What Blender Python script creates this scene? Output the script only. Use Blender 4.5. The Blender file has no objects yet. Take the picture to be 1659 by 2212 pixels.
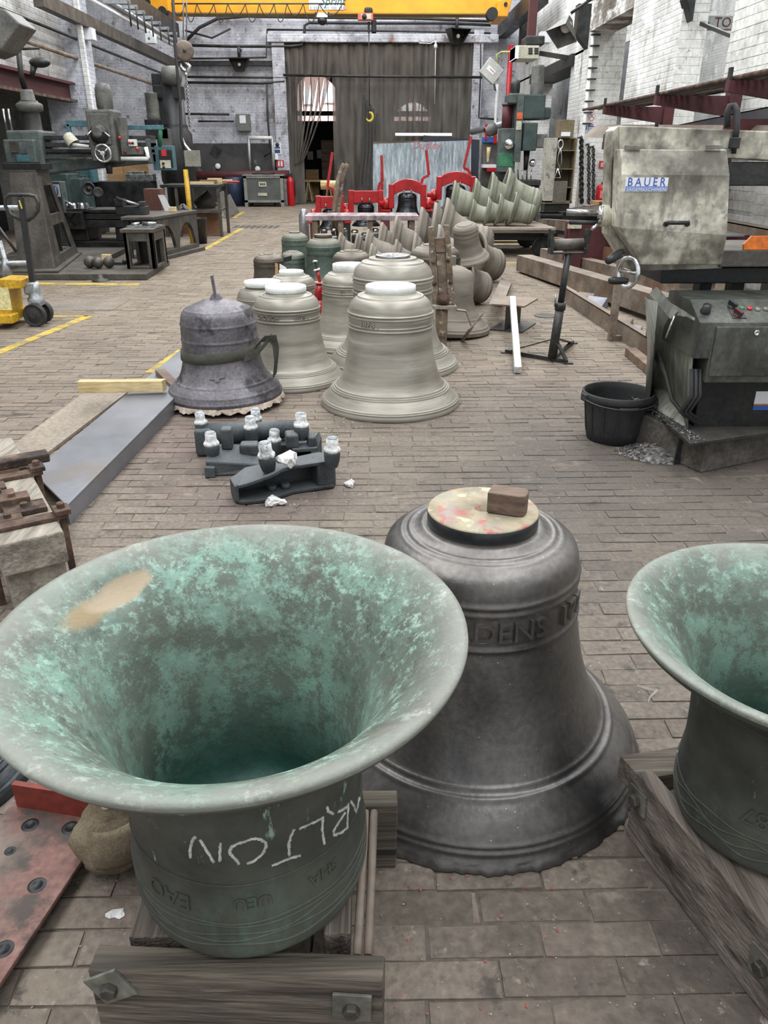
import bpy, bmesh, math, random
import numpy as np
from mathutils import Matrix, Vector, Euler

# ---------------------------------------------------------------- camera
SC = bpy.context.scene
COL = SC.collection
RND = random.Random(7)
PW, PH, PF = 1659, 2212, 1660.0        # frame and focal length in pixels
EYE = 1.55
PITCH = math.atan2(768.0, PF)
YAW = math.atan2(34.5, math.hypot(PF, 768.0))
_fw = np.array([math.sin(YAW)*math.cos(PITCH), math.cos(YAW)*math.cos(PITCH), -math.sin(PITCH)])
_rt = np.array([math.cos(YAW), -math.sin(YAW), 0.0])
_up = np.cross(_rt, _fw)
cam_d = bpy.data.cameras.new('camera')
cam = bpy.data.objects.new('camera', cam_d)
COL.objects.link(cam)
cam.matrix_world = Matrix(((_rt[0], _up[0], -_fw[0], 0), (_rt[1], _up[1], -_fw[1], 0), (_rt[2], _up[2], -_fw[2], EYE), (0, 0, 0, 1)))
cam_d.sensor_fit = 'VERTICAL'
cam_d.sensor_height = 24.0
cam_d.lens = 24.0*PF/PH
cam_d.clip_start = 0.05
cam_d.clip_end = 200
SC.camera = cam

# ---------------------------------------------------------------- sky, daylight, exposure
SC.view_settings.view_transform = 'Standard'
SC.view_settings.look = 'None'
SC.view_settings.gamma = 1.0
SC.view_settings.use_curve_mapping = False
SC.view_settings.exposure = 0.0
world = bpy.data.worlds.new('overcast_sky')
SC.world = world
world.use_nodes = True
_bg = world.node_tree.nodes['Background']
_bg.inputs[0].default_value = (0.93, 0.97, 1.0, 1)
_bg.inputs[1].default_value = 1.0

def area(name, x, y, z, sx, sy, power, color=(0.97, 0.99, 1.0), rot=(0, 0, 0)):
    d = bpy.data.lights.new(name, 'AREA')
    d.shape = 'RECTANGLE'; d.size = sx; d.size_y = sy; d.energy = power; d.color = color
    o = bpy.data.objects.new(name, d); o.location = (x, y, z); o.rotation_euler = rot
    COL.objects.link(o)
    return o
# daylight falling through the two long roof lights of the hall
area('skylight', -3.2, 10.0, 8.2, 3.0, 26.0, 1500)
area('skylight', 2.6, 10.0, 8.2, 3.0, 26.0, 1500)
area('skylight', -0.3, 25.5, 8.2, 12.0, 5.0, 900)
# the yard behind the doorway and the neighbouring aisle
area('yard_daylight', 0.5, 39.4, 7.6, 12, 2.5, 6000, rot=(math.radians(-8), 0, 0))
area('aisle_daylight', 8.5, 16.0, 7.6, 3.0, 24.0, 900)

# ---------------------------------------------------------------- survey helpers
def _ray(px, py):
    return _fw*PF + _rt*(px-PW/2) + _up*(PH/2-py)
def gnd(px, py, z=0.0):                 # point of height z seen at a pixel of the photograph
    d = _ray(px, py); t = (z-EYE)/d[2]
    return Vector((d[0]*t, d[1]*t, z))
def at(px, py, Y):                      # point at hall depth Y
    d = _ray(px, py); t = Y/d[1]
    return Vector((d[0]*t, Y, EYE+d[2]*t))
def atx(px, py, X):
    d = _ray(px, py); t = X/d[0]
    return Vector((X, d[1]*t, EYE+d[2]*t))
def proj(p):
    q = np.array([p[0], p[1], p[2]-EYE]); z = q@_fw
    return (PW/2+PF*(q@_rt)/z, PH/2-PF*(q@_up)/z) if z > 0.05 else (-9999, -9999)

# ---------------------------------------------------------------- object helpers
WM = {}
def RZ(a): return Matrix.Rotation(a, 4, 'Z')
def TR(x, y, z): return Matrix.Translation((x, y, z))
def basis(o, x, y, z):
    return Matrix(((x[0], y[0], z[0], o[0]), (x[1], y[1], z[1], o[1]), (x[2], y[2], z[2], o[2]), (0, 0, 0, 1)))
def frame_to(o, zdir, xhint=(1, 0, 0)):
    z = Vector(zdir).normalized(); x = Vector(xhint); x = (x-z*x.dot(z))
    if x.length < 1e-4:
        x = Vector((0, 1, 0)); x = x-z*x.dot(z)
    x.normalize(); y = z.cross(x)
    return basis(o, x, y, z)

class MB:
    def __init__(s): s.v = []; s.f = []; s.s = []
    def add(s, vs, fs, M=None, smooth=False):
        n = len(s.v)
        if M is not None: vs = [M @ Vector(p) for p in vs]
        s.v += [tuple(p) for p in vs]
        for f in fs: s.f.append(tuple(i+n for i in f)); s.s.append(smooth)
        return s
    def bx(s, x0, x1, y0, y1, z0, z1, M=None):
        vs = [(x0, y0, z0), (x1, y0, z0), (x1, y1, z0), (x0, y1, z0), (x0, y0, z1), (x1, y0, z1), (x1, y1, z1), (x0, y1, z1)]
        return s.add(vs, [(3, 2, 1, 0), (4, 5, 6, 7), (0, 1, 5, 4), (1, 2, 6, 5), (2, 3, 7, 6), (3, 0, 4, 7)], M)
    def bar(s, p0, p1, w, h, up=(0, 0, 1)):          # square bar from p0 to p1
        p0 = Vector(p0); p1 = Vector(p1); d = p1-p0; L = d.length; z = d.normalized()
        u = Vector(up); x = u.cross(z)
        if x.length < 1e-4: x = Vector((1, 0, 0)).cross(z)
        x.normalize(); y = z.cross(x)
        return s.bx(-w/2, w/2, -h/2, h/2, 0, L, basis(p0, x, y, z))
    def hexa(s, b, t):                               # bottom loop, top loop of equal length
        n = len(b); vs = list(b)+list(t)
        fs = [tuple(reversed(range(n))), tuple(range(n, 2*n))]+[(i, (i+1) % n, n+(i+1) % n, n+i) for i in range(n)]
        return s.add(vs, fs)
    def prism(s, poly, d, M=None, d0=0.0):           # polygon in local xy, extruded along local z
        n = len(poly)
        vs = [(x, y, d0) for x, y in poly]+[(x, y, d) for x, y in poly]
        fs = [tuple(reversed(range(n))), tuple(range(n, 2*n))]+[(i, (i+1) % n, n+(i+1) % n, n+i) for i in range(n)]
        return s.add(vs, fs, M)
    def lathe(s, prof, n=32, M=None, smooth=True, a0=0.0, a1=2*math.pi, cap=False):
        full = abs(a1-a0-2*math.pi) < 1e-6
        m = n if full else n+1
        vs = []
        for r, z in prof:
            for k in range(m):
                a = a0+(a1-a0)*k/n
                vs.append((r*math.cos(a), r*math.sin(a), z))
        fs = []
        for i in range(len(prof)-1):
            for k in range(n):
                k2 = (k+1) % m if full else k+1
                fs.append((i*m+k, i*m+k2, (i+1)*m+k2, (i+1)*m+k))
        s.add(vs, fs, M, smooth)
        if cap and full:
            b = len(s.v)-len(vs)
            s.f.append(tuple(b+k for k in reversed(range(m)))); s.s.append(False)
            b2 = b+(len(prof)-1)*m
            s.f.append(tuple(b2+k for k in range(m))); s.s.append(False)
        return s
    def cyl(s, p0, p1, r0, r1=None, n=16):
        p0 = Vector(p0); p1 = Vector(p1); r1 = r0 if r1 is None else r1
        return s.lathe([(r0, 0), (r1, (p1-p0).length)], n, frame_to(p0, p1-p0), True, cap=True)
    def tube(s, pts, r, n=8, closed=False):
        P = [Vector(p) for p in pts]; L = len(P); vs = []; prev = None
        for i, p in enumerate(P):
            a = P[(i-1) % L] if (closed or i > 0) else p
            b = P[(i+1) % L] if (closed or i < L-1) else p
            t = (b-a).normalized()
            if prev is None:
                x = t.cross(Vector((0, 0, 1)))
                if x.length < 1e-3: x = t.cross(Vector((1, 0, 0)))
            else:
                x = prev-t*prev.dot(t)
            x.normalize(); prev = x; y = t.cross(x)
            rr = r[i] if isinstance(r, (list, tuple)) else r
            for k in range(n):
                q = 2*math.pi*k/n
                vs.append(p+x*math.cos(q)*rr+y*math.sin(q)*rr)
        fs = []
        for i in range(L if closed else L-1):
            j = (i+1) % L
            for k in range(n):
                k2 = (k+1) % n
                fs.append((i*n+k, i*n+k2, j*n+k2, j*n+k))
        s.add(vs, fs, None, True)
        if not closed:
            b = len(s.v)-len(vs)
            s.f.append(tuple(b+k for k in reversed(range(n)))); s.s.append(False)
            s.f.append(tuple(b+(L-1)*n+k for k in range(n))); s.s.append(False)
        return s
    def sphere(s, c, r, n=16, sc=(1, 1, 1)):
        prof = [(max(1e-4, r*math.sin(math.pi*i/(n//2))), -r*math.cos(math.pi*i/(n//2))) for i in range(n//2+1)]
        return s.lathe(prof, n, Matrix.Translation(c) @ Matrix.Diagonal((sc[0], sc[1], sc[2], 1)))
    def strip(s, pts, w, t, side):                   # flat strap along points, width along `side`
        side = Vector(side).normalized()
        P = [Vector(p) for p in pts]
        for a, b in zip(P, P[1:]):
            d = (b-a).normalized(); nrm = d.cross(side).normalized()*t/2; w2 = side*w/2
            s.hexa([a-w2-nrm, a+w2-nrm, a+w2+nrm, a-w2+nrm], [b-w2-nrm, b+w2-nrm, b+w2+nrm, b-w2+nrm])
        return s
    def build(s, name, mat, parent=None, bevel=0.0, label=None, kind=None, seg=2, fix=True):
        me = bpy.data.meshes.new(name)
        vs = s.v
        loc = None
        if parent is not None:
            Mi = WM[parent.name].inverted(); vs = [Mi @ Vector(p) for p in vs]
        else:
            a = np.array(vs); lo = a.min(0); hi = a.max(0)
            loc = ((lo[0]+hi[0])/2, (lo[1]+hi[1])/2, lo[2])
            vs = (a-np.array(loc)).tolist()
        me.from_pydata([tuple(p) for p in vs], [], s.f)
        me.polygons.foreach_set('use_smooth', s.s)
        if fix:
            bm = bmesh.new(); bm.from_mesh(me); bmesh.ops.recalc_face_normals(bm, faces=bm.faces); bm.to_mesh(me); bm.free()
        me.update()
        if mat is not None: me.materials.append(mat)
        o = bpy.data.objects.new(name, me); COL.objects.link(o)
        if parent is not None:
            o.parent = parent; WM[o.name] = WM[parent.name]
        else:
            o.location = loc; WM[o.name] = Matrix.Translation(loc)
        if bevel:
            b = o.modifiers.new('bevel', 'BEVEL'); b.width = bevel; b.segments = seg; b.limit_method = 'ANGLE'; b.angle_limit = math.radians(40)
        if label: o['label'] = label
        if kind: o['kind'] = kind
        return o

def tag(o, label, cat, group=None):
    o['label'] = label; o['category'] = cat
    if group: o['group'] = group
    return o
def thing(name, label, cat, loc=(0, 0, 0), rz=0.0, group=None):
    o = bpy.data.objects.new(name, None); COL.objects.link(o)
    o.empty_display_size = 0.1
    o.location = loc; o.rotation_euler = (0, 0, rz)
    WM[o.name] = Matrix.Translation(loc) @ RZ(rz)
    return tag(o, label, cat, group)
def struct(o):
    o['kind'] = 'structure'; return o
def dup(root, loc=None, rot=None, scale=None, label=None, group=None):
    def cp(o, parent):
        c = o.copy(); COL.objects.link(c)
        if parent is not None: c.parent = parent
        for ch in [x for x in bpy.data.objects if x.parent == o and x != c]: cp(ch, c)
        return c
    r = cp(root, None)
    if loc is not None: r.location = loc
    if rot is not None: r.rotation_euler = rot
    if scale is not None: r.scale = scale
    if label: r['label'] = label
    if group: r['group'] = group
    return r
def B(): return MB()
def text_geo(body, size, depth=0.001, align='CENTER', shear=0.0, spacing=1.0):
    c = bpy.data.curves.new('t', 'FONT'); c.body = body; c.size = size; c.align_x = align; c.align_y = 'CENTER'
    c.extrude = depth; c.resolution_u = 3; c.shear = shear; c.space_character = spacing
    o = bpy.data.objects.new('t', c); COL.objects.link(o)
    me = bpy.data.meshes.new_from_object(o.evaluated_get(bpy.context.evaluated_depsgraph_get()))
    vs = [tuple(v.co) for v in me.vertices]; fs = [tuple(p.vertices) for p in me.polygons]
    bpy.data.objects.remove(o); bpy.data.curves.remove(c); bpy.data.meshes.remove(me)
    return vs, fs
def lettering(body, size, M, mat, parent, depth=0.001, name='lettering', **k):
    vs, fs = text_geo(body, size, depth, **k)
    return B().add(vs, fs, M).build(name, mat, parent, fix=False)

# ---------------------------------------------------------------- materials
MATS = {}
def mat(name, cols, scale=5.0, rough=0.6, rv=0.12, metal=0.0, bump=0.15, bscale=40.0, stretch=(1, 1, 1), lohi=(0.35, 0.65),
        detail=8.0, spec=0.5, dust=None, speck=None, grain=0.25, space='Object', stain=None, coat=0.0):
    m = bpy.data.materials.new(name); m.use_nodes = True
    nt = m.node_tree; N = nt.nodes; L = nt.links
    bs = N['Principled BSDF']
    tc = N.new('ShaderNodeTexCoord'); mp = N.new('ShaderNodeMapping'); mp.inputs['Scale'].default_value = stretch
    oi = N.new('ShaderNodeObjectInfo'); vm = N.new('ShaderNodeVectorMath'); vm.operation = 'SCALE'
    cb = N.new('ShaderNodeCombineXYZ')
    for i in range(3): L.new(oi.outputs['Random'], cb.inputs[i])
    L.new(cb.outputs[0], vm.inputs[0]); vm.inputs['Scale'].default_value = 37.0
    if space == 'World':
        ge = N.new('ShaderNodeNewGeometry'); L.new(ge.outputs['Position'], mp.inputs['Vector'])
    else:
        ad = N.new('ShaderNodeVectorMath'); ad.operation = 'ADD'
        L.new(tc.outputs['Object'], ad.inputs[0]); L.new(vm.outputs[0], ad.inputs[1]); L.new(ad.outputs[0], mp.inputs['Vector'])
    n1 = N.new('ShaderNodeTexNoise'); n1.inputs['Scale'].default_value = scale; n1.inputs['Detail'].default_value = detail; n1.inputs['Roughness'].default_value = 0.62
    L.new(mp.outputs[0], n1.inputs['Vector'])
    rp = N.new('ShaderNodeValToRGB'); el = rp.color_ramp.elements
    k = len(cols)
    el[0].position = lohi[0]; el[0].color = (*cols[0], 1)
    el[1].position = lohi[1]; el[1].color = (*cols[-1], 1)
    for i in range(1, k-1):
        e = el.new(lohi[0]+(lohi[1]-lohi[0])*i/(k-1)); e.color = (*cols[i], 1)
    L.new(n1.outputs['Fac'], rp.inputs['Fac'])
    col = rp.outputs['Color']
    n2 = N.new('ShaderNodeTexNoise'); n2.inputs['Scale'].default_value = bscale; n2.inputs['Detail'].default_value = 6.0
    L.new(mp.outputs[0], n2.inputs['Vector'])
    def mix(fac, a, b, mode='MIX'):
        x = N.new('ShaderNodeMix'); x.data_type = 'RGBA'; x.blend_type = mode
        for sock, val in ((x.inputs[0], fac), (x.inputs[6], a), (x.inputs[7], b)):
            if hasattr(val, 'is_output'): L.new(val, sock)
            elif isinstance(val, tuple): sock.default_value = (*val, 1)
            else: sock.default_value = val
        return x.outputs[2]
    def mrange(v, a, b, c=0.0, d=1.0):
        x = N.new('ShaderNodeMapRange'); L.new(v, x.inputs[0])
        for i, q in enumerate((a, b, c, d)): x.inputs[i+1].default_value = q
        return x.outputs[0]
    if grain:
        g = mrange(n2.outputs['Fac'], 0.3, 0.7, 1-grain, 1+grain)
        cg = N.new('ShaderNodeCombineColor')
        for i in range(3): L.new(g, cg.inputs[i])
        col = mix(1.0, col, cg.outputs[0], 'MULTIPLY')
    for st in (stain or []):                       # (colour, scale, lo, hi, stretch)
        m3 = N.new('ShaderNodeMapping'); m3.inputs['Scale'].default_value = st[4] if len(st) > 4 else (1, 1, 1); m3.inputs['Location'].default_value = (3.1*len(MATS) % 7, 1.7, 4.3*st[1] % 5)
        L.new(mp.outputs[0], m3.inputs['Vector'])
        n3 = N.new('ShaderNodeTexNoise'); n3.inputs['Scale'].default_value = st[1]; n3.inputs['Detail'].default_value = 7.0; n3.inputs['Roughness'].default_value = 0.65
        L.new(m3.outputs[0], n3.inputs['Vector'])
        col = mix(mrange(n3.outputs['Fac'], st[2], st[3]), col, st[0])
    if speck:                                       # (colour, scale, threshold)
        n4 = N.new('ShaderNodeTexVoronoi'); n4.inputs['Scale'].default_value = speck[1]; n4.feature = 'F1'
        L.new(mp.outputs[0], n4.inputs['Vector'])
        col = mix(mrange(n4.outputs['Distance'], speck[2], speck[2]*0.6), col, speck[0])
    if dust:                                        # dust that has settled on upward faces
        ge2 = N.new('ShaderNodeNewGeometry'); sx = N.new('ShaderNodeSeparateXYZ'); L.new(ge2.outputs['Normal'], sx.inputs[0])
        dz = mrange(sx.outputs[2], 0.15, 0.95, 0.0, dust[1])
        mm = N.new('ShaderNodeMath'); mm.operation = 'MULTIPLY'; L.new(dz, mm.inputs[0]); L.new(mrange(n1.outputs['Fac'], 0.3, 0.6, 0.5, 1.0), mm.inputs[1])
        col = mix(mm.outputs[0], col, dust[0])
        rsrc = mm.outputs[0]
    L.new(col, bs.inputs['Base Color'])
    r1 = mrange(n1.outputs['Fac'], 0.3, 0.7, max(0.03, rough-rv), min(1, rough+rv))
    L.new(r1, bs.inputs['Roughness'])
    bs.inputs['Metallic'].default_value = metal
    bs.inputs['Specular IOR Level'].default_value = spec
    if coat: bs.inputs['Coat Weight'].default_value = coat; bs.inputs['Coat Roughness'].default_value = 0.15
    if bump:
        b = N.new('ShaderNodeBump'); b.inputs['Strength'].default_value = bump; b.inputs['Distance'].default_value = 0.01
        L.new(n2.outputs['Fac'], b.inputs['Height']); L.new(b.outputs[0], bs.inputs['Normal'])
    m['nodes'] = 1
    MATS[name] = m
    return m
def hx(h):                                          # sRGB hex to linear
    c = [int(h[i:i+2], 16)/255 for i in (0, 2, 4)]
    return tuple(x/12.92 if x <= .04045 else ((x+.055)/1.055)**2.4 for x in c)
def emit(name, col, s):
    m = bpy.data.materials.new(name); m.use_nodes = True; bs = m.node_tree.nodes['Principled BSDF']
    bs.inputs['Base Color'].default_value = (*col, 1); bs.inputs['Emission Color'].default_value = (*col, 1); bs.inputs['Emission Strength'].default_value = s
    return m
DUST = hx('8f8880')
iron = mat('dark_iron', [hx('1f2123'), hx('2f3030'), hx('3e3d3a')], 5, .5, .12, .3, dust=(hx('6a645d'), .4))
iron_dk = mat('black_iron', [hx('141517'), hx('1f2022'), hx('2a2a27')], 5, .45, .12, .3)
cast = mat('grey_casting', [hx('393733'), hx('4a4641'), hx('57534d')], 4, .5, .1, .2, dust=(hx('7a736a'), .45))
steel = mat('bare_steel', [hx('7c7d7e'), hx('9b9c9c'), hx('b9babb')], 12, .3, .1, .9, bump=.05)
chrome = mat('bright_steel', [hx('c4c6c8'), hx('e4e6e8')], 12, .15, .05, 1.0, bump=.0)
galv = mat('galvanised_tube', [hx('83868a'), hx('a3a6a8')], 9, .4, .1, .6, bump=.05)
rust = mat('rusty_iron', [hx('3a2a22'), hx('59453a'), hx('75604f')], 9, .8, .1, .1, bump=.5, bscale=60, stain=[(hx('2a211d'), 6, .5, .62)])
rust_lt = mat('brown_steel', [hx('574c44'), hx('75685c'), hx('8a7d70')], 3, .7, .1, .1, stretch=(1, 1, 1), dust=(hx('958b80'), .5), stain=[(hx('6e4c35'), 2.5, .52, .66)])
red = mat('gloss_red_paint', [hx('8c0d12'), hx('ab1319')], 6, .3, .08, 0, bump=.02, coat=.3, grain=.05)
red_dk = mat('dull_red_paint', [hx('3f1b1f'), hx('552528')], 4, .6, .1, 0, grain=.15)
red_fe = mat('extinguisher_red', [hx('a3121c'), hx('b81a24')], 4, .35, .05, 0, bump=0, grain=.05)
yellow = mat('crane_yellow', [hx('d68f10'), hx('e6a118')], 2, .45, .08, 0, bump=.03, grain=.05)
yel2 = mat('pallet_truck_yellow', [hx('b28a17'), hx('c69d24')], 6, .45, .1, 0, bump=.05, stain=[(hx('6d6136'), 7, .6, .7)])
teal = mat('teal_machine_paint', [hx('36585e'), hx('48707a')], 5, .5, .1, 0, stain=[(hx('3a4144'), 6, .58, .7)])
mgreen = mat('grey_green_machine_paint', [hx('3b4443'), hx('4c5553'), hx('59615e')], 4, .5, .1, 0, stain=[(hx('33393a'), 5, .55, .7)], dust=(hx('8a8880'), .25))
mgrey = mat('grey_machine_paint', [hx('454645'), hx('575753'), hx('65645d')], 4, .5, .1, 0, stain=[(hx('3b3c3b'), 5, .55, .7)])
dgreen = mat('dark_green_machine_paint', [hx('2b3a39'), hx('3a4b49')], 4, .45, .1, 0)
green = mat('green_paint', [hx('2c6a4d'), hx('3a7d5c')], 4, .5, .1, 0, stain=[(hx('3b4a45'), 5, .55, .7)])
cream = mat('grimy_cream_paint', [hx('544f46'), hx('8b877a'), hx('b3af9f'), hx('cfcbbc')], 2.8, .5, .12, 0, lohi=(.34, .64), bscale=25, grain=.3, bump=.05, stain=[(hx('57534a'), 5, .52, .66, (1, 1, .35)), (hx('74716a'), 14, .55, .68)])
cream2 = mat('cream_edge_paint', [hx('a5a28c'), hx('c6c3ae')], 4, .45, .1, 0, bump=.02)
beige = mat('beige_enclosure', [hx('a9a795'), hx('bfbdaa')], 4, .5, .1, 0, bump=.02)
sawgrey = mat('oily_grey_sheet', [hx('464843'), hx('5a5c57'), hx('6a6c66')], 3, .32, .1, .4, bump=.04, stain=[(hx('3a3c39'), 4, .5, .65, (1, 1, .3))])
black = mat('black_plastic', [hx('18191b'), hx('26282a')], 6, .4, .1, 0, bump=.03)
rubber = mat('black_rubber', [hx('1f1f20'), hx('303031')], 6, .7, .1, 0, bump=.05)
white = mat('white_paint', [hx('c9c9c6'), hx('e2e2df')], 5, .5, .1, 0, bump=.03, grain=.06)
paper = mat('white_paper', [hx('d6d6d6'), hx('e6e6e6')], 5, .8, .05, 0, bump=0, grain=.03)
plaster = mat('white_plaster', [hx('b9b9b6'), hx('e2e2de')], 14, .85, .05, 0, bump=.5, bscale=90)
wood_old = mat('weathered_wood', [hx('332d28'), hx('5c544a'), hx('7b7266')], 8, .8, .08, 0, bump=.7, bscale=40, stretch=(.14, 3.5, 3.5), lohi=(.3, .68), detail=12, stain=[(hx('25211d'), 3, .52, .68, (.5, 2, 2)), (hx('8a8175'), 6, .6, .7, (.3, 3, 3))])
wood_oldy = mat('weathered_wood_lengthwise', [hx('3c352f'), hx('665d54'), hx('837970')], 8, .8, .08, 0, bump=.7, bscale=40, stretch=(3.5, .14, 3.5), lohi=(.3, .68), detail=12, stain=[(hx('2a2521'), 3, .54, .68, (2, .5, 2)), (hx('8d8479'), 6, .6, .7, (3, .3, 3))])
wood_grey = mat('grey_old_timber', [hx('6d665c'), hx('8d867a'), hx('a39c8f')], 5, .85, .08, 0, bump=.6, bscale=30, stretch=(2.5, .3, 2.5))
wood_pale = mat('pale_softwood', [hx('b19a6c'), hx('cdb788'), hx('d9c79c')], 4, .7, .08, 0, bump=.1, bscale=30, stretch=(.25, 3, 3), stain=[(hx('6c5a41'), 9, .66, .72)])
wood_brn = mat('brown_wood', [hx('55443a'), hx('6e5a4c'), hx('7d6a5b')], 5, .75, .08, 0, bump=.2, stretch=(.3, 2, 2))
ply = mat('plywood', [hx('8b6d48'), hx('a5845a')], 4, .7, .08, 0, bump=.1, stretch=(.4, 2, 2))
conc = mat('concrete', [hx('6e655c'), hx('867c70')], 3, .9, .05, 0, bump=.3, bscale=30)
canvas = mat('khaki_canvas', [hx('5c5242'), hx('716552'), hx('7f735f')], 4, .9, .05, 0, bump=.3, bscale=160, stain=[(hx('4e4433'), 4, .55, .7)])
strapm = mat('grimy_webbing', [hx('35362f'), hx('4a4a40')], 8, .85, .05, 0, bump=.3, bscale=120, stretch=(1, 1, 2))
blue = mat('sign_blue', [hx('2856a0'), hx('2f60ac')], 4, .5, .05, 0, bump=0, grain=0)
signwhite = mat('sign_white', [hx('d5d8dc'), hx('e6e8ea')], 4, .5, .05, 0, bump=0, grain=.02)
signred = mat('sign_red', [hx('b0222a'), hx('bd2a30')], 4, .5, .05, 0, bump=0, grain=0)
signgreen = mat('sign_green', [hx('24524a'), hx('2a5c52')], 4, .5, .05, 0, bump=0, grain=0)
orange = mat('orange_paint', [hx('c4601c'), hx('d97426')], 5, .5, .1, 0, stain=[(hx('2b2522'), 7, .56, .62)])
cable = mat('cable_black', [hx('232323'), hx('323232')], 5, .6, .05, 0, bump=0)
glassm = bpy.data.materials.new('window_glass'); glassm.use_nodes = True
_b = glassm.node_tree.nodes['Principled BSDF']; _b.inputs['Roughness'].default_value = .05; _b.inputs['Alpha'].default_value = .25; _b.inputs['Base Color'].default_value = (.9, .95, .95, 1)

# ================================================================ SETTING
# ---- painted masonry
def wallmat(name, cols, stains, brick=True, rough=.85):
    m = mat(name, cols, 1.3, rough, .05, 0, bump=.35, bscale=14, lohi=(.3, .7), detail=10, grain=.16, space='World', stain=stains)
    if brick:
        nt = m.node_tree; N = nt.nodes; L = nt.links
        ge = N.new('ShaderNodeNewGeometry'); sp = N.new('ShaderNodeSeparateXYZ'); L.new(ge.outputs['Position'], sp.inputs[0])
        ad = N.new('ShaderNodeMath'); ad.operation = 'ADD'; L.new(sp.outputs[0], ad.inputs[0]); L.new(sp.outputs[1], ad.inputs[1])
        cb = N.new('ShaderNodeCombineXYZ'); L.new(ad.outputs[0], cb.inputs[0]); L.new(sp.outputs[2], cb.inputs[1])
        bt = N.new('ShaderNodeTexBrick'); bt.inputs['Scale'].default_value = 1.0; bt.inputs['Brick Width'].default_value = .24; bt.inputs['Row Height'].default_value = .085; bt.inputs['Mortar Size'].default_value = .012; bt.inputs['Mortar Smooth'].default_value = .6
        L.new(cb.outputs[0], bt.inputs['Vector'])
        b2 = N.new('ShaderNodeBump'); b2.inputs['Strength'].default_value = .5; b2.inputs['Distance'].default_value = .012; b2.invert = True
        L.new(bt.outputs['Fac'], b2.inputs['Height'])
        bs = N['Principled BSDF']; old = bs.inputs['Normal'].links[0].from_node; L.new(old.outputs[0], b2.inputs['Normal']); L.new(b2.outputs[0], bs.inputs['Normal'])
    return m
wm_back = wallmat('sooty_whitewash', [hx('8b8d95'), hx('b5b7c0'), hx('cfd1da')],
                  [(hx('5a5856'), 1.1, .55, .7, (1, 1, .45)), (hx('d3d4d8'), 1.8, .56, .66), (hx('7e5f4a'), .9, .62, .7, (1.6, 1.6, .5)), (hx('55524f'), 6, .58, .7)])
wm_left = wallmat('stained_whitewash', [hx('8f8d89'), hx('b9b8b6'), hx('d2d2d2')],
                  [(hx('5a5148'), 1.0, .55, .7, (1, 1, .4)), (hx('7a6a58'), 5, .57, .68)])
wm_right = wallmat('bright_whitewash', [hx('a9a9a6'), hx('cdcdcb'), hx('dededc')],
                   [(hx('6d655c'), 1.2, .6, .72, (1, 1, .35)), (hx('8b7d6d'), 6, .62, .7), (hx('efefee'), 1.5, .55, .62)])
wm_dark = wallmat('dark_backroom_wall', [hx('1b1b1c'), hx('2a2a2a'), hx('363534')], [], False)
wm_grey = wallmat('grey_painted_brick', [hx('74746f'), hx('8e8e88'), hx('a2a29c')], [(hx('55524d'), 1.2, .58, .7, (1, 1, .4))])
wm_pink = wallmat('pink_brick', [hx('c99d95'), hx('d9b3aa'), hx('e8cdc6')], [])
roofm = wallmat('roof_boarding', [hx('5a5a58'), hx('6c6c6a')], [], False)

YB = 29.5
DX0, DX1, DZ = -2.72, 3.5, 4.92
# floor bed; the bricks of the paving are its parts
floor_bed = mat('dusty_mortar', [hx('524a43'), hx('665d54'), hx('756b61')], 2, .95, .03, 0, bump=.5, bscale=50, space='World')
fl = struct(B().bx(-12, 12, -2, 44, -.16, -.0035).build('floor', floor_bed))

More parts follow.
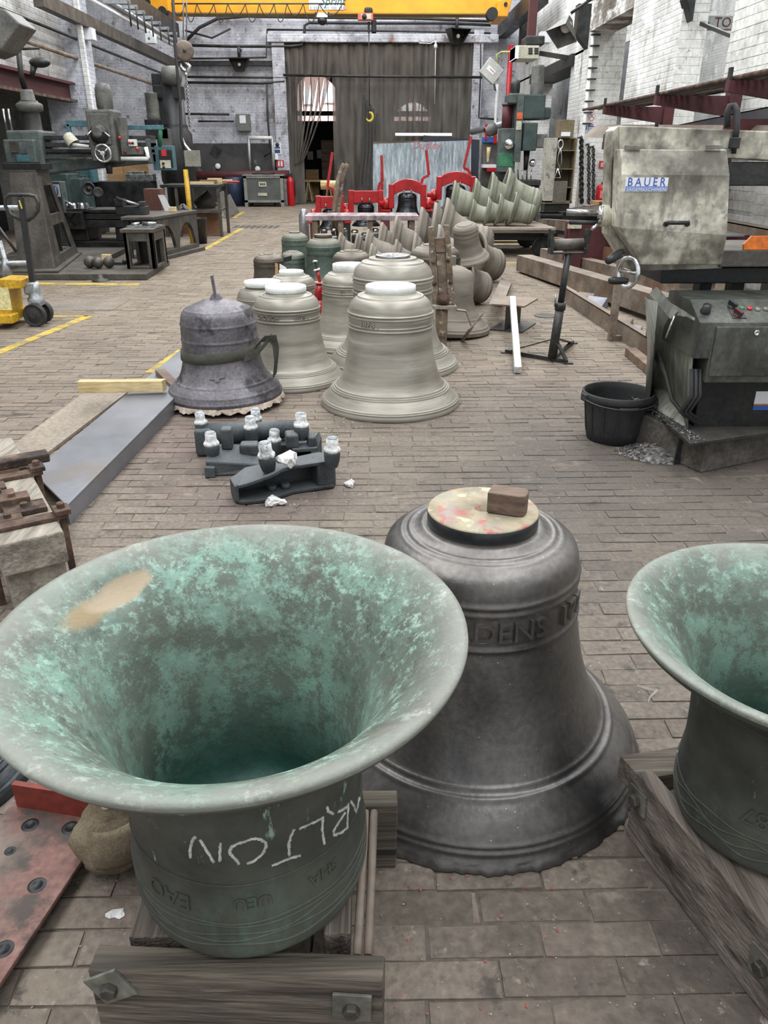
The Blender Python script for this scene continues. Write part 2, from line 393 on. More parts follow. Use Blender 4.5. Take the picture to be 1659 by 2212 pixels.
def brickfloor_mat():
    m = mat('floor_brick', [hx('60584f'), hx('746a60'), hx('83786d')], .9, .78, .1, 0, bump=.7, bscale=48, lohi=(.3, .7), detail=12, grain=.27, space='World', spec=.35,
            stain=[(hx('6a5b57'), .55, .5, .66), (hx('7f7568'), 1.4, .54, .68), (hx('4a443f'), .8, .57, .7), (hx('7b5450'), 5.5, .685, .73), (hx('8d8379'), 9, .6, .7), (hx('4b453f'), 13, .58, .68), (hx('978d82'), 28, .62, .7)],
            speck=None)
    nt = m.node_tree; N = nt.nodes; L = nt.links; bs = N['Principled BSDF']
    src = bs.inputs['Base Color'].links[0].from_socket
    a = N.new('ShaderNodeAttribute'); a.attribute_name = 'tone'
    # paving colour turns lighter and warmer towards the far half of the hall
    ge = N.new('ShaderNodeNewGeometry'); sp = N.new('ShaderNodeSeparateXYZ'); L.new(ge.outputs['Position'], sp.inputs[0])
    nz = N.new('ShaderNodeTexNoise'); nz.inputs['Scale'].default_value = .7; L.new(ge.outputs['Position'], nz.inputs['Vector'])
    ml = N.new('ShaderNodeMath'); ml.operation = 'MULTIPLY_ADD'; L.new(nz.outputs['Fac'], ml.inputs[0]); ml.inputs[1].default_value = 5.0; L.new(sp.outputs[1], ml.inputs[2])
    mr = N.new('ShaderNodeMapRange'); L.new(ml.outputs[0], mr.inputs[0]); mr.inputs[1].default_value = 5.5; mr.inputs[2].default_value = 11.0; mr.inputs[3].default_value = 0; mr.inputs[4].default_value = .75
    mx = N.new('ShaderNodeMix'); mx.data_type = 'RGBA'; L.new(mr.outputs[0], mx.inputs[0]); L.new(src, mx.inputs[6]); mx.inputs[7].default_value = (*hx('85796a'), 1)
    m2 = N.new('ShaderNodeMix'); m2.data_type = 'RGBA'; m2.blend_type = 'MULTIPLY'; m2.inputs[0].default_value = 1
    L.new(mx.outputs[2], m2.inputs[6]); L.new(a.outputs['Color'], m2.inputs[7])
    # oily dirt trodden into the paving around the saw and between the bells
    ds = N.new('ShaderNodeVectorMath'); ds.operation = 'DISTANCE'; L.new(ge.outputs['Position'], ds.inputs[0]); ds.inputs[1].default_value = (1.7, 3.6, 0)
    da = N.new('ShaderNodeMath'); da.operation = 'MULTIPLY_ADD'; L.new(nz.outputs['Fac'], da.inputs[0]); da.inputs[1].default_value = 2.4; L.new(ds.outputs['Value'], da.inputs[2])
    dm = N.new('ShaderNodeMapRange'); L.new(da.outputs[0], dm.inputs[0]); dm.inputs[1].default_value = 3.6; dm.inputs[2].default_value = 1.7; dm.inputs[3].default_value = 0; dm.inputs[4].default_value = .62
    mo = N.new('ShaderNodeMix'); mo.data_type = 'RGBA'; L.new(dm.outputs[0], mo.inputs[0]); L.new(m2.outputs[2], mo.inputs[6]); mo.inputs[7].default_value = (*hx('4c4845'), 1); m2 = mo
    # small pale chips and grit
    vo = N.new('ShaderNodeTexVoronoi'); vo.inputs['Scale'].default_value = 34; L.new(ge.outputs['Position'], vo.inputs['Vector'])
    lt = N.new('ShaderNodeMath'); lt.operation = 'LESS_THAN'; L.new(vo.outputs['Distance'], lt.inputs[0]); 
    wn = N.new('ShaderNodeSeparateColor'); L.new(vo.outputs['Color'], wn.inputs[0])
    th = N.new('ShaderNodeMapRange'); L.new(wn.outputs[0], th.inputs[0]); th.inputs[1].default_value = .72; th.inputs[2].default_value = 1; th.inputs[3].default_value = 0; th.inputs[4].default_value = .13
    L.new(th.outputs[0], lt.inputs[1])
    m3 = N.new('ShaderNodeMix'); m3.data_type = 'RGBA'; L.new(lt.outputs[0], m3.inputs[0]); L.new(m2.outputs[2], m3.inputs[6]); m3.inputs[7].default_value = (*hx('a89f94'), 1)
    L.new(m3.outputs[2], bs.inputs['Base Color'])
    return m
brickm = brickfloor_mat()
def tone_attr(me, per_face):
    at_ = me.attributes.new('tone', 'FLOAT_COLOR', 'FACE')
    c = np.ones((len(per_face), 4), np.float32); c[:, :3] = np.array(per_face)[:, None]
    at_.data.foreach_set('color', c.ravel())
def brick_verts(rs, lx, ly):
    j = lambda s: rs.uniform(-s, s)
    t = .003
    zt = [-.001+j(.0035) for _ in range(4)]
    top = [(-lx/2+t+j(.003), -ly/2+t+j(.003), zt[0]), (lx/2-t+j(.003), -ly/2+t+j(.003), zt[1]), (lx/2-t+j(.003), ly/2-t+j(.003), zt[2]), (-lx/2+t+j(.003), ly/2-t+j(.003), zt[3])]
    bot = [(-lx/2, -ly/2, -.024), (lx/2, -ly/2, -.024), (lx/2, ly/2, -.024), (-lx/2, ly/2, -.024)]
    return bot+top
BF = [(4, 5, 6, 7), (0, 1, 5, 4), (1, 2, 6, 5), (2, 3, 7, 6), (3, 0, 4, 7)]
LX, LY = .25, .084
rs = random.Random(3)
cells = []
for r in range(int(29.4/LY)):
    y = .45+r*LY+.0
    off = (.5*(r % 2)+rs.uniform(-.08, .08))*LX
    xm = .62*y+1.2
    n = int(xm/LX)+1
    for k in range(-n, n+1):
        x = k*LX+off
        if -10 < x < 8: cells.append((x, y))
def visible(c):
    q = proj((c[0], c[1], 0)); return -60 < q[0] < PW+60 and -60 < q[1] < PH+90
near = sorted([c for c in cells if visible(c)], key=lambda c: c[0]**2+c[1]**2)[:300]
nears = set(near)
variants = []
for k in range(20):
    me = bpy.data.meshes.new('brick'); me.from_pydata(brick_verts(rs, LX-.002, LY-.002), [], BF); me.update()
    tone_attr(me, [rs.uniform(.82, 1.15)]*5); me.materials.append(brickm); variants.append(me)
for c in near:
    o = bpy.data.objects.new('brick', rs.choice(variants)); COL.objects.link(o); o.parent = fl
    o.location = (c[0]-fl.location[0], c[1]-fl.location[1], 0-fl.location[2])
    o.rotation_euler = (rs.uniform(-.012, .012), rs.uniform(-.008, .008), rs.uniform(-.012, .012))
vv = []; ff = []; tn = []
for c in cells:
    if c in nears: continue
    b = len(vv); t = rs.uniform(.84, 1.12)
    vv += [(x+c[0], y+c[1], z) for x, y, z in brick_verts(rs, LX-.002, LY-.002)]
    ff += [tuple(i+b for i in f) for f in BF]; tn += [t]*5
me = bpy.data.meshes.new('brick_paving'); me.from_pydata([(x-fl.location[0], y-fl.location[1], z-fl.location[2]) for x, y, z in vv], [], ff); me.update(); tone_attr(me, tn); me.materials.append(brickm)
bo = bpy.data.objects.new('brick_paving', me); COL.objects.link(bo); bo.parent = fl; bo['kind'] = 'stuff'
linem = mat('worn_yellow_floor_paint', [hx('82764f'), hx('ab923c'), hx('bba043')], 3, .8, .05, 0, bump=.4, bscale=40, lohi=(.36, .52), space='World', stain=[(hx('7d7263'), 7, .55, .62)])
def paintline(a, b, w):
    a = Vector(a); b = Vector(b); d = (b-a).normalized(); n = Vector((-d.y, d.x, 0))*w/2; z = Vector((0, 0, .0045)); z0 = Vector((0, 0, -.01))
    return B().hexa([a+n+z0, a-n+z0, b-n+z0, b+n+z0], [a+n+z, a-n+z, b-n+z, b+n+z]).build('painted_line', linem, fl)
paintline(gnd(-60, 785), gnd(192, 683), .10)
paintline(gnd(100, 684), gnd(192, 683), .06)
paintline(gnd(440, 540), gnd(522, 494), .11)
paintline(gnd(505, 471), gnd(526, 458), .11)
paintline(gnd(0, 612), gnd(300, 615), .16)
paintline(gnd(1050, 568), gnd(1122, 568), .07)
paintline(gnd(322, 806), gnd(392, 757), .07)
B().bx(-5.2, -2.85, 8.75, 9.45, -.02, .003).build('concrete_patch', conc, fl)
B().bx(-6.3, -4.6, 9.9, 10.5, -.02, .003).build('concrete_patch', conc, fl)
cv = gnd(1180, 682)
B().cyl((cv.x, cv.y, -.01), (cv.x, cv.y, .006), .13, .13, 28).build('inspection_cover', iron, fl)
gv = gnd(555, 490)
g = B()
for i in range(8): g.bx(gv.x-.55+i*.14, gv.x-.46+i*.14, gv.y-.35, gv.y+.35, -.01, .005)
g.build('drain_grating', iron, fl)

# ---- back wall with the curtained doorway
wb = B()
wb.bx(-11, DX0, YB, YB+.4, -.1, 8.6); wb.bx(DX1, 8, YB, YB+.4, -.1, 8.6); wb.bx(DX0, DX1, YB, YB+.4, DZ, 8.6)
wback = struct(wb.build('wall_back', wm_back))
pil = at(597, 300, YB-.25).x
struct(B().bx(pil, DX0, YB-.25, YB+.01, 0, 5.0).build('trim_1', wm_back))
struct(B().bx(DX1, DX1+.32, YB-.25, YB+.01, 0, 5.3).build('trim_2', wm_back))
z0 = at(700, 92, YB-.2).z; z1 = at(700, 76, YB-.2).z
struct(B().bx(at(576, 80, YB-.3).x, at(1078, 80, YB-.3).x, YB-.3, YB+.01, z0, z1+.03).build('trim_3', wm_back, bevel=.02))
struct(B().bx(at(384, 135, YB-.2).x, at(618, 135, YB-.2).x, YB-.2, YB+.01, at(500, 141, YB-.2).z, at(500, 131, YB-.2).z).build('trim_4', iron))
# sooty dado behind the benches on the left of the back wall
dado = mat('dark_oily_dado', [hx('2b2b2d'), hx('3a3a3c'), hx('4c4a48')], 1.5, .7, .1, 0, bump=.2, stain=[(hx('6f706f'), 2, .6, .68)])
q0 = at(412, 420, YB-.04); q1 = at(595, 310, YB-.04)
struct(B().bx(q0.x, q1.x, YB-.04, YB+.01, .1, q1.z).build('trim_5', dado))
# ---- rooms behind
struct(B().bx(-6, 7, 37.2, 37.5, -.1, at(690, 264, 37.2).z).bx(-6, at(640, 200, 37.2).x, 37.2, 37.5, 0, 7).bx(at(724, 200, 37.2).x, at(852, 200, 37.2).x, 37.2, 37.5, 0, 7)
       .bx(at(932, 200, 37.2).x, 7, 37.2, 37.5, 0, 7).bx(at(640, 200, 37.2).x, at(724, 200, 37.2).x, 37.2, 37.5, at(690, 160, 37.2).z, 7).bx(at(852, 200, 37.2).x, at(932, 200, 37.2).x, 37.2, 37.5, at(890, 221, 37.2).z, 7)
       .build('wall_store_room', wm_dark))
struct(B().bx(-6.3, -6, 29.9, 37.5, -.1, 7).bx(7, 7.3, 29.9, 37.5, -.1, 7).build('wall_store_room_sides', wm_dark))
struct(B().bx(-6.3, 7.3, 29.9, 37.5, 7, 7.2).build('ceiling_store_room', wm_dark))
fr_m = mat('window_frame_paint', [hx('3b3d3f'), hx('4a4c4e')], 4, .5, .1, 0)
def archwindow(name, xa, xb, ytop, ybot, ybar0, ybar1, n):
    a = at(xa, ybot, 37.25); b = at(xb, ytop, 37.25); X0, X1, Z0, Z1 = a.x, b.x, a.z, b.z
    zb0 = at(xa, ybar1, 37.25).z; zb1 = at(xa, ybar0, 37.25).z
    f = B(); f.bx(X0-.02, X1+.02, 37.18, 37.3, zb0, zb1); f.bx(X0-.02, X1+.02, 37.2, 37.3, Z0-.03, Z0+.03)
    # spandrels that round off the head
    m = 10; rise = min(.55, (X1-X0)*.3)
    for s in (0, 1):
        poly = []
        for i in range(m+1):
            t = i/m; x = (X0+(X1-X0)*.5*t) if s == 0 else (X1-(X1-X0)*.5*t)
            poly.append((x, Z1-rise*(1-t)**2))
        x0 = X0 if s == 0 else X1; xm = (X0+X1)/2
        P = [(x0, Z1+.02)]+poly+[(xm, Z1+.02)]
        f.prism(P, .1, basis((0, 37.31, 0), (1, 0, 0), (0, 0, 1), (0, -1, 0)))
    w = struct(f.build(name, fr_m))
    for i in range(1, n):
        x = X0+(X1-X0)*i/n
        B().bx(x-.018, x+.018, 37.21, 37.26, Z0, Z1).build('glazing_bar', fr_m, w)
    for i in range(n):
        xa_ = X0+(X1-X0)*i/n; xb_ = X0+(X1-X0)*(i+1)/n
        B().bx(xa_, xb_, 37.23, 37.236, Z0, Z1).build('pane', glassm, w)
archwindow('window_1', 640, 724, 160, 263, 240, 250, 5)
archwindow('window_2', 852, 932, 221, 263, 240, 252, 6)
yard = struct(B().bx(-9, 10, 42, 42.3, -.1, 9).build('wall_yard', wm_pink))
for i, (xa, ya, xb, yb) in enumerate([(655, 192, 676, 225), (700, 186, 722, 222), (870, 226, 890, 240), (900, 226, 915, 240)]):
    a = at(xa, yb, 41.98); b = at(xb, ya, 41.98)
    B().bx(a.x, b.x, 41.93, 42.0, a.z, b.z).build('sash', signwhite, yard)
# ---- left wall: high whitewashed panel, red girder, dark bay below
XL = -6.3
wl = B()
gz0 = atx(80, 205, XL).z; gz1 = atx(80, 165, XL).z
wl.bx(XL-.5, XL, 4, 19.0, gz1-.05, 8.6); wl.bx(XL-.5, XL, 4, 8.5, -.1, gz1)
wleft = struct(wl.build('wall_left', wm_left))
struct(B().bx(XL-.5, XL+.35, 18.6, 19.4, -.1, 8.6).build('wall_left_pier', wm_back))
struct(B().bx(XL+.36, XL+.45, 18.55, 18.66, 0, 6.0).build('trim_7', wm_right))
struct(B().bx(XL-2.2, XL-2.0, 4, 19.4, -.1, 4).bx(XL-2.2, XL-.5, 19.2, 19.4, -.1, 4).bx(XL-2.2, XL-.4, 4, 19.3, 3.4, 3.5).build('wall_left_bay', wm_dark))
struct(B().bx(-11, -10.7, 19.2, 30, -.1, 8.6).bx(-11, XL-.4, 19.0, 19.3, -.1, 8.6).build('wall_left_far', wm_grey))
gir = struct(B().bx(XL+.0, XL+.03, 6.5, 18.55, gz0, gz1).build('trim_girder', red_dk))
B().bx(XL-.05, XL+.16, 6.5, 18.55, gz0-.03, gz0+.02).build('lower_flange', rust, gir)
B().bx(XL-.05, XL+.16, 6.5, 18.55, gz1-.03, gz1+.02).build('upper_flange', red_dk, gir)
# ---- right wall: piers, brick lintels, openings to the next aisle
XR = 5.0
struct(B().bx(XR, XR+.6, 20.4, YB+.3, 3.75, 8.6).bx(XR, XR+.6, 26.4, YB+.3, -.1, 3.8).bx(XR, XR+.6, 20.4, 21.6, -.1, 3.8).build('wall_right', wm_right))
struct(B().bx(XR+1.6, XR+1.8, 20.4, YB+.3, -.1, 4.2).build('wall_right_recess', wm_back))
struct(B().bx(XR-.06, XR+.66, 21.3, 26.7, 3.55, 3.8).build('trim_6', iron))
whitebrick = wallmat('painted_pier_brick', [hx('b2b2ac'), hx('d0d0cb'), hx('dededb')], [(hx('77705f'), 1.5, .6, .72, (1, 1, .4)), (hx('8d857a'), 8, .62, .7)], False)
piers = [('wall_right_pier_1', 19.8, 20.4, XR-.02, XR+.75), ('wall_right_pier_2', 14.0, 16.6, XR-.1, XR+.32), ('wall_right_pier_3', 8.2, 12.0, XR-.1, XR+.5)]
pobs = {}
for n, ya, yb, xa, xb in piers:
    pobs[n] = struct(B().bx(xa, xb, ya, yb, -.1, 8.6).build(n, wm_right))
bl = []
def course(o, face, u0, u1, fixed, z0, z1):
    zz = z0; r = 0
    while zz < z1:
        u = u0-(.125 if r % 2 else 0)
        while u < u1:
            a = max(u, u0); b = min(u+.245, u1)
            if b-a > .04: bl.append((o, face, a+.002, b-.002, fixed, zz+.002, zz+.116))
            u += .25
        zz += .12; r += 1
course('wall_right_pier_1', 'Y', XR-.02, XR+.75, 19.8, 1.6, 5.2)
course('wall_right_pier_2', 'Y', XR-.1, XR+.32, 14.0, 1.3, 4.6)
course('wall_right_pier_3', 'X', 10.4, 12.0, XR-.1, .9, 4.4)
course('wall_right_pier_3', 'X', 8.2, 10.4, XR-.1, 0.4, 1.3)
def bcen(b): 
    return ((b[2]+b[3])/2, b[4], (b[5]+b[6])/2) if b[1] == 'Y' else (b[4], (b[2]+b[3])/2, (b[5]+b[6])/2)
def inframe(p):
    q = proj(p); return 0 < q[0] < PW and 0 < q[1] < PH
bl.sort(key=lambda b: (0 if inframe(bcen(b)) else 1, math.dist(bcen(b), (0, 0, EYE))))
rest = {}
bmeshes = [None]*6
for k in range(6):
    d = [.005+.006*RND.random() for _ in range(4)]
    m_ = B().hexa([(-.1238, 0, -.059), (.1238, 0, -.059), (.1238, 0, .059), (-.1238, 0, .059)], [(-.119, -d[0], -.054), (.119, -d[1], -.054), (.119, -d[2], .054), (-.119, -d[3], .054)])
    me = bpy.data.meshes.new('brick'); me.from_pydata(m_.v, [], m_.f); me.update(); me.materials.append(whitebrick); bmeshes[k] = me
cnt = {}
for b in bl:
    o = pobs[b[0]]; c = bcen(b); L = b[3]-b[2]
    if cnt.get(b[0], 0) < 150 and inframe(c) and L > .2 and sum(cnt.values()) < 300:
        cnt[b[0]] = cnt.get(b[0], 0)+1
        q = bpy.data.objects.new('brick', RND.choice(bmeshes)); COL.objects.link(q); q.parent = o
        q.location = Vector(c)-o.location
        q.rotation_euler = (0, 0, 0 if b[1] == 'Y' else -math.pi/2)
    else:
        m_ = rest.setdefault(b[0], B()); e = .008
        if b[1] == 'Y': m_.bx(b[2], b[3], b[4]-e, b[4]+.01, b[5], b[6])
        else: m_.bx(b[4]-e, b[4]+.01, b[2], b[3], b[5], b[6])
for n, m_ in rest.items():
    m_.build('brick_courses', whitebrick, pobs[n], kind='stuff')
struct(B().bx(XR-.08, XR+.5, 16.6, 19.8, 4.05, 8.6).bx(XR-.08, XR+.5, 12.0, 14.0, 5.2, 8.6).build('wall_right_lintel', wallmat('sooty_lintel_brick', [hx('4d463e'), hx('6e665b'), hx('b9b7b1')], [(hx('d8d8d6'), 1.3, .5, .6, (1, 1, 2))])))
struct(B().bx(11, 11.3, 2, YB+.3, -.1, 8.6).build('wall_aisle', wm_right))
ai = bpy.data.objects['wall_aisle']
for i in range(14):
    z = 2.6+i*.32
    B().bx(10.9, 11.02, 13, 24, z, z+.05).build('sheeting_rail', galv, ai)
struct(B().bx(5.6, 11.1, YB-.2, YB+.3, -.1, 8.6).build('wall_aisle_end', wm_right))
# ---- roof with three long roof lights
ce = B()
ce.bx(-11, -4.8, -3, YB+.4, 8.6, 8.8).bx(-1.6, 1.0, -3, 23, 8.6, 8.8).bx(4.2, 6.9, -3, YB+.4, 8.6, 8.8).bx(10.1, 11.3, -3, YB+.4, 8.6, 8.8).bx(-6.4, 4.2, 28.2, YB+.4, 8.6, 8.8)
struct(ce.build('ceiling', roofm))

# ---- strip curtain in the doorway
curt = bpy.data.materials.new('smoky_strip_plastic'); curt.use_nodes = True
_n = curt.node_tree.nodes; _l = curt.node_tree.links; _p = _n['Principled BSDF']
_p.inputs['Roughness'].default_value = .35; _p.inputs['Alpha'].default_value = .64
_t = _n.new('ShaderNodeTexCoord'); _mp = _n.new('ShaderNodeMapping'); _mp.inputs['Scale'].default_value = (2.5, 1, .5); _l.new(_t.outputs['Object'], _mp.inputs[0])
_nz = _n.new('ShaderNodeTexNoise'); _nz.inputs['Scale'].default_value = 2.2; _nz.inputs['Detail'].default_value = 6; _l.new(_mp.outputs[0], _nz.inputs['Vector'])
_r = _n.new('ShaderNodeValToRGB'); _l.new(_nz.outputs['Fac'], _r.inputs[0]); _e = _r.color_ramp.elements
_e[0].position = .3; _e[0].color = (*hx('47433e'), 1); _e[1].position = .7; _e[1].color = (*hx('746e67'), 1); _l.new(_r.outputs[0], _p.inputs['Base Color'])
cur = thing('strip_curtain', 'tall curtain of smoky plastic strips across the far doorway', 'curtain', (.4, YB-.1, 0))
B().bx(DX0-.05, DX1+.05, YB-.14, YB-.02, DZ-.08, DZ+.04).build('rail', iron, cur)
def hang(path, w, wob):
    m_ = B(); n = 7; rows = []
    for (x, y, z, ws) in path:
        rows.append([(x+(k/(n-1)-.5)*w*ws, y-.035*math.sin(math.pi*k/(n-1))+wob*math.sin(z*1.7+k), z) for k in range(n)])
    vs = [p for r_ in rows for p in r_]+[(p[0], p[1]+.005, p[2]) for r_ in rows for p in r_]
    N_ = len(rows)*n; fs = []
    for i in range(len(rows)-1):
        for k in range(n-1):
            a = i*n+k; fs += [(a, a+1, a+n+1, a+n), (N_+a+1, N_+a, N_+a+n, N_+a+n+1)]
    return m_.add(vs, fs, smooth=True)
ns = 19; xa = at(722, 250, YB-.12).x
for i in range(ns):
    x = xa+.12+(DX1-xa-.16)*i/(ns-1)
    hang([(x, YB-.1-.05*(i % 2), DZ-.02-k*(DZ-.06)/8, 1) for k in range(9)], .33, .012).build('strip', curt, cur, fix=False)
for i in range(7):
    x0 = DX0+.08+i*.235
    zt = 1.3+.02*i
    xe = -2.55+.05*i
    pth = []
    for k in range(13):
        t = k/12; z = DZ-.02+(zt-DZ+.02)*t
        s = t**1.8
        pth.append((x0+(xe-x0)*s, YB-.12-.05*(i % 2)-.06*s, z, 1-.8*min(1, max(0, t-.12)*2.2)))
    hang(pth, .3, .01).build('strip', curt, cur, fix=False)
B().bx(DX0, DX0+.5, YB-.06, YB-.05, .05, DZ-.02).build('strip', curt, cur)

# ================================================================ BELLS
bell_white = mat('machined_bell_metal', [hx('78746a'), hx('928d82'), hx('a6a196')], 1.6, .42, .08, .25, bump=.06, bscale=30, stretch=(.6, .6, 9), lohi=(.3, .7), grain=.08,
                 stain=[(hx('6a6659'), 3, .6, .72), (hx('b1ada3'), 2.2, .58, .7)])
bell_dark = mat('graphite_bell_metal', [hx('4d4b4b'), hx('676462'), hx('7c7874')], 2.2, .40, .08, .65, bump=.12, bscale=60, lohi=(.3, .7), grain=.15,
                stain=[(hx('343233'), 1.8, .52, .7, (1.4, 1.4, .5)), (hx('6d675e'), 3.5, .6, .7)], speck=(hx('c5c3be'), 30, .05))
bell_cast = mat('sooty_cast_bell_metal', [hx('4b484c'), hx('68656a'), hx('7d797d')], 3, .5, .08, .4, bump=.3, bscale=50, stain=[(hx('3a383b'), 4, .56, .62)])
bell_brown = mat('dusty_brown_bell_metal', [hx('58524a'), hx('6f685e'), hx('81796e')], 2, .7, .08, .1, bump=.15, bscale=60, stretch=(1, 1, 4), dust=(hx('93897d'), .55), grain=.1)
bell_sage = mat('dusty_sage_bell_metal', [hx('686a58'), hx('808271'), hx('94968a')], 2, .6, .08, .1, bump=.12, bscale=60, stretch=(1, 1, 4), grain=.1, stain=[(hx('86a38c'), 2, .6, .75), (hx('7a6a50'), 3, .62, .72)])
bell_green = mat('green_black_bell_metal', [hx('3a4640'), hx('4e5c54'), hx('5f6b62')], 3, .5, .1, .25, bump=.1, bscale=60, dust=(hx('837a6c'), .85))
bell_olive = mat('dark_olive_bell_metal', [hx('38342f'), hx('4a453d'), hx('575148')], 3, .5, .1, .3, bump=.12, bscale=60, dust=(hx('847a6c'), .8))
bell_black = mat('polished_black_bell_metal', [hx('232528'), hx('33363a'), hx('46494d')], 4, .25, .06, .7, bump=.05, stretch=(1, 1, 6))
pad_white = mat('white_resin_pad', [hx('c6c8c4'), hx('dcdeda'), hx('e6e7e4')], 6, .6, .08, 0, bump=.08, grain=.05, stain=[(hx('a9a89c'), 9, .6, .7)])
pad_top = mat('mottled_resin', [hx('85795f'), hx('9f937a'), hx('918b7c')], 7, .6, .08, 0, bump=.05, grain=.1, lohi=(.35, .6), stain=[(hx('a5615a'), 9, .55, .60), (hx('8a8780'), 13, .55, .66), (hx('b5ac95'), 17, .58, .64)])
pad_black = mat('black_painted_edge', [hx('1e2023'), hx('2b2d30')], 5, .35, .08, 0, bump=.03)

def patina(name, inner):
    m = bpy.data.materials.new(name); m.use_nodes = True
    nt = m.node_tree; N = nt.nodes; L = nt.links; bs = N['Principled BSDF']
    tc = N.new('ShaderNodeTexCoord')
    def noise(s, d=10, r=.65, st=(1, 1, 1), off=0, dist=0):
        mp = N.new('ShaderNodeMapping'); mp.inputs['Scale'].default_value = st; mp.inputs['Location'].default_value = (off, off*.7, off*1.3); L.new(tc.outputs['Object'], mp.inputs[0])
        n = N.new('ShaderNodeTexNoise'); n.inputs['Scale'].default_value = s; n.inputs['Detail'].default_value = d; n.inputs['Roughness'].default_value = r; n.inputs['Distortion'].default_value = dist
        L.new(mp.outputs[0], n.inputs['Vector']); return n.outputs['Fac']
    def mr(v, a, b, c=0., d=1.):
        x = N.new('ShaderNodeMapRange'); L.new(v, x.inputs[0])
        for i, q in enumerate((a, b, c, d)): x.inputs[i+1].default_value = q
        return x.outputs[0]
    def mx(f, a, b, mode='MIX'):
        x = N.new('ShaderNodeMix'); x.data_type = 'RGBA'; x.blend_type = mode
        for s, v in ((x.inputs[0], f), (x.inputs[6], a), (x.inputs[7], b)):
            if hasattr(v, 'is_output'): L.new(v, s)
            elif isinstance(v, tuple): s.default_value = (*v, 1)
            else: s.default_value = v
        return x.outputs[2]
    def mul(a, b):
        x = N.new('ShaderNodeMath'); x.operation = 'MULTIPLY'; L.new(a, x.inputs[0]); L.new(b, x.inputs[1]); return x.outputs[0]
    sp = N.new('ShaderNodeSeparateXYZ'); L.new(tc.outputs['Object'], sp.inputs[0])
    xy = N.new('ShaderNodeVectorMath'); xy.operation = 'MULTIPLY'; xy.inputs[1].default_value = (1, 1, 0); L.new(tc.outputs['Object'], xy.inputs[0])
    ln = N.new('ShaderNodeVectorMath'); ln.operation = 'LENGTH'; L.new(xy.outputs[0], ln.inputs[0]); rad = ln.outputs['Value']
    if inner:
        base = mx(mr(noise(3, 8, .6), .35, .65), hx('4d554c'), hx('6e7a70'))
        sc = mr(noise(13, 15, .84, off=2.2, dist=.08), .485, .54)
        big = mr(noise(2.0, 6, .6, off=5.1), .40, .60)
        c = mx(mul(sc, big), base, hx('7a9c8e'))
        c = mx(mul(mr(noise(34, 14, .82, off=9), .52, .58), mr(rad, .2, .34)), c, hx('96b3a6'))
        c = mx(mr(noise(30, 12, .8, off=19), .57, .63), c, hx('4b5a52'))
        c = mx(mul(mr(noise(4, 12, .75, off=3.3), .55, .62), mr(noise(1.2, 2, off=7.), .4, .6)), c, hx('3c4039'))
        c = mx(mr(noise(2.4, 4, off=11.), .6, .74), c, hx('6b917f'))
        c = mx(mul(mr(noise(5, 12, .75, off=21.), .53, .60), mr(noise(1.7, 3, off=23.), .42, .6)), c, hx('4d4d43'))
        zz = mr(sp.outputs[2], .12, .30)  # deep teal patina, with the throat's shade painted in towards the bottom
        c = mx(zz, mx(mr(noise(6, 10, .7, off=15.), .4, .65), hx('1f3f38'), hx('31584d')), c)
        # the bare grey ring of the rim, with soft scratches
        rimn = N.new('ShaderNodeMath'); rimn.operation = 'ADD'; L.new(rad, rimn.inputs[0]); L.new(mr(noise(6, 8, .7, off=1.), .3, .7, -.04, .04), rimn.inputs[1])
        c = mx(mr(rimn.outputs[0], inner*.80, inner*.99, 0, .85), c, hx('83847c'))
        c = mx(mul(mr(noise(16, 10, .7, off=6.), .56, .66), mr(rad, inner*.84, inner*.95)), c, hx('a3a79d'))
    else:
        base = mx(mr(noise(3, 10, .65), .35, .65), hx('30322e'), hx('575a51'))
        c = mx(mul(mr(noise(5, 12, .72, (1, 1, .35), 4.4), .54, .64), mr(noise(1.6, 3, off=2.), .45, .68)), base, hx('5c7a70'))
        c = mx(mr(noise(17, 10, .75, (1, 1, .3), 8.), .62, .68), c, hx('8fa89b'))
        c = mx(mr(noise(9, 10, .7, (1, 1, 1), 12.), .64, .70), c, hx('85714f'))
        c = mx(mr(rad, .40, .445, 0, .8), c, hx('7a7a72'))
    bump = N.new('ShaderNodeBump'); bump.inputs['Strength'].default_value = .35; bump.inputs['Distance'].default_value = .008
    hh = mx(.5, mx(1., noise(22, 10, .7), noise(22, 10, .7)), mx(1., noise(90, 4), noise(90, 4)))
    L.new(hh, bump.inputs['Height']); L.new(bump.outputs[0], bs.inputs['Normal'])
    L.new(mr(noise(8, 8, off=1.5), .3, .7, .5, .75), bs.inputs['Roughness'])
    bs.inputs['Metallic'].default_value = .1
    L.new(c, bs.inputs['Base Color'])
    m['mx'] = 1
    return m, c, mx, mr, N, L, bs, tc, noise, mul

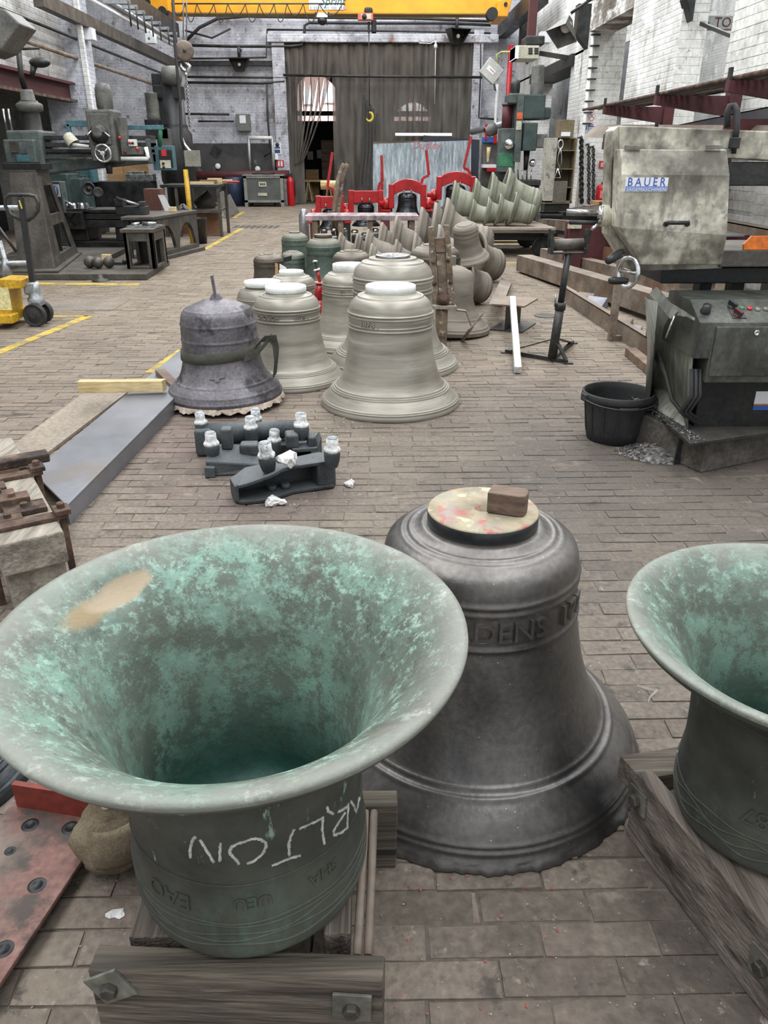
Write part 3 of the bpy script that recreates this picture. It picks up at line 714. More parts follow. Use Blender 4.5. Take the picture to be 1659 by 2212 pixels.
def resample(pts, n):
    P = np.array(pts, float); d = np.r_[0, np.cumsum(np.hypot(*np.diff(P, axis=0).T))]
    # Catmull-Rom through the given points
    out = []
    for s in np.linspace(0, d[-1]-1e-9, n):
        i = int(np.searchsorted(d, s, 'right')-1); i = min(max(i, 0), len(P)-2)
        t = (s-d[i])/max(1e-9, d[i+1]-d[i])
        p0 = P[max(i-1, 0)]; p1 = P[i]; p2 = P[i+1]; p3 = P[min(i+2, len(P)-1)]
        h = d[i+1]-d[i]
        m1 = (p2-p0)/max(1e-9, (d[i+1]-d[max(i-1, 0)]))*h; m2 = (p3-p1)/max(1e-9, (d[min(i+2, len(P)-1)]-d[i]))*h
        out.append((2*t**3-3*t**2+1)*p1+(t**3-2*t**2+t)*m1+(-2*t**3+3*t**2)*p2+(t**3-t**2)*m2)
    return np.array(out)
def mould(prof, rings):                              # rings: (r, z, amplitude, half width) raised beads
    P = prof.copy(); T = np.gradient(P, axis=0); Nn = np.c_[T[:, 1], -T[:, 0]]; Nn /= np.linalg.norm(Nn, axis=1)[:, None]+1e-9
    S = np.r_[0, np.cumsum(np.hypot(*np.diff(P, axis=0).T))]
    off = np.zeros(len(P))
    for r, z, a, w in rings:
        k = int(np.argmin((P[:, 0]-r)**2+(P[:, 1]-z)**2)); off += a*np.exp(-((S-S[k])/w)**2)
    return P+Nn*off[:, None]
STD = [(1.0, 0), (1.003, .02), (.985, .045), (.955, .075), (.88, .13), (.82, .165), (.745, .21), (.695, .275), (.655, .36), (.622, .45), (.598, .55), (.584, .66), (.582, .74), (.584, .81), (.575, .865), (.545, .91), (.494, .943), (.42, .966), (.357, .985), (.345, 1.0), (.0, 1.0)]
STD_R = [(.98, .05, .008, .012), (.965, .068, .006, .01), (.845, .15, .009, .011), (.82, .165, .009, .011), (.795, .18, .008, .011), (.582, .705, .012, .012), (.583, .735, .008, .012), (.583, .83, .012, .012), (.582, .80, .007, .012), (.45, .958, .008, .014)]
def bell_mesh(R, H, n=64, m=110, prof=STD, rings=STD_R, amp=1.0):
    P = resample([(r*R, z*H) for r, z in prof], m)
    P = mould(P, [(r*R, z*H, a*R*amp*2.0, w*R*.62) for r, z, a, w in rings])
    P[:, 0] = np.maximum(P[:, 0], 0.0008)
    # wall thickness: the inside of the mouth
    inner = [(R*.93, 0.001), (R*.86, H*.06), (R*.7, H*.2), (R*.55, H*.5), (R*.52, H*.8), (R*.45, H*.92), (.001, H*.94)]
    return [tuple(p) for p in inner[::-1]]+[tuple(p) for p in P]
def rad_at(prof, z):
    best = 0
    for (r0, z0), (r1, z1) in zip(prof, prof[1:]):
        if min(z0, z1) <= z <= max(z0, z1) and abs(z1-z0) > 1e-9:
            best = max(best, r0+(r1-r0)*(z-z0)/(z1-z0))
    return best
def wrap_text(body, size, prof, zc, th0, mtl, parent, M, depth=.004, inv=False, name='raised_lettering', spacing=1.0, align='CENTER', tilt=0.0):
    vs, fs = text_geo(body, size, depth, align=align, spacing=spacing)
    # subdivide nothing: glyph outlines are dense enough for the curvature
    out = []
    for x, y, d in vs:
        if inv: x, y = -x, -y
        z = zc+y+tilt*x; r = rad_at(prof, z); a = th0+x/max(.05, rad_at(prof, zc))
        out.append(((r+d)*math.cos(a), (r+d)*math.sin(a), z))
    return B().add(out, fs, M).build(name, mtl, parent, fix=False)

def disc_pad(h, r, name, mtl, parent, base, z, hole=.25, n=48, side=None):
    P = [(.001, z), (r*.97, z), (r, z+.004), (r, z+h-.004), (r-.004, z+h), (r*hole, z+h), (r*hole*.95, z+h*.6), (.001, z+h*.6)]
    o = B().lathe(P, n, Matrix.Translation(base)).build(name, mtl, parent)
    if side is not None:
        o.data.materials.append(side)
        for f in o.data.polygons:
            if abs(f.normal.z) < .6 and f.center.length > 0 and math.hypot(*(f.center-Vector((0, 0, 0))).xy) > r*.9: f.material_index = 1
    return o

def std_bell(name, label, c, R, H, mtl, group=None, pad=None, n=64, m=110, rot=None, prof=STD, rings=STD_R, amp=1.0, text=None):
    t = thing(name, label, 'bell', (0, 0, 0), 0, group)
    pr_ = bell_mesh(R, H, n, m, prof, rings, amp)
    B().lathe(pr_, n).build('bell_body', mtl, t)
    if pad: disc_pad(pad[0], pad[1], 'top_pad', pad[2], t, (0, 0, 0), H-.002)
    for tx in (text or []):
        wrap_text(tx[0], tx[1], pr_, tx[2], tx[3], mtl, t, None, tx[4] if len(tx) > 4 else .009)
    t.location = c
    if rot: t.rotation_euler = rot
    return t
GW = 'machined bells standing mouth down with resin pads'
def front(c): return math.atan2(-c[1], -c[0])        # direction from a bell to the camera
# ---- the six machined bells
c1 = (.141, 5.177, 0)
std_bell('bell', 'foremost pale machined bell with white resin pad, standing mouth down', c1, .476, .752, bell_white, GW, (.04, .165, pad_white), 112, 300,
         text=[('1878 .', .055, .575, front(c1)-.52), ('.', .05, .575, front(c1)+1.05)])
c2 = (gnd(612, 845).x+.02, 5.80, 0)
std_bell('bell', 'pale machined bell dated 1878 with white pad, just right of the strapped sooty bell', c2, .415, .655, bell_white, GW, (.042, .15, pad_white), 96, 260,
         text=[('OROUGH', .042, .50, front(c2)-.62), ('1878 .', .048, .50, front(c2)+.42)])
c3 = (at(566, 603, 6.55).x, 6.55, 0)
std_bell('bell', 'small pale machined bell with white pad, half hidden at left rear of the 1878 bell', c3, .365, .585, bell_white, GW, (.04, .15, pad_white), 72, 200)
c4 = (at(629, 583, 7.45).x, 7.45, 0)
std_bell('bell', 'pale machined bell with narrow white pad, behind the 1878 bell and beside the red jack', c4, .37, .555, bell_white, GW, (.035, .115, pad_white), 72, 200,
         text=[('HUDD', .035, .41, front(c4)+.25)])
c5 = (at(754, 575, 7.0).x, 7.0, 0)
std_bell('bell', 'pale machined bell with tall white pad, right of the red jack', c5, .41, .645, bell_white, GW, (.06, .145, pad_white), 80, 220,
         text=[('52', .045, .49, front(c5)-.25), ('TOST', .042, .49, front(c5)+.45)])
c6 = (.185, 6.2, 0)
std_bell('bell', 'largest pale machined bell with worn flat crown, directly behind the foremost one', c6, .53, .845, bell_white, GW, (.022, .135, steel), 96, 260)

# ---- dark inscribed bell in the foreground
DK = [(.485, .0), (.482, .012), (.470, .03), (.462, .045), (.452, .07), (.435, .095), (.408, .12), (.383, .138), (.362, .15), (.338, .19), (.312, .25), (.290, .32), (.275, .39), (.266, .44), (.260, .475), (.256, .54), (.253, .60), (.250, .630), (.240, .655), (.220, .672), (.198, .680), (.183, .684), (.165, .692), (.150, .700), (.001, .7005)]
pk = resample(DK, 230)
pk = mould(pk, [(.462, .045, .006, .006), (.455, .062, .005, .006), (.383, .138, .005, .006), (.362, .150, .005, .006), (.2585, .482, .006, .006), (.254, .575, .004, .006), (.252, .596, .006, .006), (.205, .678, .003, .006), (.183, .684, .005, .005)])
pk[:, 0] = np.maximum(pk[:, 0], .0008)
dprof = [(.001, .62), (.2, .6), (.24, .4), (.33, .15), (.42, .02), (.44, .001)]+[tuple(p) for p in pk]
cd = (.285, 1.772, 0)
db = thing('bell', 'dark graphite foreground bell with raised lettering and mottled resin pad', 'bell')
o = B().lathe(dprof, 200).build('bell_body', bell_dark, db)
for v in o.data.vertices:                             # ragged cast edge of the mouth
    if v.co.z < .02 and math.hypot(v.co.x, v.co.y) > .46:
        a = math.atan2(v.co.y, v.co.x); w = .0025*math.sin(23*a)+.002*math.sin(51*a+1)+.002*math.sin(97*a); k = 1+w/.48; v.co.x *= k; v.co.y *= k
disc_pad(.04, .141, 'resin_pad', pad_top, db, (0, 0, 0), .699, .16, 72, side=pad_black)
for a in (.3, 2.1, 4.1):
    B().cyl((.09*math.cos(a), .09*math.sin(a), .737), (.09*math.cos(a), .09*math.sin(a), .7402), .011, .011, 14).build('bolt_plug', mat('plug', [hx('cbbf8e'), hx('d8cfa4')], 5, .6), db)
wrap_text('RDENS', .074, [tuple(p) for p in pk], .531, front(cd)-.20, bell_dark, db, None, .010, spacing=1.0, align='LEFT')
wrap_text('177', .078, [tuple(p) for p in pk], .531, front(cd)+.86, bell_dark, db, None, .010, spacing=1.0, align='LEFT')
db.location = cd
blk = B()
pts = [(-.048, -.03), (.03, -.03), (.045, -.022), (.048, -.005), (.046, .018), (.035, .03), (-.048, .03)]
Mb = TR(.345, 1.752, .7405) @ RZ(-.38)
blk.prism(pts, .055, Mb)
tag(blk.build('wood_block', wood_brn, None, .003), 'small brown block with one rounded end, on the resin pad of the dark bell', 'block')

# ---- green upturned bell on the left
def green_bell(R, c, base, sc, label, tilt=0):
    out = [(.001, .0), (.19, .0), (.226, .004), (.243, .02), (.248, .05), (.249, .09), (.248, .14), (.242, .2), (.243, .27), (.247, .335), (.252, .395), (.275, .44), (.312, .485), (.36, .525), (.402, .553), (.428, .568), (.444, .583), (.450, .596)]
    inn = [(.449, .602), (.440, .6035), (.418, .596), (.385, .574), (.345, .543), (.308, .503), (.275, .452), (.247, .385), (.226, .305), (.214, .22), (.207, .14), (.19, .085), (.14, .06), (.001, .055)]
    out = [(r*sc[0], z*sc[1]) for r, z in out]; inn = [(r*sc[0], z*sc[1]) for r, z in inn]
    po = resample(out, 100); po = mould(po, [(.30*sc[0], .475*sc[1], .004, .006), (.36*sc[0], .525*sc[1], .003, .005), (.428*sc[0], .568*sc[1], .003, .005)])
    pi_ = resample(inn, 80); po[:, 0] = np.maximum(po[:, 0], .0008); pi_[:, 0] = np.maximum(pi_[:, 0], .0008)
    t = thing('bell', label, 'bell')
    mo, *_ = patina('patina_outside', 0)
    mi, col, mx, mr, N, L, bs, tc, noise, mul = patina('patina_and_throat_shade', R)
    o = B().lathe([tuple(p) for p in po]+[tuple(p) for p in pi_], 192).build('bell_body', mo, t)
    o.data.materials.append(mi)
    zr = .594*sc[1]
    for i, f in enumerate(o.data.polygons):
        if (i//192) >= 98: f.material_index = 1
    return t, o, po, (mi, col, mx, mr, N, L, bs, tc, noise, mul)
cg = Vector((-.249, 1.165, .2))
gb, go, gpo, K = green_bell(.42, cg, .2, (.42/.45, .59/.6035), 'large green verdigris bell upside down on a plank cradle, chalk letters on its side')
mi, col, mx, mr, N, L, bs, tc, noise, mul = K
def hit(px, py, c, prof):                             # point of a bell's outer wall seen at a pixel of the photograph
    d = _ray(px, py); d = d/np.linalg.norm(d)
    for i in range(4000):
        t = .6+i*.001; p = np.array([0, 0, EYE])+d*t
        z = p[2]-c[2]
        if 0 < z < .6:
            r = rad_at(prof, z)
            if math.hypot(p[0]-c[0], p[1]-c[1]) <= r: return Vector(p)-c
    return None
def hit_in(px, py, c, inn):
    d = _ray(px, py); d = d/np.linalg.norm(d)
    for i in range(4000):
        t = .6+i*.001; p = np.array([0, 0, EYE])+d*t
        z = p[2]-c[2]
        if z < .588 and math.hypot(p[0]-c[0], p[1]-c[1]) >= np.interp(z, inn[0], inn[1]): return Vector(p)-c
    return None
inz = ([q*.59/.6035 for q in (.055, .06, .085, .14, .22, .305, .385, .452, .503, .543, .574, .596, .6035)], [q*.42/.45 for q in (.001, .14, .19, .207, .214, .226, .247, .275, .308, .345, .385, .418, .440)])
# clapper wear on the inside of the lip: bright bare metal, a lens-shaped hollow
w0 = hit_in(185, 1315, cg, inz); w1 = hit_in(325, 1238, cg, inz); w2 = hit_in(130, 1365, cg, inz)
def ellipsoid(p, q, wid, lo, hi):
    ctr = (p+q)/2; ax = (q-p); Lh = ax.length/2; ax.normalize()
    sb = N.new('ShaderNodeVectorMath'); sb.operation = 'SUBTRACT'; L.new(tc.outputs['Object'], sb.inputs[0]); sb.inputs[1].default_value = ctr
    dt = N.new('ShaderNodeVectorMath'); dt.operation = 'DOT_PRODUCT'; L.new(sb.outputs[0], dt.inputs[0]); dt.inputs[1].default_value = ax
    le = N.new('ShaderNodeVectorMath'); le.operation = 'DOT_PRODUCT'; L.new(sb.outputs[0], le.inputs[0]); L.new(sb.outputs[0], le.inputs[1])
    d2 = N.new('ShaderNodeMath'); d2.operation = 'MULTIPLY'; L.new(dt.outputs['Value'], d2.inputs[0]); L.new(dt.outputs['Value'], d2.inputs[1])
    pe = N.new('ShaderNodeMath'); pe.operation = 'SUBTRACT'; L.new(le.outputs['Value'], pe.inputs[0]); L.new(d2.outputs[0], pe.inputs[1])
    a = N.new('ShaderNodeMath'); a.operation = 'DIVIDE'; L.new(d2.outputs[0], a.inputs[0]); a.inputs[1].default_value = Lh*Lh
    b = N.new('ShaderNodeMath'); b.operation = 'DIVIDE'; L.new(pe.outputs[0], b.inputs[0]); b.inputs[1].default_value = wid*wid
    s = N.new('ShaderNodeMath'); s.operation = 'ADD'; L.new(a.outputs[0], s.inputs[0]); L.new(b.outputs[0], s.inputs[1])
    s2 = N.new('ShaderNodeMath'); s2.operation = 'ADD'; L.new(s.outputs[0], s2.inputs[0]); L.new(mr(noise(14, 6, off=4.), .3, .7, -.3, .3), s2.inputs[1])
    return mr(s2.outputs[0], hi, lo)
e1 = ellipsoid(w0, w1, .034, .6, 1.0)
e2 = ellipsoid(w2, w0+(w1-w0)*.6, .03, .3, 1.1)
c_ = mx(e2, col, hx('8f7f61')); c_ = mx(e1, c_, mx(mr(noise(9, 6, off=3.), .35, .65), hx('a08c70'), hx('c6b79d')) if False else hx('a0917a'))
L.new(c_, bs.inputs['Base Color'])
for f in go.data.vertices:
    p = f.co; q = (w0+w1)/2; ax = (w1-w0).normalized(); d = p-q; la = d.dot(ax)/((w1-w0).length/2); pe = (d-ax*d.dot(ax)).length/.045
    s = la*la+pe*pe
    if s < 1 and p.z > .4:
        k = 1+.012/.38*(1-s); p.x *= k; p.y *= k; p.z -= .006*(1-s)
outp = [tuple(p) for p in gpo]
chalk = mat('chalk', [hx('9fa29c'), hx('cfd0ca')], 60, .95, .02, 0, bump=0, grain=.2)
strokes = [[(45, 440), (42, 390), (52, 330), (70, 280), (95, 265)], [(125, 285), (185, 380), (245, 480)], [(300, 315), (299, 390), (295, 470)],
           [(460, 495), (425, 450), (388, 410), (378, 390), (400, 345), (460, 318), (520, 300), (560, 285), (600, 278), (650, 290), (685, 315), (690, 350), (650, 420), (580, 475), (525, 492)],
           [(930, 200), (900, 260), (885, 310), (885, 370), (888, 425)], [(735, 512), (800, 488), (850, 465), (915, 440), (980, 425)],
           [(970, 198), (1080, 150), (1130, 125), (1180, 100)], [(1172, 110), (1168, 200), (1178, 270), (1185, 325)],
           [(1210, 5), (1215, 45), (1260, 70)], [(1300, 55), (1345, 30), (1385, 5)], [(1388, -20), (1384, 90), (1378, 190), (1330, 230), (1270, 250), (1264, 210), (1300, 150), (1360, 60)],
           [(1410, -40), (1440, 10), (1455, 60)], [(1480, -70), (1470, -10), (1455, 50)]]
ch = B()
for s in strokes:
    P = []
    for a, b in s:
        p = hit(400+a/3.95, 1740+b/3.95, cg, outp)
        if p is not None:
            n_ = Vector((p.x, p.y, 0)).normalized(); P.append(p+n_*.0002)
    if len(P) > 1:
        P2 = []
        for a, b in zip(P, P[1:]):
            for k in range(4): P2.append(a.lerp(b, k/4)+Vector((RND.uniform(-1, 1), RND.uniform(-1, 1), RND.uniform(-1, 1)))*.0006)
        P2.append(P[-1])
        ch.tube(P2, [.0022+.0014*RND.random() for _ in P2], 6)
ch.build('chalk_lettering', chalk, gb)
for zc, amp_, ph in ((.055, .010, 0), (.075, .007, 1.2), (.09, .013, 2.2), (.108, .006, .5), (.12, .004, 3.), (.205, .002, 1.)):
    pts = []
    for k in range(160):
        a = 2*math.pi*k/160; z = zc+amp_*math.sin(5*a+ph)*math.cos(2*a+ph*2); r = rad_at(outp, z)
        pts.append((r*math.cos(a), r*math.sin(a), z))
    B().tube(pts, .0028, 6, True).build('moulding_wire', go.data.materials[0], gb)
wrap_text('EAO', .05, outp, .155, front(cg)-.75, go.data.materials[0], gb, None, .003, inv=True)
wrap_text('UEU', .036, outp, .165, front(cg)-.05, go.data.materials[0], gb, None, .003, inv=True)
wrap_text('SHA', .036, outp, .165, front(cg)+.55, go.data.materials[0], gb, None, .003, inv=True)
gb.location = cg
# ---- green upturned bell on the right
cr = Vector((.888, 1.28, .2))
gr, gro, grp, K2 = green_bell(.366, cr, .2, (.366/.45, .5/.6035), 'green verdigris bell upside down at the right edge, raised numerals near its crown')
outr = [tuple(p) for p in grp]
for zc, amp_, ph in ((.05, .008, 0), (.066, .010, 1.5), (.082, .008, 3.0), (.10, .003, .5), (.36, .001, 0)):
    pts = []
    for k in range(160):
        a = 2*math.pi*k/160; z = zc+amp_*math.sin(9*a+ph); r = rad_at(outr, z)
        pts.append((r*math.cos(a), r*math.sin(a), z))
    B().tube(pts, .0024, 6, True).build('moulding_wire', gro.data.materials[0], gr)
wrap_text('1787', .055, outr, .15, front(cr)+.08, gro.data.materials[0], gr, None, .004, inv=True)
gr.location = cr

# ---- sooty cast bell with a strap round its waist
cs = Vector((-1.0, 5.2, .02))
ck = thing('bell', 'sooty grey rough-cast bell with ragged pale lip and a webbing strap round its waist', 'bell')
CP = [(.385, .03), (.392, .05), (.38, .085), (.355, .12), (.315, .155), (.288, .20), (.268, .26), (.258, .33), (.253, .42), (.25, .50), (.246, .555), (.232, .60), (.20, .628), (.15, .65), (.08, .672), (.001, .68)]
pc = mould(resample(CP, 140), [(.388, .06, .004, .006), (.37, .1, .004, .006), (.32, .15, .006, .006), (.252, .43, .005, .007), (.25, .53, .005, .006), (.215, .618, .004, .006)])
pc[:, 0] = np.maximum(pc[:, 0], .0008)
cprof = [(.001, .6), (.2, .55), (.22, .4), (.3, .15), (.35, .03)]+[tuple(p) for p in pc]
B().lathe(cprof, 120).build('bell_body', bell_cast, ck)
lipm = mat('burnt_sand_lip', [hx('8f8378'), hx('b9aa9b'), hx('cfc3b6')], 12, .9, .05, 0, bump=.5, bscale=60, stain=[(hx('4b4744'), 8, .58, .62)])
lp = B(); nn = 180; vs = []
for k in range(nn):
    a = 2*math.pi*k/nn; j = .022*abs(math.sin(9.3*a+math.sin(5*a)))+.016*RND.random()
    ca, sa = math.cos(a), math.sin(a)
    for r, z in ((.388, .045), (.396, .03), (.392+j*.5, .022-j*.55), (.375+j*.3, .02-j*.5), (.35, .04)): vs.append((r*ca, r*sa, max(-.016, z)))
fs = []
for k in range(nn):
    k2 = (k+1) % nn
    for i in range(4): fs.append((k*5+i, k2*5+i, k2*5+i+1, k*5+i+1))
lp.add(vs, fs).build('ragged_lip', lipm, ck)
st_ = B(); A0 = front(cs)
pts = [(.262*math.cos(a), .262*math.sin(a), .345+.012*math.sin(a*2+.4)) for a in [2*math.pi*k/48 for k in range(48)]]
vs = []; 
for k in range(48):
    a = 2*math.pi*k/48; z = .35+.02*math.sin(a-A0-.3)
    for r, dz in ((.262, -.035), (.272, -.03), (.270, .0), (.266, .03), (.256, .034)): vs.append((r*math.cos(a), r*math.sin(a), z+dz))
fs = []
for k in range(48):
    k2 = (k+1) % 48
    for i in range(4): fs.append((k*5+i, k2*5+i, k2*5+i+1, k*5+i+1))
B().add(vs, fs, None, True).build('bell_strap', strapm, ck)
sx = A0+1.15
e_ = lambda a, r, z: Vector((r*math.cos(a), r*math.sin(a), z))
B().strip([e_(A0+.55, .272, .33), e_(A0+.9, .30, .35), e_(A0+1.15, .33, .405), e_(A0+1.25, .345, .43), e_(A0+1.3, .365, .40), e_(A0+1.3, .37, .3), e_(A0+1.32, .36, .19)], .055, .006, (0, 0, 1) if False else (.3, .3, .8)).build('strap_tail', strapm, ck)
B().strip([e_(A0+.95, .27, .38), e_(A0+1.12, .31, .43), e_(A0+1.28, .37, .425), e_(A0+1.33, .38, .33), e_(A0+1.36, .35, .16)], .05, .006, (.5, .1, .7)).build('strap_tail', strapm, ck)
cb_ = B(); cb_.bar((.0, 0, .675), (-.012, 0, .83), .042, .014, (1, 0, 0)); cb_.hexa([(-.05, -.03, .66), (.05, -.03, .66), (.05, .03, .66), (-.05, .03, .66)], [(-.02, -.012, .715), (.02, -.012, .715), (.02, .012, .715), (-.02, .012, .715)])
cb_.build('crown_staple', bell_cast, ck, .003)
em = B(); p_ = lambda u, z: e_(A0-.15+u/.27, rad_at(cprof, z)+.002, z)
poly = [(-.05, .215), (-.048, .225), (-.02, .228), (-.012, .25), (.005, .252), (.012, .232), (.05, .238), (.052, .226), (.015, .22), (.008, .2), (-.012, .2), (-.018, .214)]
em.hexa([p_(u, z) for u, z in poly], [p_(u, z)*1.0+Vector((math.cos(A0), math.sin(A0), 0))*.008 for u, z in poly]).build('cast_emblem', bell_cast, ck)
ck.location = cs; ck.rotation_euler = (0.0, -.012, 0)

# ---- dusty older bells standing behind the machined ones
GD = 'dusty old bells standing behind the machined ones'
def dusty(px, py, Y, R, H, mtl, label, pad=None, n=48, prof=STD, rot=None, z=0):
    c = (at(px, py, Y).x, Y, z)
    return std_bell('bell', label, c, R, H, mtl, GD, pad, n, 90, rot, prof)
dusty(579, 545, 9.8, .31, .475, bell_olive, 'small dark bell with clipped crown at the left end of the old bells', (.012, .06, bell_olive))
dusty(632, 545, 10.4, .265, .44, bell_green, 'smallest greenish black bell, directly right of the small dark bell', (.01, .07, bell_green))
dusty(636, 500, 11.7, .325, .555, bell_green, 'greenish bell with little crown, farthest back beside the steel bench leg', (.02, .08, bell_green))
dusty(698, 507, 10.2, .375, .625, bell_green, 'tall greenish black bell with a brown round pad on its crown', (.045, .115, bell_olive))
dusty(759, 535, 9.0, .37, .595, bell_olive, 'olive bell with gilded shoulder glint, behind the tall white pad', (.012, .09, bell_olive))
dusty(941, 520, 8.4, .45, .715, bell_olive, 'broad dusty olive bell with mouldings, left of the iron headstock', (.012, .13, bell_olive))
c7 = (at(970, 575, 7.5).x, 7.5, .03)
PR7 = [(1.0, 0), (1.0, .02), (.985, .06), (.9, .13), (.78, .21), (.66, .31), (.58, .42), (.525, .55), (.49, .68), (.475, .78), (.465, .85), (.42, .915), (.3, .965), (.16, .99), (.001, 1.0)]
t7 = std_bell('bell', 'brown old bell with square crown stub, right behind the iron headstock', c7, .41, .6, bell_brown, GD, None, 64, 100, (0, .05, 0), PR7, [(.985, .05, .01, .012), (.95, .1, .008, .012), (.76, .225, .01, .012), (.475, .78, .01, .012), (.48, .72, .01, .012), (.46, .86, .01, .012)])
WM[t7.name] = Matrix.Identity(4)
B().bx(-.03, .03, -.03, .03, .59, .68).build('crown_stub', bell_brown, t7, .006)

# ---- bells lying on their sides, nested mouth to crown
def side_mesh(R):
    H = 1.55*R; P = bell_mesh(R, H, 40, 60)
    P = [p for p in P]; return P, H
def lying(px, py, Y, mtl, label, group, zg=0.0, yaw=10, n=48, R=None, name='bell', tilt=9.0):
    p = at(px, py, Y); dl = math.radians(tilt)
    R = R or (p.z-zg)/2/math.cos(dl)
    P, H = side_mesh(R); ph = math.radians(yaw)
    ax = Vector((math.cos(ph)*math.cos(dl), math.sin(ph)*math.cos(dl), -math.sin(dl)))
    # the top of the mouth is what the photograph shows at (px, py)
    upv = (Vector((0, 0, 1))-ax*ax.z).normalized(); c = Vector((p.x, p.y, zg+R*math.cos(dl)+.004))
    t = thing(name, label, 'bell', (0, 0, 0), 0, group)
    inner = [(.001, H*.93), (R*.46, H*.9), (R*.50, H*.8), (R*.525, H*.55), (R*.60, H*.35), (R*.70, H*.18), (R*.82, H*.06), (R*.92, .004)]
    outer = P[len([q for q in P if False]):]
    k = 7; prof = inner+P[k:]
    B().lathe(prof, n).build('bell_body', mtl, t)
    q = frame_to(c, ax, upv); t.matrix_world = q
    return t
GB = 'brown bells lying nested on their sides on the floor'
for i, (px, py, Y, w) in enumerate([(815, 480, 11.6, 'leftmost of the back row, smallest mouth'), (845, 467, 11.6, 'second from the left in the back row'), (898, 447, 11.6, 'middle of the back row'), (927, 437, 11.65, 'second from the right in the back row'), (944, 427, 11.7, 'rightmost of the back row, the tallest mouth')]):
    lying(px, py, Y, bell_brown, 'brown bell on its side, '+w, GB, yaw=-4, tilt=15 if px == 944 else 9)
for i, (px, py, Y, w) in enumerate([(727, 503, 11.3, 'left end of the front row beside the tall green bell'), (764, 505, 11.3, 'second from the left end of the front row'), (786, 495, 11.3, 'third from the left end of the front row'),
                                    (794, 526, 10.1, 'low, right behind the olive bell with gilded shoulder'), (846, 517, 10.1, 'in front of the middle of the back row'), (886, 503, 10.1, 'just left of the broad olive bell'), (936, 485, 10.1, 'behind the top of the iron headstock')]):
    lying(px, py, Y, bell_brown, 'brown bell on its side, '+w, GB, yaw=-4, tilt=15 if px == 944 else 9)
lying(985, 548, 8.9, bell_brown, 'brown bell on its side under the leaning bell, crown to the right', GB, yaw=30, R=.30, tilt=17)
lying(1012, 505, 10.6, bell_brown, 'brown bell lying on its side behind the leaning bell', GB, yaw=30, R=.36, tilt=17)
c8 = at(1012, 556, 8.95)
t8 = std_bell('bell', 'brown bell with two crown mouldings, leaning atop a bell lying on its side', (c8.x, c8.y, c8.z-.02), .235, .40, bell_brown, None, None, 56, 90, (.25, -.18, 0))
GS = 'sage bells lying nested on their sides on the flat trolley'
ZD = .475
for (px, py, w) in [(975, 390, 'leftmost of the rear row'), (1020, 385, 'second of the rear row'), (1055, 372, 'third of the rear row'), (1085, 362, 'biggest of the rear row, green crown to the right')]:
    lying(px, py, 14.75, bell_sage, 'sage bell on the trolley, '+w, GS, ZD, yaw=-5, tilt=15 if px == 1085 else 9)
for (px, py, w) in [(1018, 430, 'leftmost of the front row'), (1050, 425, 'second of the front row'), (1075, 418, 'third of the front row'), (1105, 415, 'rightmost of the front row')]:
    lying(px, py, 13.95, bell_sage, 'smaller sage grey bell lying on the trolley, '+w, GS, ZD, yaw=-6, tilt=15 if px == 1105 else 9)

# ================================================================ FOREGROUND
# ---- cradle of old planks under the left green bell
def bolt_on(parent, p, n, up, s=.034, rot=0.0, mt=None):
    n = Vector(n).normalized(); u = Vector(up).normalized(); x = u.cross(n).normalized()
    M = basis(p, x, u, n) @ RZ(rot)
    w = B().bx(-s, s, -s, s, 0, .006, M).build('square_washer', mt or plate_m, parent, .001)
    h = B().lathe([(.016, .006), (.0165, .008), (.0165, .018), (.014, .021), (.001, .021)], 6, M, False).build('bolt_head', bolt_m, w)
    return w
plate_m = mat('dull_zinc_plate', [hx('5a5a52'), hx('76756b'), hx('8a897e')], 12, .6, .1, .4, bump=.15)
bolt_m = mat('old_bolt_iron', [hx('3b3835'), hx('57524c')], 14, .55, .1, .5, bump=.2)
def plank(name, a, b, w, h, mt, parent, side=1, bev=.004):
    # a, b: top edge ends (nearest face); the plank hangs down by h and is w thick towards `side`
    a = Vector(a); b = Vector(b); d = (b-a).normalized(); n = Vector((-d.y, d.x, 0))*w*side; dz = Vector((0, 0, -h))
    j = lambda: Vector((RND.uniform(-1, 1), RND.uniform(-1, 1), RND.uniform(-1, 1)))*.002
    return B().hexa([a+dz+j(), b+dz+j(), b+n+dz+j(), a+n+dz+j()], [a+j(), b+j(), b+n+j(), a+n+j()]).build(name, mt, parent, bev)
cr1 = thing('bell_cradle', 'old plank cradle with bolted washers under the chalked green bell', 'cradle', (-.26, 1.15, 0))
fa = gnd(188, 2094, .2); fb = gnd(828, 2122, .2); fa.z = fb.z = .199
plank('front_plank', fa, fb, .052, .199, wood_old, cr1)
ba = Vector((-.52, 1.318, .199)); bb = gnd(858, 1742, .2); bb.z = .199
plank('back_plank', ba, bb, .05, .199, wood_old, cr1)
for px0, px1 in ((268, 392), (697, 756)):
    p0 = gnd(px0, 2050, .2).x; p1 = gnd(px1, 2050, .2).x
    B().hexa([(p0, 1.0, .13), (p1, 1.0, .13), (p1, 1.315, .13), (p0, 1.315, .13)], [(p0, 1.0, .197), (p1, 1.0, .197), (p1, 1.315, .197), (p0, 1.315, .197)]).build('rail', wood_oldy, cr1, .003)
dn = Vector((0, -1, 0)); fdir = (fb-fa).normalized(); fn = Vector((fdir.y, -fdir.x, 0))
def onplane(px, py, p0, n):
    d = Vector(_ray(px, py)); o = Vector((0, 0, EYE)); t = (Vector(p0)-o).dot(n)/d.dot(n); return o+d*t
bolt_on(cr1, onplane(240, 2128, fa, fn), fn, (0, 0, 1), .036, .5)
bolt_on(cr1, onplane(760, 2172, fa, fn), fn, (0, 0, 1), .036, -.04)
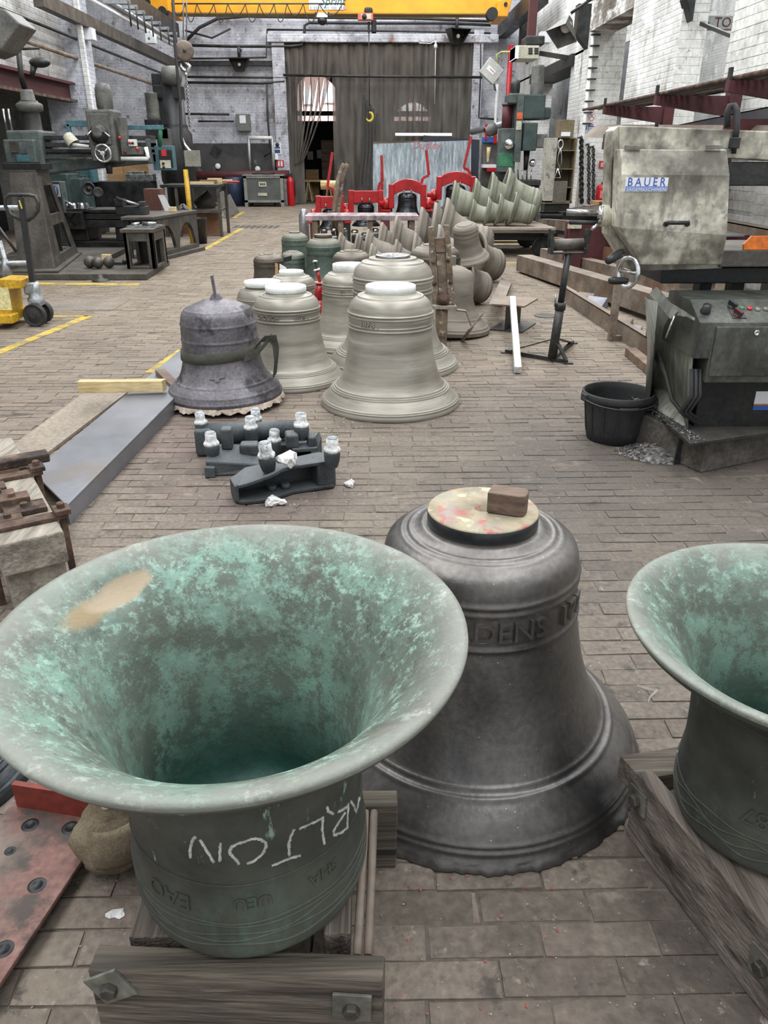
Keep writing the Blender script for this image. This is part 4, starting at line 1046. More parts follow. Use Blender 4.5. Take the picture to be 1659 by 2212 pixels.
for k, px in enumerate((772, 795)):
    p0 = gnd(px, 2078, .18); x = p0.x
    tag(B().cyl((x, 1.0, .185), (x+.012, 1.312, .185), .009, .009, 12).build('steel_rod', rust_lt), ['steel rod lying beside the cradle rail, nearer to the green bell', 'steel rod lying beside the cradle rail, farther right of the pair'][k], 'rod') if False else B().cyl((x, fb.y+.06, .185), (x+.014, 1.31, .187), .009, .009, 12).build('tie_rod', rust_lt, cr1)
# ---- cradle under the right green bell
cr2 = thing('bell_cradle', 'worn wooden cradle under the right hand green bell, bolts on its long plank', 'cradle', (.8, 1.1, 0))
ra = gnd(1373, 1668, .2); rb = gnd(1659, 2005, .2); rd = (rb-ra).normalized(); ra.z = .199; rc = ra+rd*.86; rc.z = .199
plank('long_plank', rc, ra, .042, .199, wood_oldy, cr2, -1)
rn = Vector((rd.y, -rd.x, 0)); rn = rn if rn.x < 0 else -rn
for px, py, s in ((1380, 1728, .03), (1372, 1862, .03), (1652, 2090, .035)):
    bolt_on(cr2, onplane(px, py, ra, rn), rn, (0, 0, 1), s, .1)
q0 = ra+Vector((.05, .0, 0)); 
B().hexa([q0+Vector((-.04, -.02, -.07)), q0+Vector((.6, .1, -.07)), q0+Vector((.6, .19, -.07)), q0+Vector((-.07, .06, -.07))], [q0+Vector((-.04, -.02, -.002)), q0+Vector((.6, .1, -.002)), q0+Vector((.6, .19, -.002)), q0+Vector((-.07, .06, -.002))]).build('cross_plank', wood_old, cr2, .003)
a2 = ra-rn*.044; b2 = rc-rn*.044
B().hexa([a2+rd*.07-Vector((0, 0, .1)), b2-Vector((0, 0, .1)), b2-rn*.05-Vector((0, 0, .1)), a2+rd*.07-rn*.05-Vector((0, 0, .1))], [a2+rd*.07-Vector((0, 0, .004)), b2-Vector((0, 0, .004)), b2-rn*.05-Vector((0, 0, .004)), a2+rd*.07-rn*.05-Vector((0, 0, .004))]).build('inner_plank', wood_oldy, cr2, .003)
q1 = rc+Vector((.03, .06, 0))
B().hexa([q1+Vector((0, 0, -.1)), q1+Vector((.5, .12, -.1)), q1+Vector((.48, .2, -.1)), q1+Vector((-.02, .08, -.1))], [q1+Vector((0, 0, -.003)), q1+Vector((.5, .12, -.003)), q1+Vector((.48, .2, -.003)), q1+Vector((-.02, .08, -.003))]).build('cross_plank', wood_old, cr2, .003)

# ---- red steel foot plate with bolt holes at lower left
redw = mat('worn_red_oxide_paint', [hx('63453f'), hx('785750'), hx('876760')], 5, .75, .1, 0, bump=.3, bscale=60, stain=[(hx('4b423d'), 4, .50, .56), (hx('91554a'), 5, .61, .67), (hx('75675e'), 3, .56, .66)])
rp = thing('red_stand', 'worn red steel stand with bolt holes lying at the lower left corner', 'steel stand', (-.85, 1.3, 0))
zt = .045
A_ = gnd(-2, 2128, zt); B_ = gnd(158, 1886, zt); C_ = gnd(46, 1736, zt); D_ = C_+(B_-A_).normalized()*0
dr = (B_-A_).normalized(); wv = Vector((-dr.y, dr.x, 0))
if wv.x > 0: wv = -wv
W_ = .27; E0 = A_-dr*.25; F0 = B_+dr*.17
for z_a, z_b, nm in ((zt-.012, zt, 'top_plate'),):
    P = [E0, F0, F0+wv*W_, E0+wv*W_]
    B().hexa([Vector((p.x, p.y, z_a)) for p in P], [Vector((p.x, p.y, z_b)) for p in P]).build(nm, redw, rp, .002)
B().hexa([Vector((p.x, p.y, 0)) for p in (E0+wv*.13, F0+wv*.13, F0+wv*.145, E0+wv*.145)], [Vector((p.x, p.y, zt-.012)) for p in (E0+wv*.13, F0+wv*.13, F0+wv*.145, E0+wv*.145)]).build('web', redw, rp)
G0 = F0+wv*.0; 
B().hexa([Vector((p.x, p.y, zt)) for p in (F0+wv*.25, F0-dr*.015+wv*.25, F0-dr*.015, F0)], [Vector((p.x, p.y, zt+.075)) for p in (F0+wv*.25, F0-dr*.015+wv*.25, F0-dr*.015, F0)]).build('end_web', red_dk if False else mat('red_oxide', [hx('6b271c'), hx('7d3124')], 5, .6), rp)
for px, py in ((65, 1782), (80, 1912), (22, 1838), (8, 2050), (152, 1788), (-30, 1960)):
    p = gnd(px, py, zt+.0002); r_ = .011 if px != 22 else .007
    B().lathe([(r_*1.9, .0), (r_*1.7, .0012), (r_, .0012), (r_*.92, .0004), (.0005, .0004)], 20, TR(p.x, p.y, zt+.0002)).build('bolt_hole', iron_dk, rp)
# small black bell at the left edge
std_bell('bell', 'black bell lip just showing at the left edge behind the red frame', (gnd(44, 1712).x-.27, gnd(44, 1712).y+.09, 0), .275, .42, bell_black, None, None, 80, 110)
# ---- canvas bag
bg = thing('canvas_bag', 'slumped khaki canvas bag with stitched open mouth, left of the chalked bell', 'bag', (-.57, 1.36, 0))
vs = []; n1, n2 = 40, 26
bc = Vector((gnd(232, 1905).x+.005, gnd(232, 1905).y+.075, 0))
for i in range(n1+1):
    t = i/n1; z = .205*t
    prof_ = (.062+.028*math.sin(math.pi*min(1, t*1.25))) if t > .03 else .055
    for k in range(n2):
        a = 2*math.pi*k/n2
        r = prof_*(1+.09*math.sin(3*a+6*t)+.06*math.sin(5*a-9*t)+.04*math.sin(9*a+14*t))*(1-.42*max(0, t-.55)/.45)
        zz = z*(1-.16*math.sin(a+.6)**2*t)
        vs.append((bc.x+r*1.08*math.cos(a)+.012*t, bc.y+r*.95*math.sin(a)+.01*t, zz+.001))
fs = [tuple(range(n2))]
for i in range(n1):
    for k in range(n2):
        k2 = (k+1) % n2; fs.append((i*n2+k, i*n2+k2, (i+1)*n2+k2, (i+1)*n2+k))
bagb = B().add(vs, fs, None, True).build('bag_body', canvas, bg)
m_ = bagb.modifiers.new('cloth', 'SOLIDIFY'); m_.thickness = .003
pp = vs[-n2:]
B().tube([Vector(p) for p in pp], .0035, 6, True).build('stitched_rim', canvas, bg)
fl_ = B(); fr0 = [];
for k in range(9):
    a = -1.75+k*.22
    for j in range(7):
        t = .32+.09*j; r = .098+.012*math.sin(j*.5)+.004*math.sin(3*a)-.05*max(0, t-.6)
        fr0.append((bc.x+r*1.04*math.cos(a)+.004, bc.y+r*.95*math.sin(a), .205*t*.95))
fs = [(k*7+j, (k+1)*7+j, (k+1)*7+j+1, k*7+j+1) for k in range(8) for j in range(6)]
fo = fl_.add(fr0, fs, None, True).build('pocket', canvas, bg); m_ = fo.modifiers.new('cloth', 'SOLIDIFY'); m_.thickness = .004

# ---- old timber headstock with rusty straps at the left edge
hs = thing('timber_headstock', 'old grey timber headstock with rusty straps and nuts at the left edge', 'headstock', (-1.45, 2.9, 0))
h = .30
fl0 = gnd(14, 1150, h); fr0_ = gnd(128, 1118, h); bk = gnd(62, 1000, h)
ax_ = (bk-fr0_); ax_.z = 0; ax_ = ax_.normalized(); 
sd = Vector((-ax_.y, ax_.x, 0)); 
if sd.x > 0: sd = -sd
o0 = fr0_; W = .235; Lh = 1.1
def HP(u, v, z): return o0+ax_*u+sd*v+Vector((0, 0, z-h))
def hbox(u0, u1, v0, v1, z0, z1): return [HP(u0, v0, z0), HP(u1, v0, z0), HP(u1, v1, z0), HP(u0, v1, z0)], [HP(u0, v0, z1), HP(u1, v0, z1), HP(u1, v1, z1), HP(u0, v1, z1)]
B().hexa(*hbox(-.13, Lh, 0.01, W, .17, h)).build('upper_baulk', wood_grey, hs, .008)
B().hexa(*hbox(-.10, Lh, 0.02, W-.01, .0, .165)).build('lower_baulk', wood_grey, hs, .008)
for u in (.0, .52):
    b_ = B(); b_.hexa(*hbox(u-.03, u+.03, -.03, W+.05, h+.001, h+.018)); b_.build('strap_plate', rust, hs, .003)
    for v in (-.012, W+.02):
        B().hexa(*hbox(u-.012, u+.012, v-.012, v+.012, .0, h+.02)).build('strap_rod', rust, hs)
        t_ = B(); t_.hexa(*hbox(u-.035, u+.035, v-.03, v+.03, h+.018, h+.04)); nt_ = t_.build('nut_plate', rust, hs, .004)
        B().lathe([(.016, 0), (.016, .018), (.009, .022), (.001, .022)], 6, Matrix.Translation(HP(u, v, h+.04)), False).build('nut', rust, nt_)
for (u, v, su, sv, t_) in ((.13, .10, .05, .075, .022), (.2, .13, .035, .06, .045), (.06, .17, .03, .05, .02), (.3, .17, .03, .06, .03), (.42, .18, .04, .05, .02), (.62, .1, .04, .05, .02)):
    o = B().hexa(*hbox(u-su, u+su, v-sv, v+sv, h+.001, h+t_)).build('iron_plate', rust, hs, .003)
    B().lathe([(.014, 0), (.014, .014), (.001, .016)], 8, Matrix.Translation(HP(u, v, h+t_)), False).build('nut', rust, o)
B().hexa(*hbox(.58, .66, -.08, W+.1, h+.02, h+.06)).build('cross_bar', rust, hs, .008)

# ---- steel plates and timber by the sooty bell
plm = mat('mill_scale_plate', [hx('67686d'), hx('75767b'), hx('818187')], 1.2, .42, .07, .35, bump=.02, grain=.05, detail=4, stain=[(hx('77706c'), 2, .58, .7), (hx('8a8c96'), 1.5, .56, .7)])
plb = mat('dusty_plate', [hx('7c7266'), hx('93887a')], 2, .7, .07, .1, bump=.05)
chn = thing('steel_channel', 'long wide grey steel channel on the floor left of the sooty bell', 'steel section', (-1.4, 4.6, 0))
zc = .10
n1 = gnd(70, 1018, zc); n2 = gnd(144, 1092, zc); f2 = gnd(362, 874, zc)
d_ = (f2-n2).normalized(); w_ = (n1-n2); far = 3.15
P = [n2, n2+d_*far, n1+d_*(far+.35), n1]
B().hexa([p-Vector((0, 0, .012)) for p in P], P).build('web', plm, chn, .003)
s_ = w_.normalized()
B().hexa([Vector((p.x, p.y, .0)) for p in (n2, n2+d_*far, n2+d_*far+s_*.012, n2+s_*.012)], [Vector((p.x, p.y, zc-.012)) for p in (n2, n2+d_*far, n2+d_*far+s_*.012, n2+s_*.012)]).build('flange', plm, chn)
B().hexa([Vector((p.x, p.y, .0)) for p in (n1, n1+d_*far, n1+d_*far-s_*.012, n1-s_*.012)], [Vector((p.x, p.y, zc-.012)) for p in (n1, n1+d_*far, n1+d_*far-s_*.012, n1-s_*.012)]).build('flange', plm, chn)
P = [gnd(66, 1006, .02), gnd(274, 848, .02), gnd(176, 852, .02), gnd(20, 968, .02)]
dd = (P[1]-P[0]); P[1] = P[0]+dd*1.06
tag(B().hexa([Vector((p.x, p.y, .002)) for p in P], [Vector((p.x, p.y, .022)) for p in P]).build('steel_plate', plb, None, .002), 'dusty brown steel plate lying flat beside the long grey channel', 'steel plate')
tb = gnd(170, 849, .13); te = gnd(352, 847, .115)
tz = Vector((0, 0, .075)); tn_ = Vector((.0, .065, .0))
tag(B().hexa([tb, te, te+tn_+Vector((.012, .0, 0)), tb+tn_], [tb+tz, te+tz, te+tn_+tz+Vector((.012, 0, 0)), tb+tn_+tz]).build('timber_batten', wood_pale, None, .003), 'short pale softwood batten lying across the grey steel channel', 'timber')
k0 = at(346, 806, 5.55); k1 = at(384, 842, 5.2)
tag(B().bar(k0, k1, .07, .06).build('dark_block', wood_brn, None, .003), 'small dark wooden block wedged between the channel and the sooty bell', 'block')

# ---- group of black iron castings with white risers
cblk = mat('black_cast_iron', [hx('2f3335'), hx('3e4346'), hx('4c5052')], 6, .62, .08, .1, bump=.25, bscale=80, dust=(hx('63666a'), .5))
crust = mat('white_refractory_crust', [hx('a3a4a3'), hx('cfd0cf'), hx('dfe0df')], 16, .9, .05, 0, bump=.6, bscale=70, stain=[(hx('77797b'), 10, .58, .66)])
capm = mat('grey_riser_cap', [hx('7f858a'), hx('9aa0a4')], 9, .8, .05, 0, bump=.2, stain=[(hx('c9cbca'), 9, .55, .62)])
def riser(parent, p, s=1.0, tall=0.0):
    q = Matrix.Translation(p) @ Matrix.Rotation(RND.uniform(-.08, .08), 4, 'X') @ Matrix.Rotation(RND.uniform(-.08, .08), 4, 'Y')
    o = B().lathe([(.03*s, -.01), (.033*s, .0), (.038*s, .02*s), (.041*s, .045*s+tall), (.038*s, .066*s+tall), (.03*s, .07*s+tall), (.001, .07*s+tall)], 24, q).build('riser', cblk, parent)
    c_ = [(.030*s, .058*s+tall), (.040*s, .062*s+tall), (.0425*s, .072*s+tall), (.038*s, .080*s+tall), (.031*s, .084*s+tall), (.030*s, .10*s+tall), (.029*s, .128*s+tall), (.022*s, .132*s+tall), (.001, .131*s+tall)]
    k = B().lathe(c_, 24, q)
    k.v = [(x+RND.uniform(-1, 1)*.0018, y+RND.uniform(-1, 1)*.0018, z+RND.uniform(-1, 1)*.0012) for x, y, z in k.v]
    k.build('crust', crust, o)
    B().lathe([(.0265*s, .118*s+tall), (.0265*s, .134*s+tall), (.018*s, .137*s+tall), (.001, .136*s+tall)], 20, q).build('cap', capm, o)
def casting(label, o, u, size):
    t = thing('iron_casting', label, 'casting', (o.x, o.y, 0), math.atan2(u.y, u.x)); return t
cu = gnd(738, 1062)-gnd(516, 1096); u1 = cu.normalized(); o1 = gnd(508, 1088)
c1_ = casting('foremost black casting, an open trough with two white capped risers', o1, u1, 1)
M1 = WM[c1_.name]; Lc = cu.length
top = [(0, .0), (0, .09), (.09, .15), (Lc-.05, .15), (Lc, .11), (Lc, .02), (Lc-.02, 0), (.30, 0), (.24, -.02), (.18, -.055), (.06, -.045), (.02, -.03)]
B().prism(top, .018, M1 @ TR(0, 0, .005)).build('bottom_web', cblk, c1_, .004)
topv = [(x, y, .155 if x > .2 else .155-.055*(1-x/.2)) for x, y in top]
B().hexa([M1 @ Vector((x, y, z-.018)) for x, y, z in topv], [M1 @ Vector((x, y, z)) for x, y, z in topv]).build('top_web', cblk, c1_, .004)
B().hexa([M1 @ Vector(p) for p in ((.02, .10, .02), (Lc-.02, .13, .02), (Lc-.02, .148, .02), (.02, .12, .02))], [M1 @ Vector(p) for p in ((.02, .10, .1), (Lc-.02, .13, .142), (Lc-.02, .148, .142), (.02, .12, .1))]).build('back_wall', cblk, c1_)
B().bx(Lc-.1, Lc, .004, .14, .015, .15, M1).build('end_block', cblk, c1_, .015, seg=3)
B().bx(0, .02, -.02, .1, .015, .1, M1).build('end_wall', cblk, c1_, .004)
for x in (.2, .27): B().cyl(M1 @ Vector((x, .05, .02)), M1 @ Vector((x, .05, .05)), .025, .022, 14).build('boss', cblk, c1_)
riser(c1_, at(580, 1012, o1.y+.1), 1.05); riser(c1_, at(717, 1003, o1.y+.14), 1.0, .01)
o2 = gnd(446, 1030); c2_ = casting('black casting with sloping wedge body, left of the foremost one', o2, Vector((1, .03, 0)), 1)
M2 = WM[c2_.name]
B().hexa([M2 @ Vector(p) for p in ((0, 0, .0), (.32, .03, 0), (.32, .2, 0), (0, .2, 0))], [M2 @ Vector(p) for p in ((.0, .01, .085), (.32, .05, .045), (.32, .2, .1), (.0, .2, .12))]).build('wedge_body', cblk, c2_, .008)
B().hexa([M2 @ Vector(p) for p in ((-.005, -.02, .0), (.05, -.02, 0), (.05, .02, 0), (-.005, .02, 0))], [M2 @ Vector(p) for p in ((-.005, -.01, .06), (.05, -.01, .055), (.05, .02, .055), (-.005, .02, .06))]).build('lip', cblk, c2_, .006)
B().bx(.07, .13, .13, .2, .1, .22, M2).build('lug', cblk, c2_, .012, seg=3)
B().bx(.17, .27, .1, .18, .07, .14, M2).build('boss_block', cblk, c2_, .014, seg=3)
riser(c2_, at(460, 984, o2.y+.09), 1.0)
o3 = gnd(424, 988); c3_ = casting('rear black casting, a round barrel with three risers', o3, Vector((1, .12, 0)), 1)
M3 = WM[c3_.name]
B().bx(0, .10, .0, .13, 0, .16, M3).build('end_block', cblk, c3_, .02, seg=3)
B().cyl(M3 @ Vector((.05, .07, .11)), M3 @ Vector((.56, .07, .12)), .065, .05, 20).build('barrel', cblk, c3_)
B().bx(.08, .55, -.02, .12, 0.0, .06, M3).build('base_web', cblk, c3_, .008)
riser(c3_, at(437, 935, o3.y+.07), .9); riser(c3_, at(545, 958, o3.y+.03), .95, .035); riser(c3_, at(552, 925, o3.y+.15), .9, .0); riser(c3_, at(592, 985, o3.y-.02), .95, .03)
o4 = gnd(634, 1008); c4_ = casting('right rear black casting with two lugs above a square window', o4, Vector((1, .2, 0)), 1)
M4 = WM[c4_.name]
for a_, b_, c_, d__ in ((0, .02, 0, .09), (.1, .135, 0, .09), (.0, .135, .08, .1)):
    B().bx(a_, b_, 0, .16, c_, d__, M4).build('window_frame_rib', cblk, c4_, .004)
B().bx(0, .135, .14, .17, 0, .09, M4).build('back_wall', cblk, c4_, .004)
B().bx(-.03, .04, .02, .12, .095, .175, M4).build('lug', cblk, c4_, .014, seg=3)
B().bx(.09, .135, .02, .12, .095, .155, M4).build('lug', cblk, c4_, .012, seg=3)
B().hexa([M4 @ Vector(p) for p in ((.135, 0, 0), (.17, .07, 0), (.17, .16, 0), (.135, .16, 0))], [M4 @ Vector(p) for p in ((.135, 0, .1), (.17, .07, .14), (.17, .16, .14), (.135, .16, .1))]).build('side_rib', cblk, c4_, .004)
riser(c4_, at(652, 946, o4.y+.1), 1.05, .0)
def lump(px, py, s, z=0, Y=None, label='', n=6, flat=.6):
    p = gnd(px, py, z); bm = bmesh.new(); bmesh.ops.create_icosphere(bm, subdivisions=2, radius=1)
    rr = random.Random(px*7+py)
    vs = []
    for v in bm.verts:
        c = v.co; k = s*(1+.35*math.sin(c.x*4+px)+.25*math.sin(c.y*5+py)+rr.uniform(-.16, .16))
        vs.append((p.x+c.x*k*1.2, p.y+c.y*k, max(z+.0005, z+s*flat*.8+c.z*k*flat)))
    fs = [tuple(v.index for v in f.verts) for f in bm.faces]; bm.free()
    return tag(B().add(vs, fs).build('plaster_lump', plaster), label, 'plaster lump')
l1 = lump(622, 1005, .04, .155, None, 'white plaster lump lying on top of the foremost black casting', flat=.9)
lump(594, 1090, .036, 0, None, 'white plaster lump on the floor in front of the foremost black casting')
lump(755, 1048, .03, 0, None, 'crumbled white plaster on the floor right of the foremost black casting', flat=.4)
lump(250, 1975, .014, 0, None, 'white plaster flake on the floor below the canvas bag', flat=.12)
# ---- small litter on the paving
curlm = mat('pale_plastic_curl', [hx('b9b4aa'), hx('d3cec4')], 6, .6, .05, 0, bump=0)
c0 = gnd(1376, 1484); 
tag(B().strip([c0+Vector((0, 0, .006)), gnd(1398, 1490)+Vector((0, 0, .004)), gnd(1419, 1498)+Vector((0, 0, .012)), gnd(1405, 1508)+Vector((0, 0, .006)), gnd(1400, 1518)+Vector((0, 0, .003))], .008, .001, (0, .5, 1)).build('plastic_curl', curlm), 'curled strip of pale plastic on the floor left of the right green bell', 'litter')
grit = B(); rg = random.Random(11)
chipm = mat('pale_chips', [hx('8d857a'), hx('b5ada1'), hx('c9c2b6')], 30, .8, .1, .1, bump=0)
def scatter(n, fx, smin, smax, mtl, name):
    b_ = B()
    for i in range(n):
        px, py = fx(); p = gnd(px, py); s = rg.uniform(smin, smax); a = rg.uniform(0, 6.28)
        c_, s_ = math.cos(a)*s, math.sin(a)*s
        q = [(p.x+c_, p.y+s_, .001), (p.x-s_*.5, p.y+c_*.5, .001), (p.x-c_, p.y-s_*.8, .001), (p.x+s_*.6, p.y-c_*.6, .001)]
        t_ = (p.x, p.y, .001+s*rg.uniform(.3, .9))
        b_.add(q+[t_], [(0, 1, 4), (1, 2, 4), (2, 3, 4), (3, 0, 4)])
    o = b_.build(name, mtl, fl, kind='stuff'); return o
scatter(700, lambda: (rg.uniform(0, 1659), 700+1500*rg.random()**.9), .001, .0036, chipm, 'grit')
scatter(160, lambda: (rg.gauss(700, 60), rg.gauss(930, 45)), .003, .009, chipm, 'plaster_chips')
scatter(60, lambda: (rg.gauss(640, 90), rg.gauss(1080, 25)), .002, .007, chipm, 'plaster_chips')
redchip = mat('red_paint_flake', [hx('a35550'), hx('b9635c')], 20, .7, .1, 0, bump=0)
scatter(26, lambda: (rg.uniform(840, 1400), rg.uniform(1890, 2200)), .002, .006, redchip, 'paint_flakes')

# ================================================================ RIGHT SIDE
# ---- bandsaw
ys = 4.15
saw = thing('band_saw', 'big grimy cream horizontal band saw with faceted hood, at the right edge', 'band saw', (2.1, 4.2, 0))
def poly3(pts): return [Vector(p) for p in pts]
def S(px, py, Y=ys): return at(px, py, Y)
# hood: three facets standing proud of the saw bow
up_b, up_f, dn_b = .05, 0.0, .06
L0, R0 = S(1340, 322, ys+up_b), S(1571, 324, ys+up_b); L1, R1 = S(1343, 377), S(1577, 379); L2, R2 = S(1340, 492), S(1571, 508); L3, R3 = S(1384, 572, ys+dn_b), S(1559, 572, ys+dn_b)
bk_ = Vector((0, .16, 0))
hv = [L0, R0, R1, L1, L2, R2, R3, L3]
hb = [L0+bk_*.6, R0+bk_*.6, R1+bk_, L1+bk_, L2+bk_, R2+bk_, R3+bk_*.6, L3+bk_*.6]
hood = B().add(hv+hb, [(0, 1, 2, 3), (3, 2, 5, 4), (4, 5, 6, 7), (8, 9, 1, 0), (15, 14, 6, 7), (0, 3, 11, 8), (3, 4, 12, 11), (4, 7, 15, 12), (1, 2, 10, 9), (2, 5, 13, 10), (5, 6, 14, 13), (8, 9, 10, 11), (11, 10, 13, 12), (12, 13, 14, 15)]).build('hood', cream, saw, .006)
# handle of the hood
ha, hb2 = S(1438, 484, ys-.0), S(1484, 484, ys-.0)
B().tube([ha, ha+Vector((.004, -.03, .008)), hb2+Vector((-.004, -.03, .008)), hb2], [.011, .010, .010, .011], 10).build('handle', black, hood)
for p in (ha, hb2): B().cyl(p+Vector((0, .006, 0)), p+Vector((0, -.012, 0)), .014, .012, 12).build('handle_foot', black, hood)
# maker's plate
pa, pb = S(1352, 384), S(1440, 414)
pn = thing
B().bx(pa.x, pb.x, ys-.004, ys+.002, pb.z, pa.z).build('maker_plate', signwhite, hood, .0015)
zm = pb.z+(pa.z-pb.z)*.40
B().bx(pa.x+.002, pb.x-.002, ys-.0052, ys-.003, pb.z+.002, zm).build('plate_band', mat('plate_blue', [hx('6f83bd'), hx('7b8ec4')], 5, .5, .05, 0, bump=0, grain=.05), hood)
mb_ = mat('letter_blue', [hx('3550a8'), hx('3c58b2')], 5, .5, .05, 0, bump=0, grain=.05)
cxp = (pa.x+pb.x)/2; FM = lambda x, y, z: basis((x, y, z), (1, 0, 0), (0, 0, 1), (0, -1, 0))
vs, fs = text_geo('BAUER', .056, .0008, spacing=1.45)
xs = [v[0] for v in vs]; k_ = (pb.x-pa.x)*.88/(max(xs)-min(xs))
B().add([((x-(max(xs)+min(xs))/2)*k_, y*1.0, z) for x, y, z in vs], fs, FM(cxp, ys-.005, zm+(pa.z-zm)*.46)).build('lettering', mb_, hood, fix=False)
vs, fs = text_geo('SÄGEMASCHINEN', .024, .0006, spacing=1.1)
xs = [v[0] for v in vs]; k_ = (pb.x-pa.x)*.92/(max(xs)-min(xs))
B().add([((x-(max(xs)+min(xs))/2)*k_, y*.95, z) for x, y, z in vs], fs, FM(cxp, ys-.006, pb.z+(zm-pb.z)*.36)).build('lettering', signwhite, hood, fix=False)
# bow: the upper beam and the back shell behind the hood
yb_ = ys+.17
bt0, bt1 = S(1337, 271, yb_), S(1700, 285, yb_); bb0, bb1 = S(1337, 330, yb_), S(1700, 348, yb_)
dY = Vector((0, .22, 0))
B().hexa([bb0, bb1, bb1+dY, bb0+dY], [bt0, bt1, bt1+dY, bt0+dY]).build('bow_beam', cream, saw, .006)
sh = [S(1325, 282, yb_+.02), S(1337, 272, yb_), S(1337, 330, yb_), S(1560, 330, yb_), S(1560, 580, yb_), S(1366, 586, yb_), S(1317, 508, yb_), S(1322, 330, yb_)]
B().hexa(sh, [p+Vector((0, .16, 0)) for p in sh]).build('bow_shell', cream2 if False else cream, saw, .004)
for px, py in ((1333, 364), (1330, 452)):
    p = S(px, py, yb_-.004); B().lathe([(.008, 0), (.008, .006), (.001, .008)], 8, frame_to(p, (0, -1, 0)), False).build('screw', chrome, saw)
for px in (1367, 1542): 
    p = S(px, 319, ys+.04); B().bx(p.x-.04, p.x+.04, ys+.035, ys+.05, p.z-.008, p.z+.012).build('hinge', plate_m, saw, .002)
# motor box below the beam
m0, m1 = S(1578, 350, yb_), S(1720, 402, yb_)
B().bx(m0.x, m1.x, yb_+.02, yb_+.2, m1.z, m0.z).build('motor_box', iron, saw, .006)
B().bx(2.35, 2.6, 4.42, 4.72, .2, 1.62).build('pivot_column', sawgrey, saw, .01); B().bx(2.3, 2.75, yb_+.02, yb_+.24, 1.02, 1.62).build('drive_wheel_cover', cream, saw, .02)
# hose loop with its coupling
hp = [S(1572, 276, yb_+.03), S(1571, 245, yb_+.03), S(1577, 229, yb_+.03), S(1586, 228, yb_+.02), S(1592, 240, yb_), S(1591, 280, yb_-.02), S(1588, 300, yb_-.02)]
B().tube(hp, .016, 10).build('hose', rubber, saw)
p = S(1588, 297, yb_-.02); B().bx(p.x-.02, p.x+.02, yb_-.05, yb_, p.z-.05, p.z).build('hose_coupling', iron, saw, .004)
p = S(1587, 318, yb_-.03); B().cyl(p+Vector((0, 0, .03)), p-Vector((0, 0, .03)), .012, .012, 10).build('sensor', black, saw)
B().cyl(p+Vector((0, 0, -.012)), p+Vector((-.1, 0, -.014)), .004, .004, 8).build('sensor_rod', steel, saw)
# feed knob, rods and clamp on the left
p0, p1 = S(1322, 466, yb_+.04), S(1298, 466, yb_+.04)
B().cyl(p0+Vector((.02, 0, 0)), p1, .055, .055, 24).build('blade_tension_boss', cream2, saw, .004)
q = S(1296, 460, yb_+.03)
B().cyl(q+Vector((.01, 0, .03)), q+Vector((.0, -.02, -.03)), .018, .018, 12).build('clamp_lever', chrome, saw)
B().cyl(q+Vector((0, 0, 0)), q+Vector((-.17, .04, .0)), .016, .016, 12).build('guide_rod', steel, saw)
B().cyl(q+Vector((0, 0, -.05)), q+Vector((-.15, .04, -.05)), .011, .011, 12).build('guide_rod', iron, saw)
B().cyl(q+Vector((.0, -.02, -.05)), q+Vector((-.05, -.06, -.075)), .010, .008, 10).build('clamp_lever', chrome, saw)
# two black grips and the bright hand wheel
g0, g1 = S(1343, 545, ys+.02), S(1313, 564, ys-.06)
B().lathe([(.001, 0), (.02, .002), (.024, .03), (.022, .09), (.019, .125), (.001, .128)], 16, frame_to(g0, g1-g0)).build('grip', black, saw)
wc = S(1357, 588, ys+.05)
ring = [wc+Vector((.035*math.cos(a), -.055*math.cos(a), .075*math.sin(a))) for a in [2*math.pi*k/28 for k in range(28)]]
hw = B().tube(ring, .012, 8, True).build('hand_wheel', chrome, saw)
B().cyl(ring[14], ring[0], .009, .009, 8).build('spoke', steel, hw)
g0 = S(1356, 607, ys+.0); g1 = S(1313, 606, ys-.02)
B().lathe([(.001, 0), (.014, .002), (.018, .03), (.02, .08), (.016, .105), (.001, .107)], 16, frame_to(g0, g1-g0)).build('grip', black, hw)
# saw table and its beam
t0, t1 = S(1552, 538, 4.35), S(1740, 574, 4.35)
B().bx(t0.x, t1.x, 4.3, 4.85, t1.z, t0.z).build('vice_table', cast, saw, .006)
t0, t1 = S(1432, 578, 4.4), S(1740, 612, 4.4)
B().bx(t0.x, t1.x, 4.4, 4.8, t1.z, t0.z).build('table_beam', iron_dk, saw, .006)
for x in (S(1520, 600, 4.55).x, S(1590, 600, 4.55).x):
    B().bx(x-.035, x+.035, 4.5, 4.6, .5, t1.z+.02).build('table_post', iron, saw, .004)
B().cyl(S(1462, 642, 4.6), S(1652, 634, 4.6), .018, .018, 12).build('lift_cylinder', iron_dk, saw)
o_ = [S(1607, 528, 4.3), S(1625, 510, 4.3), S(1720, 510, 4.3), S(1720, 540, 4.3), S(1607, 540, 4.3)]
B().hexa(o_, [p+Vector((0, .02, 0)) for p in o_]).build('orange_guard', orange, saw, .002)
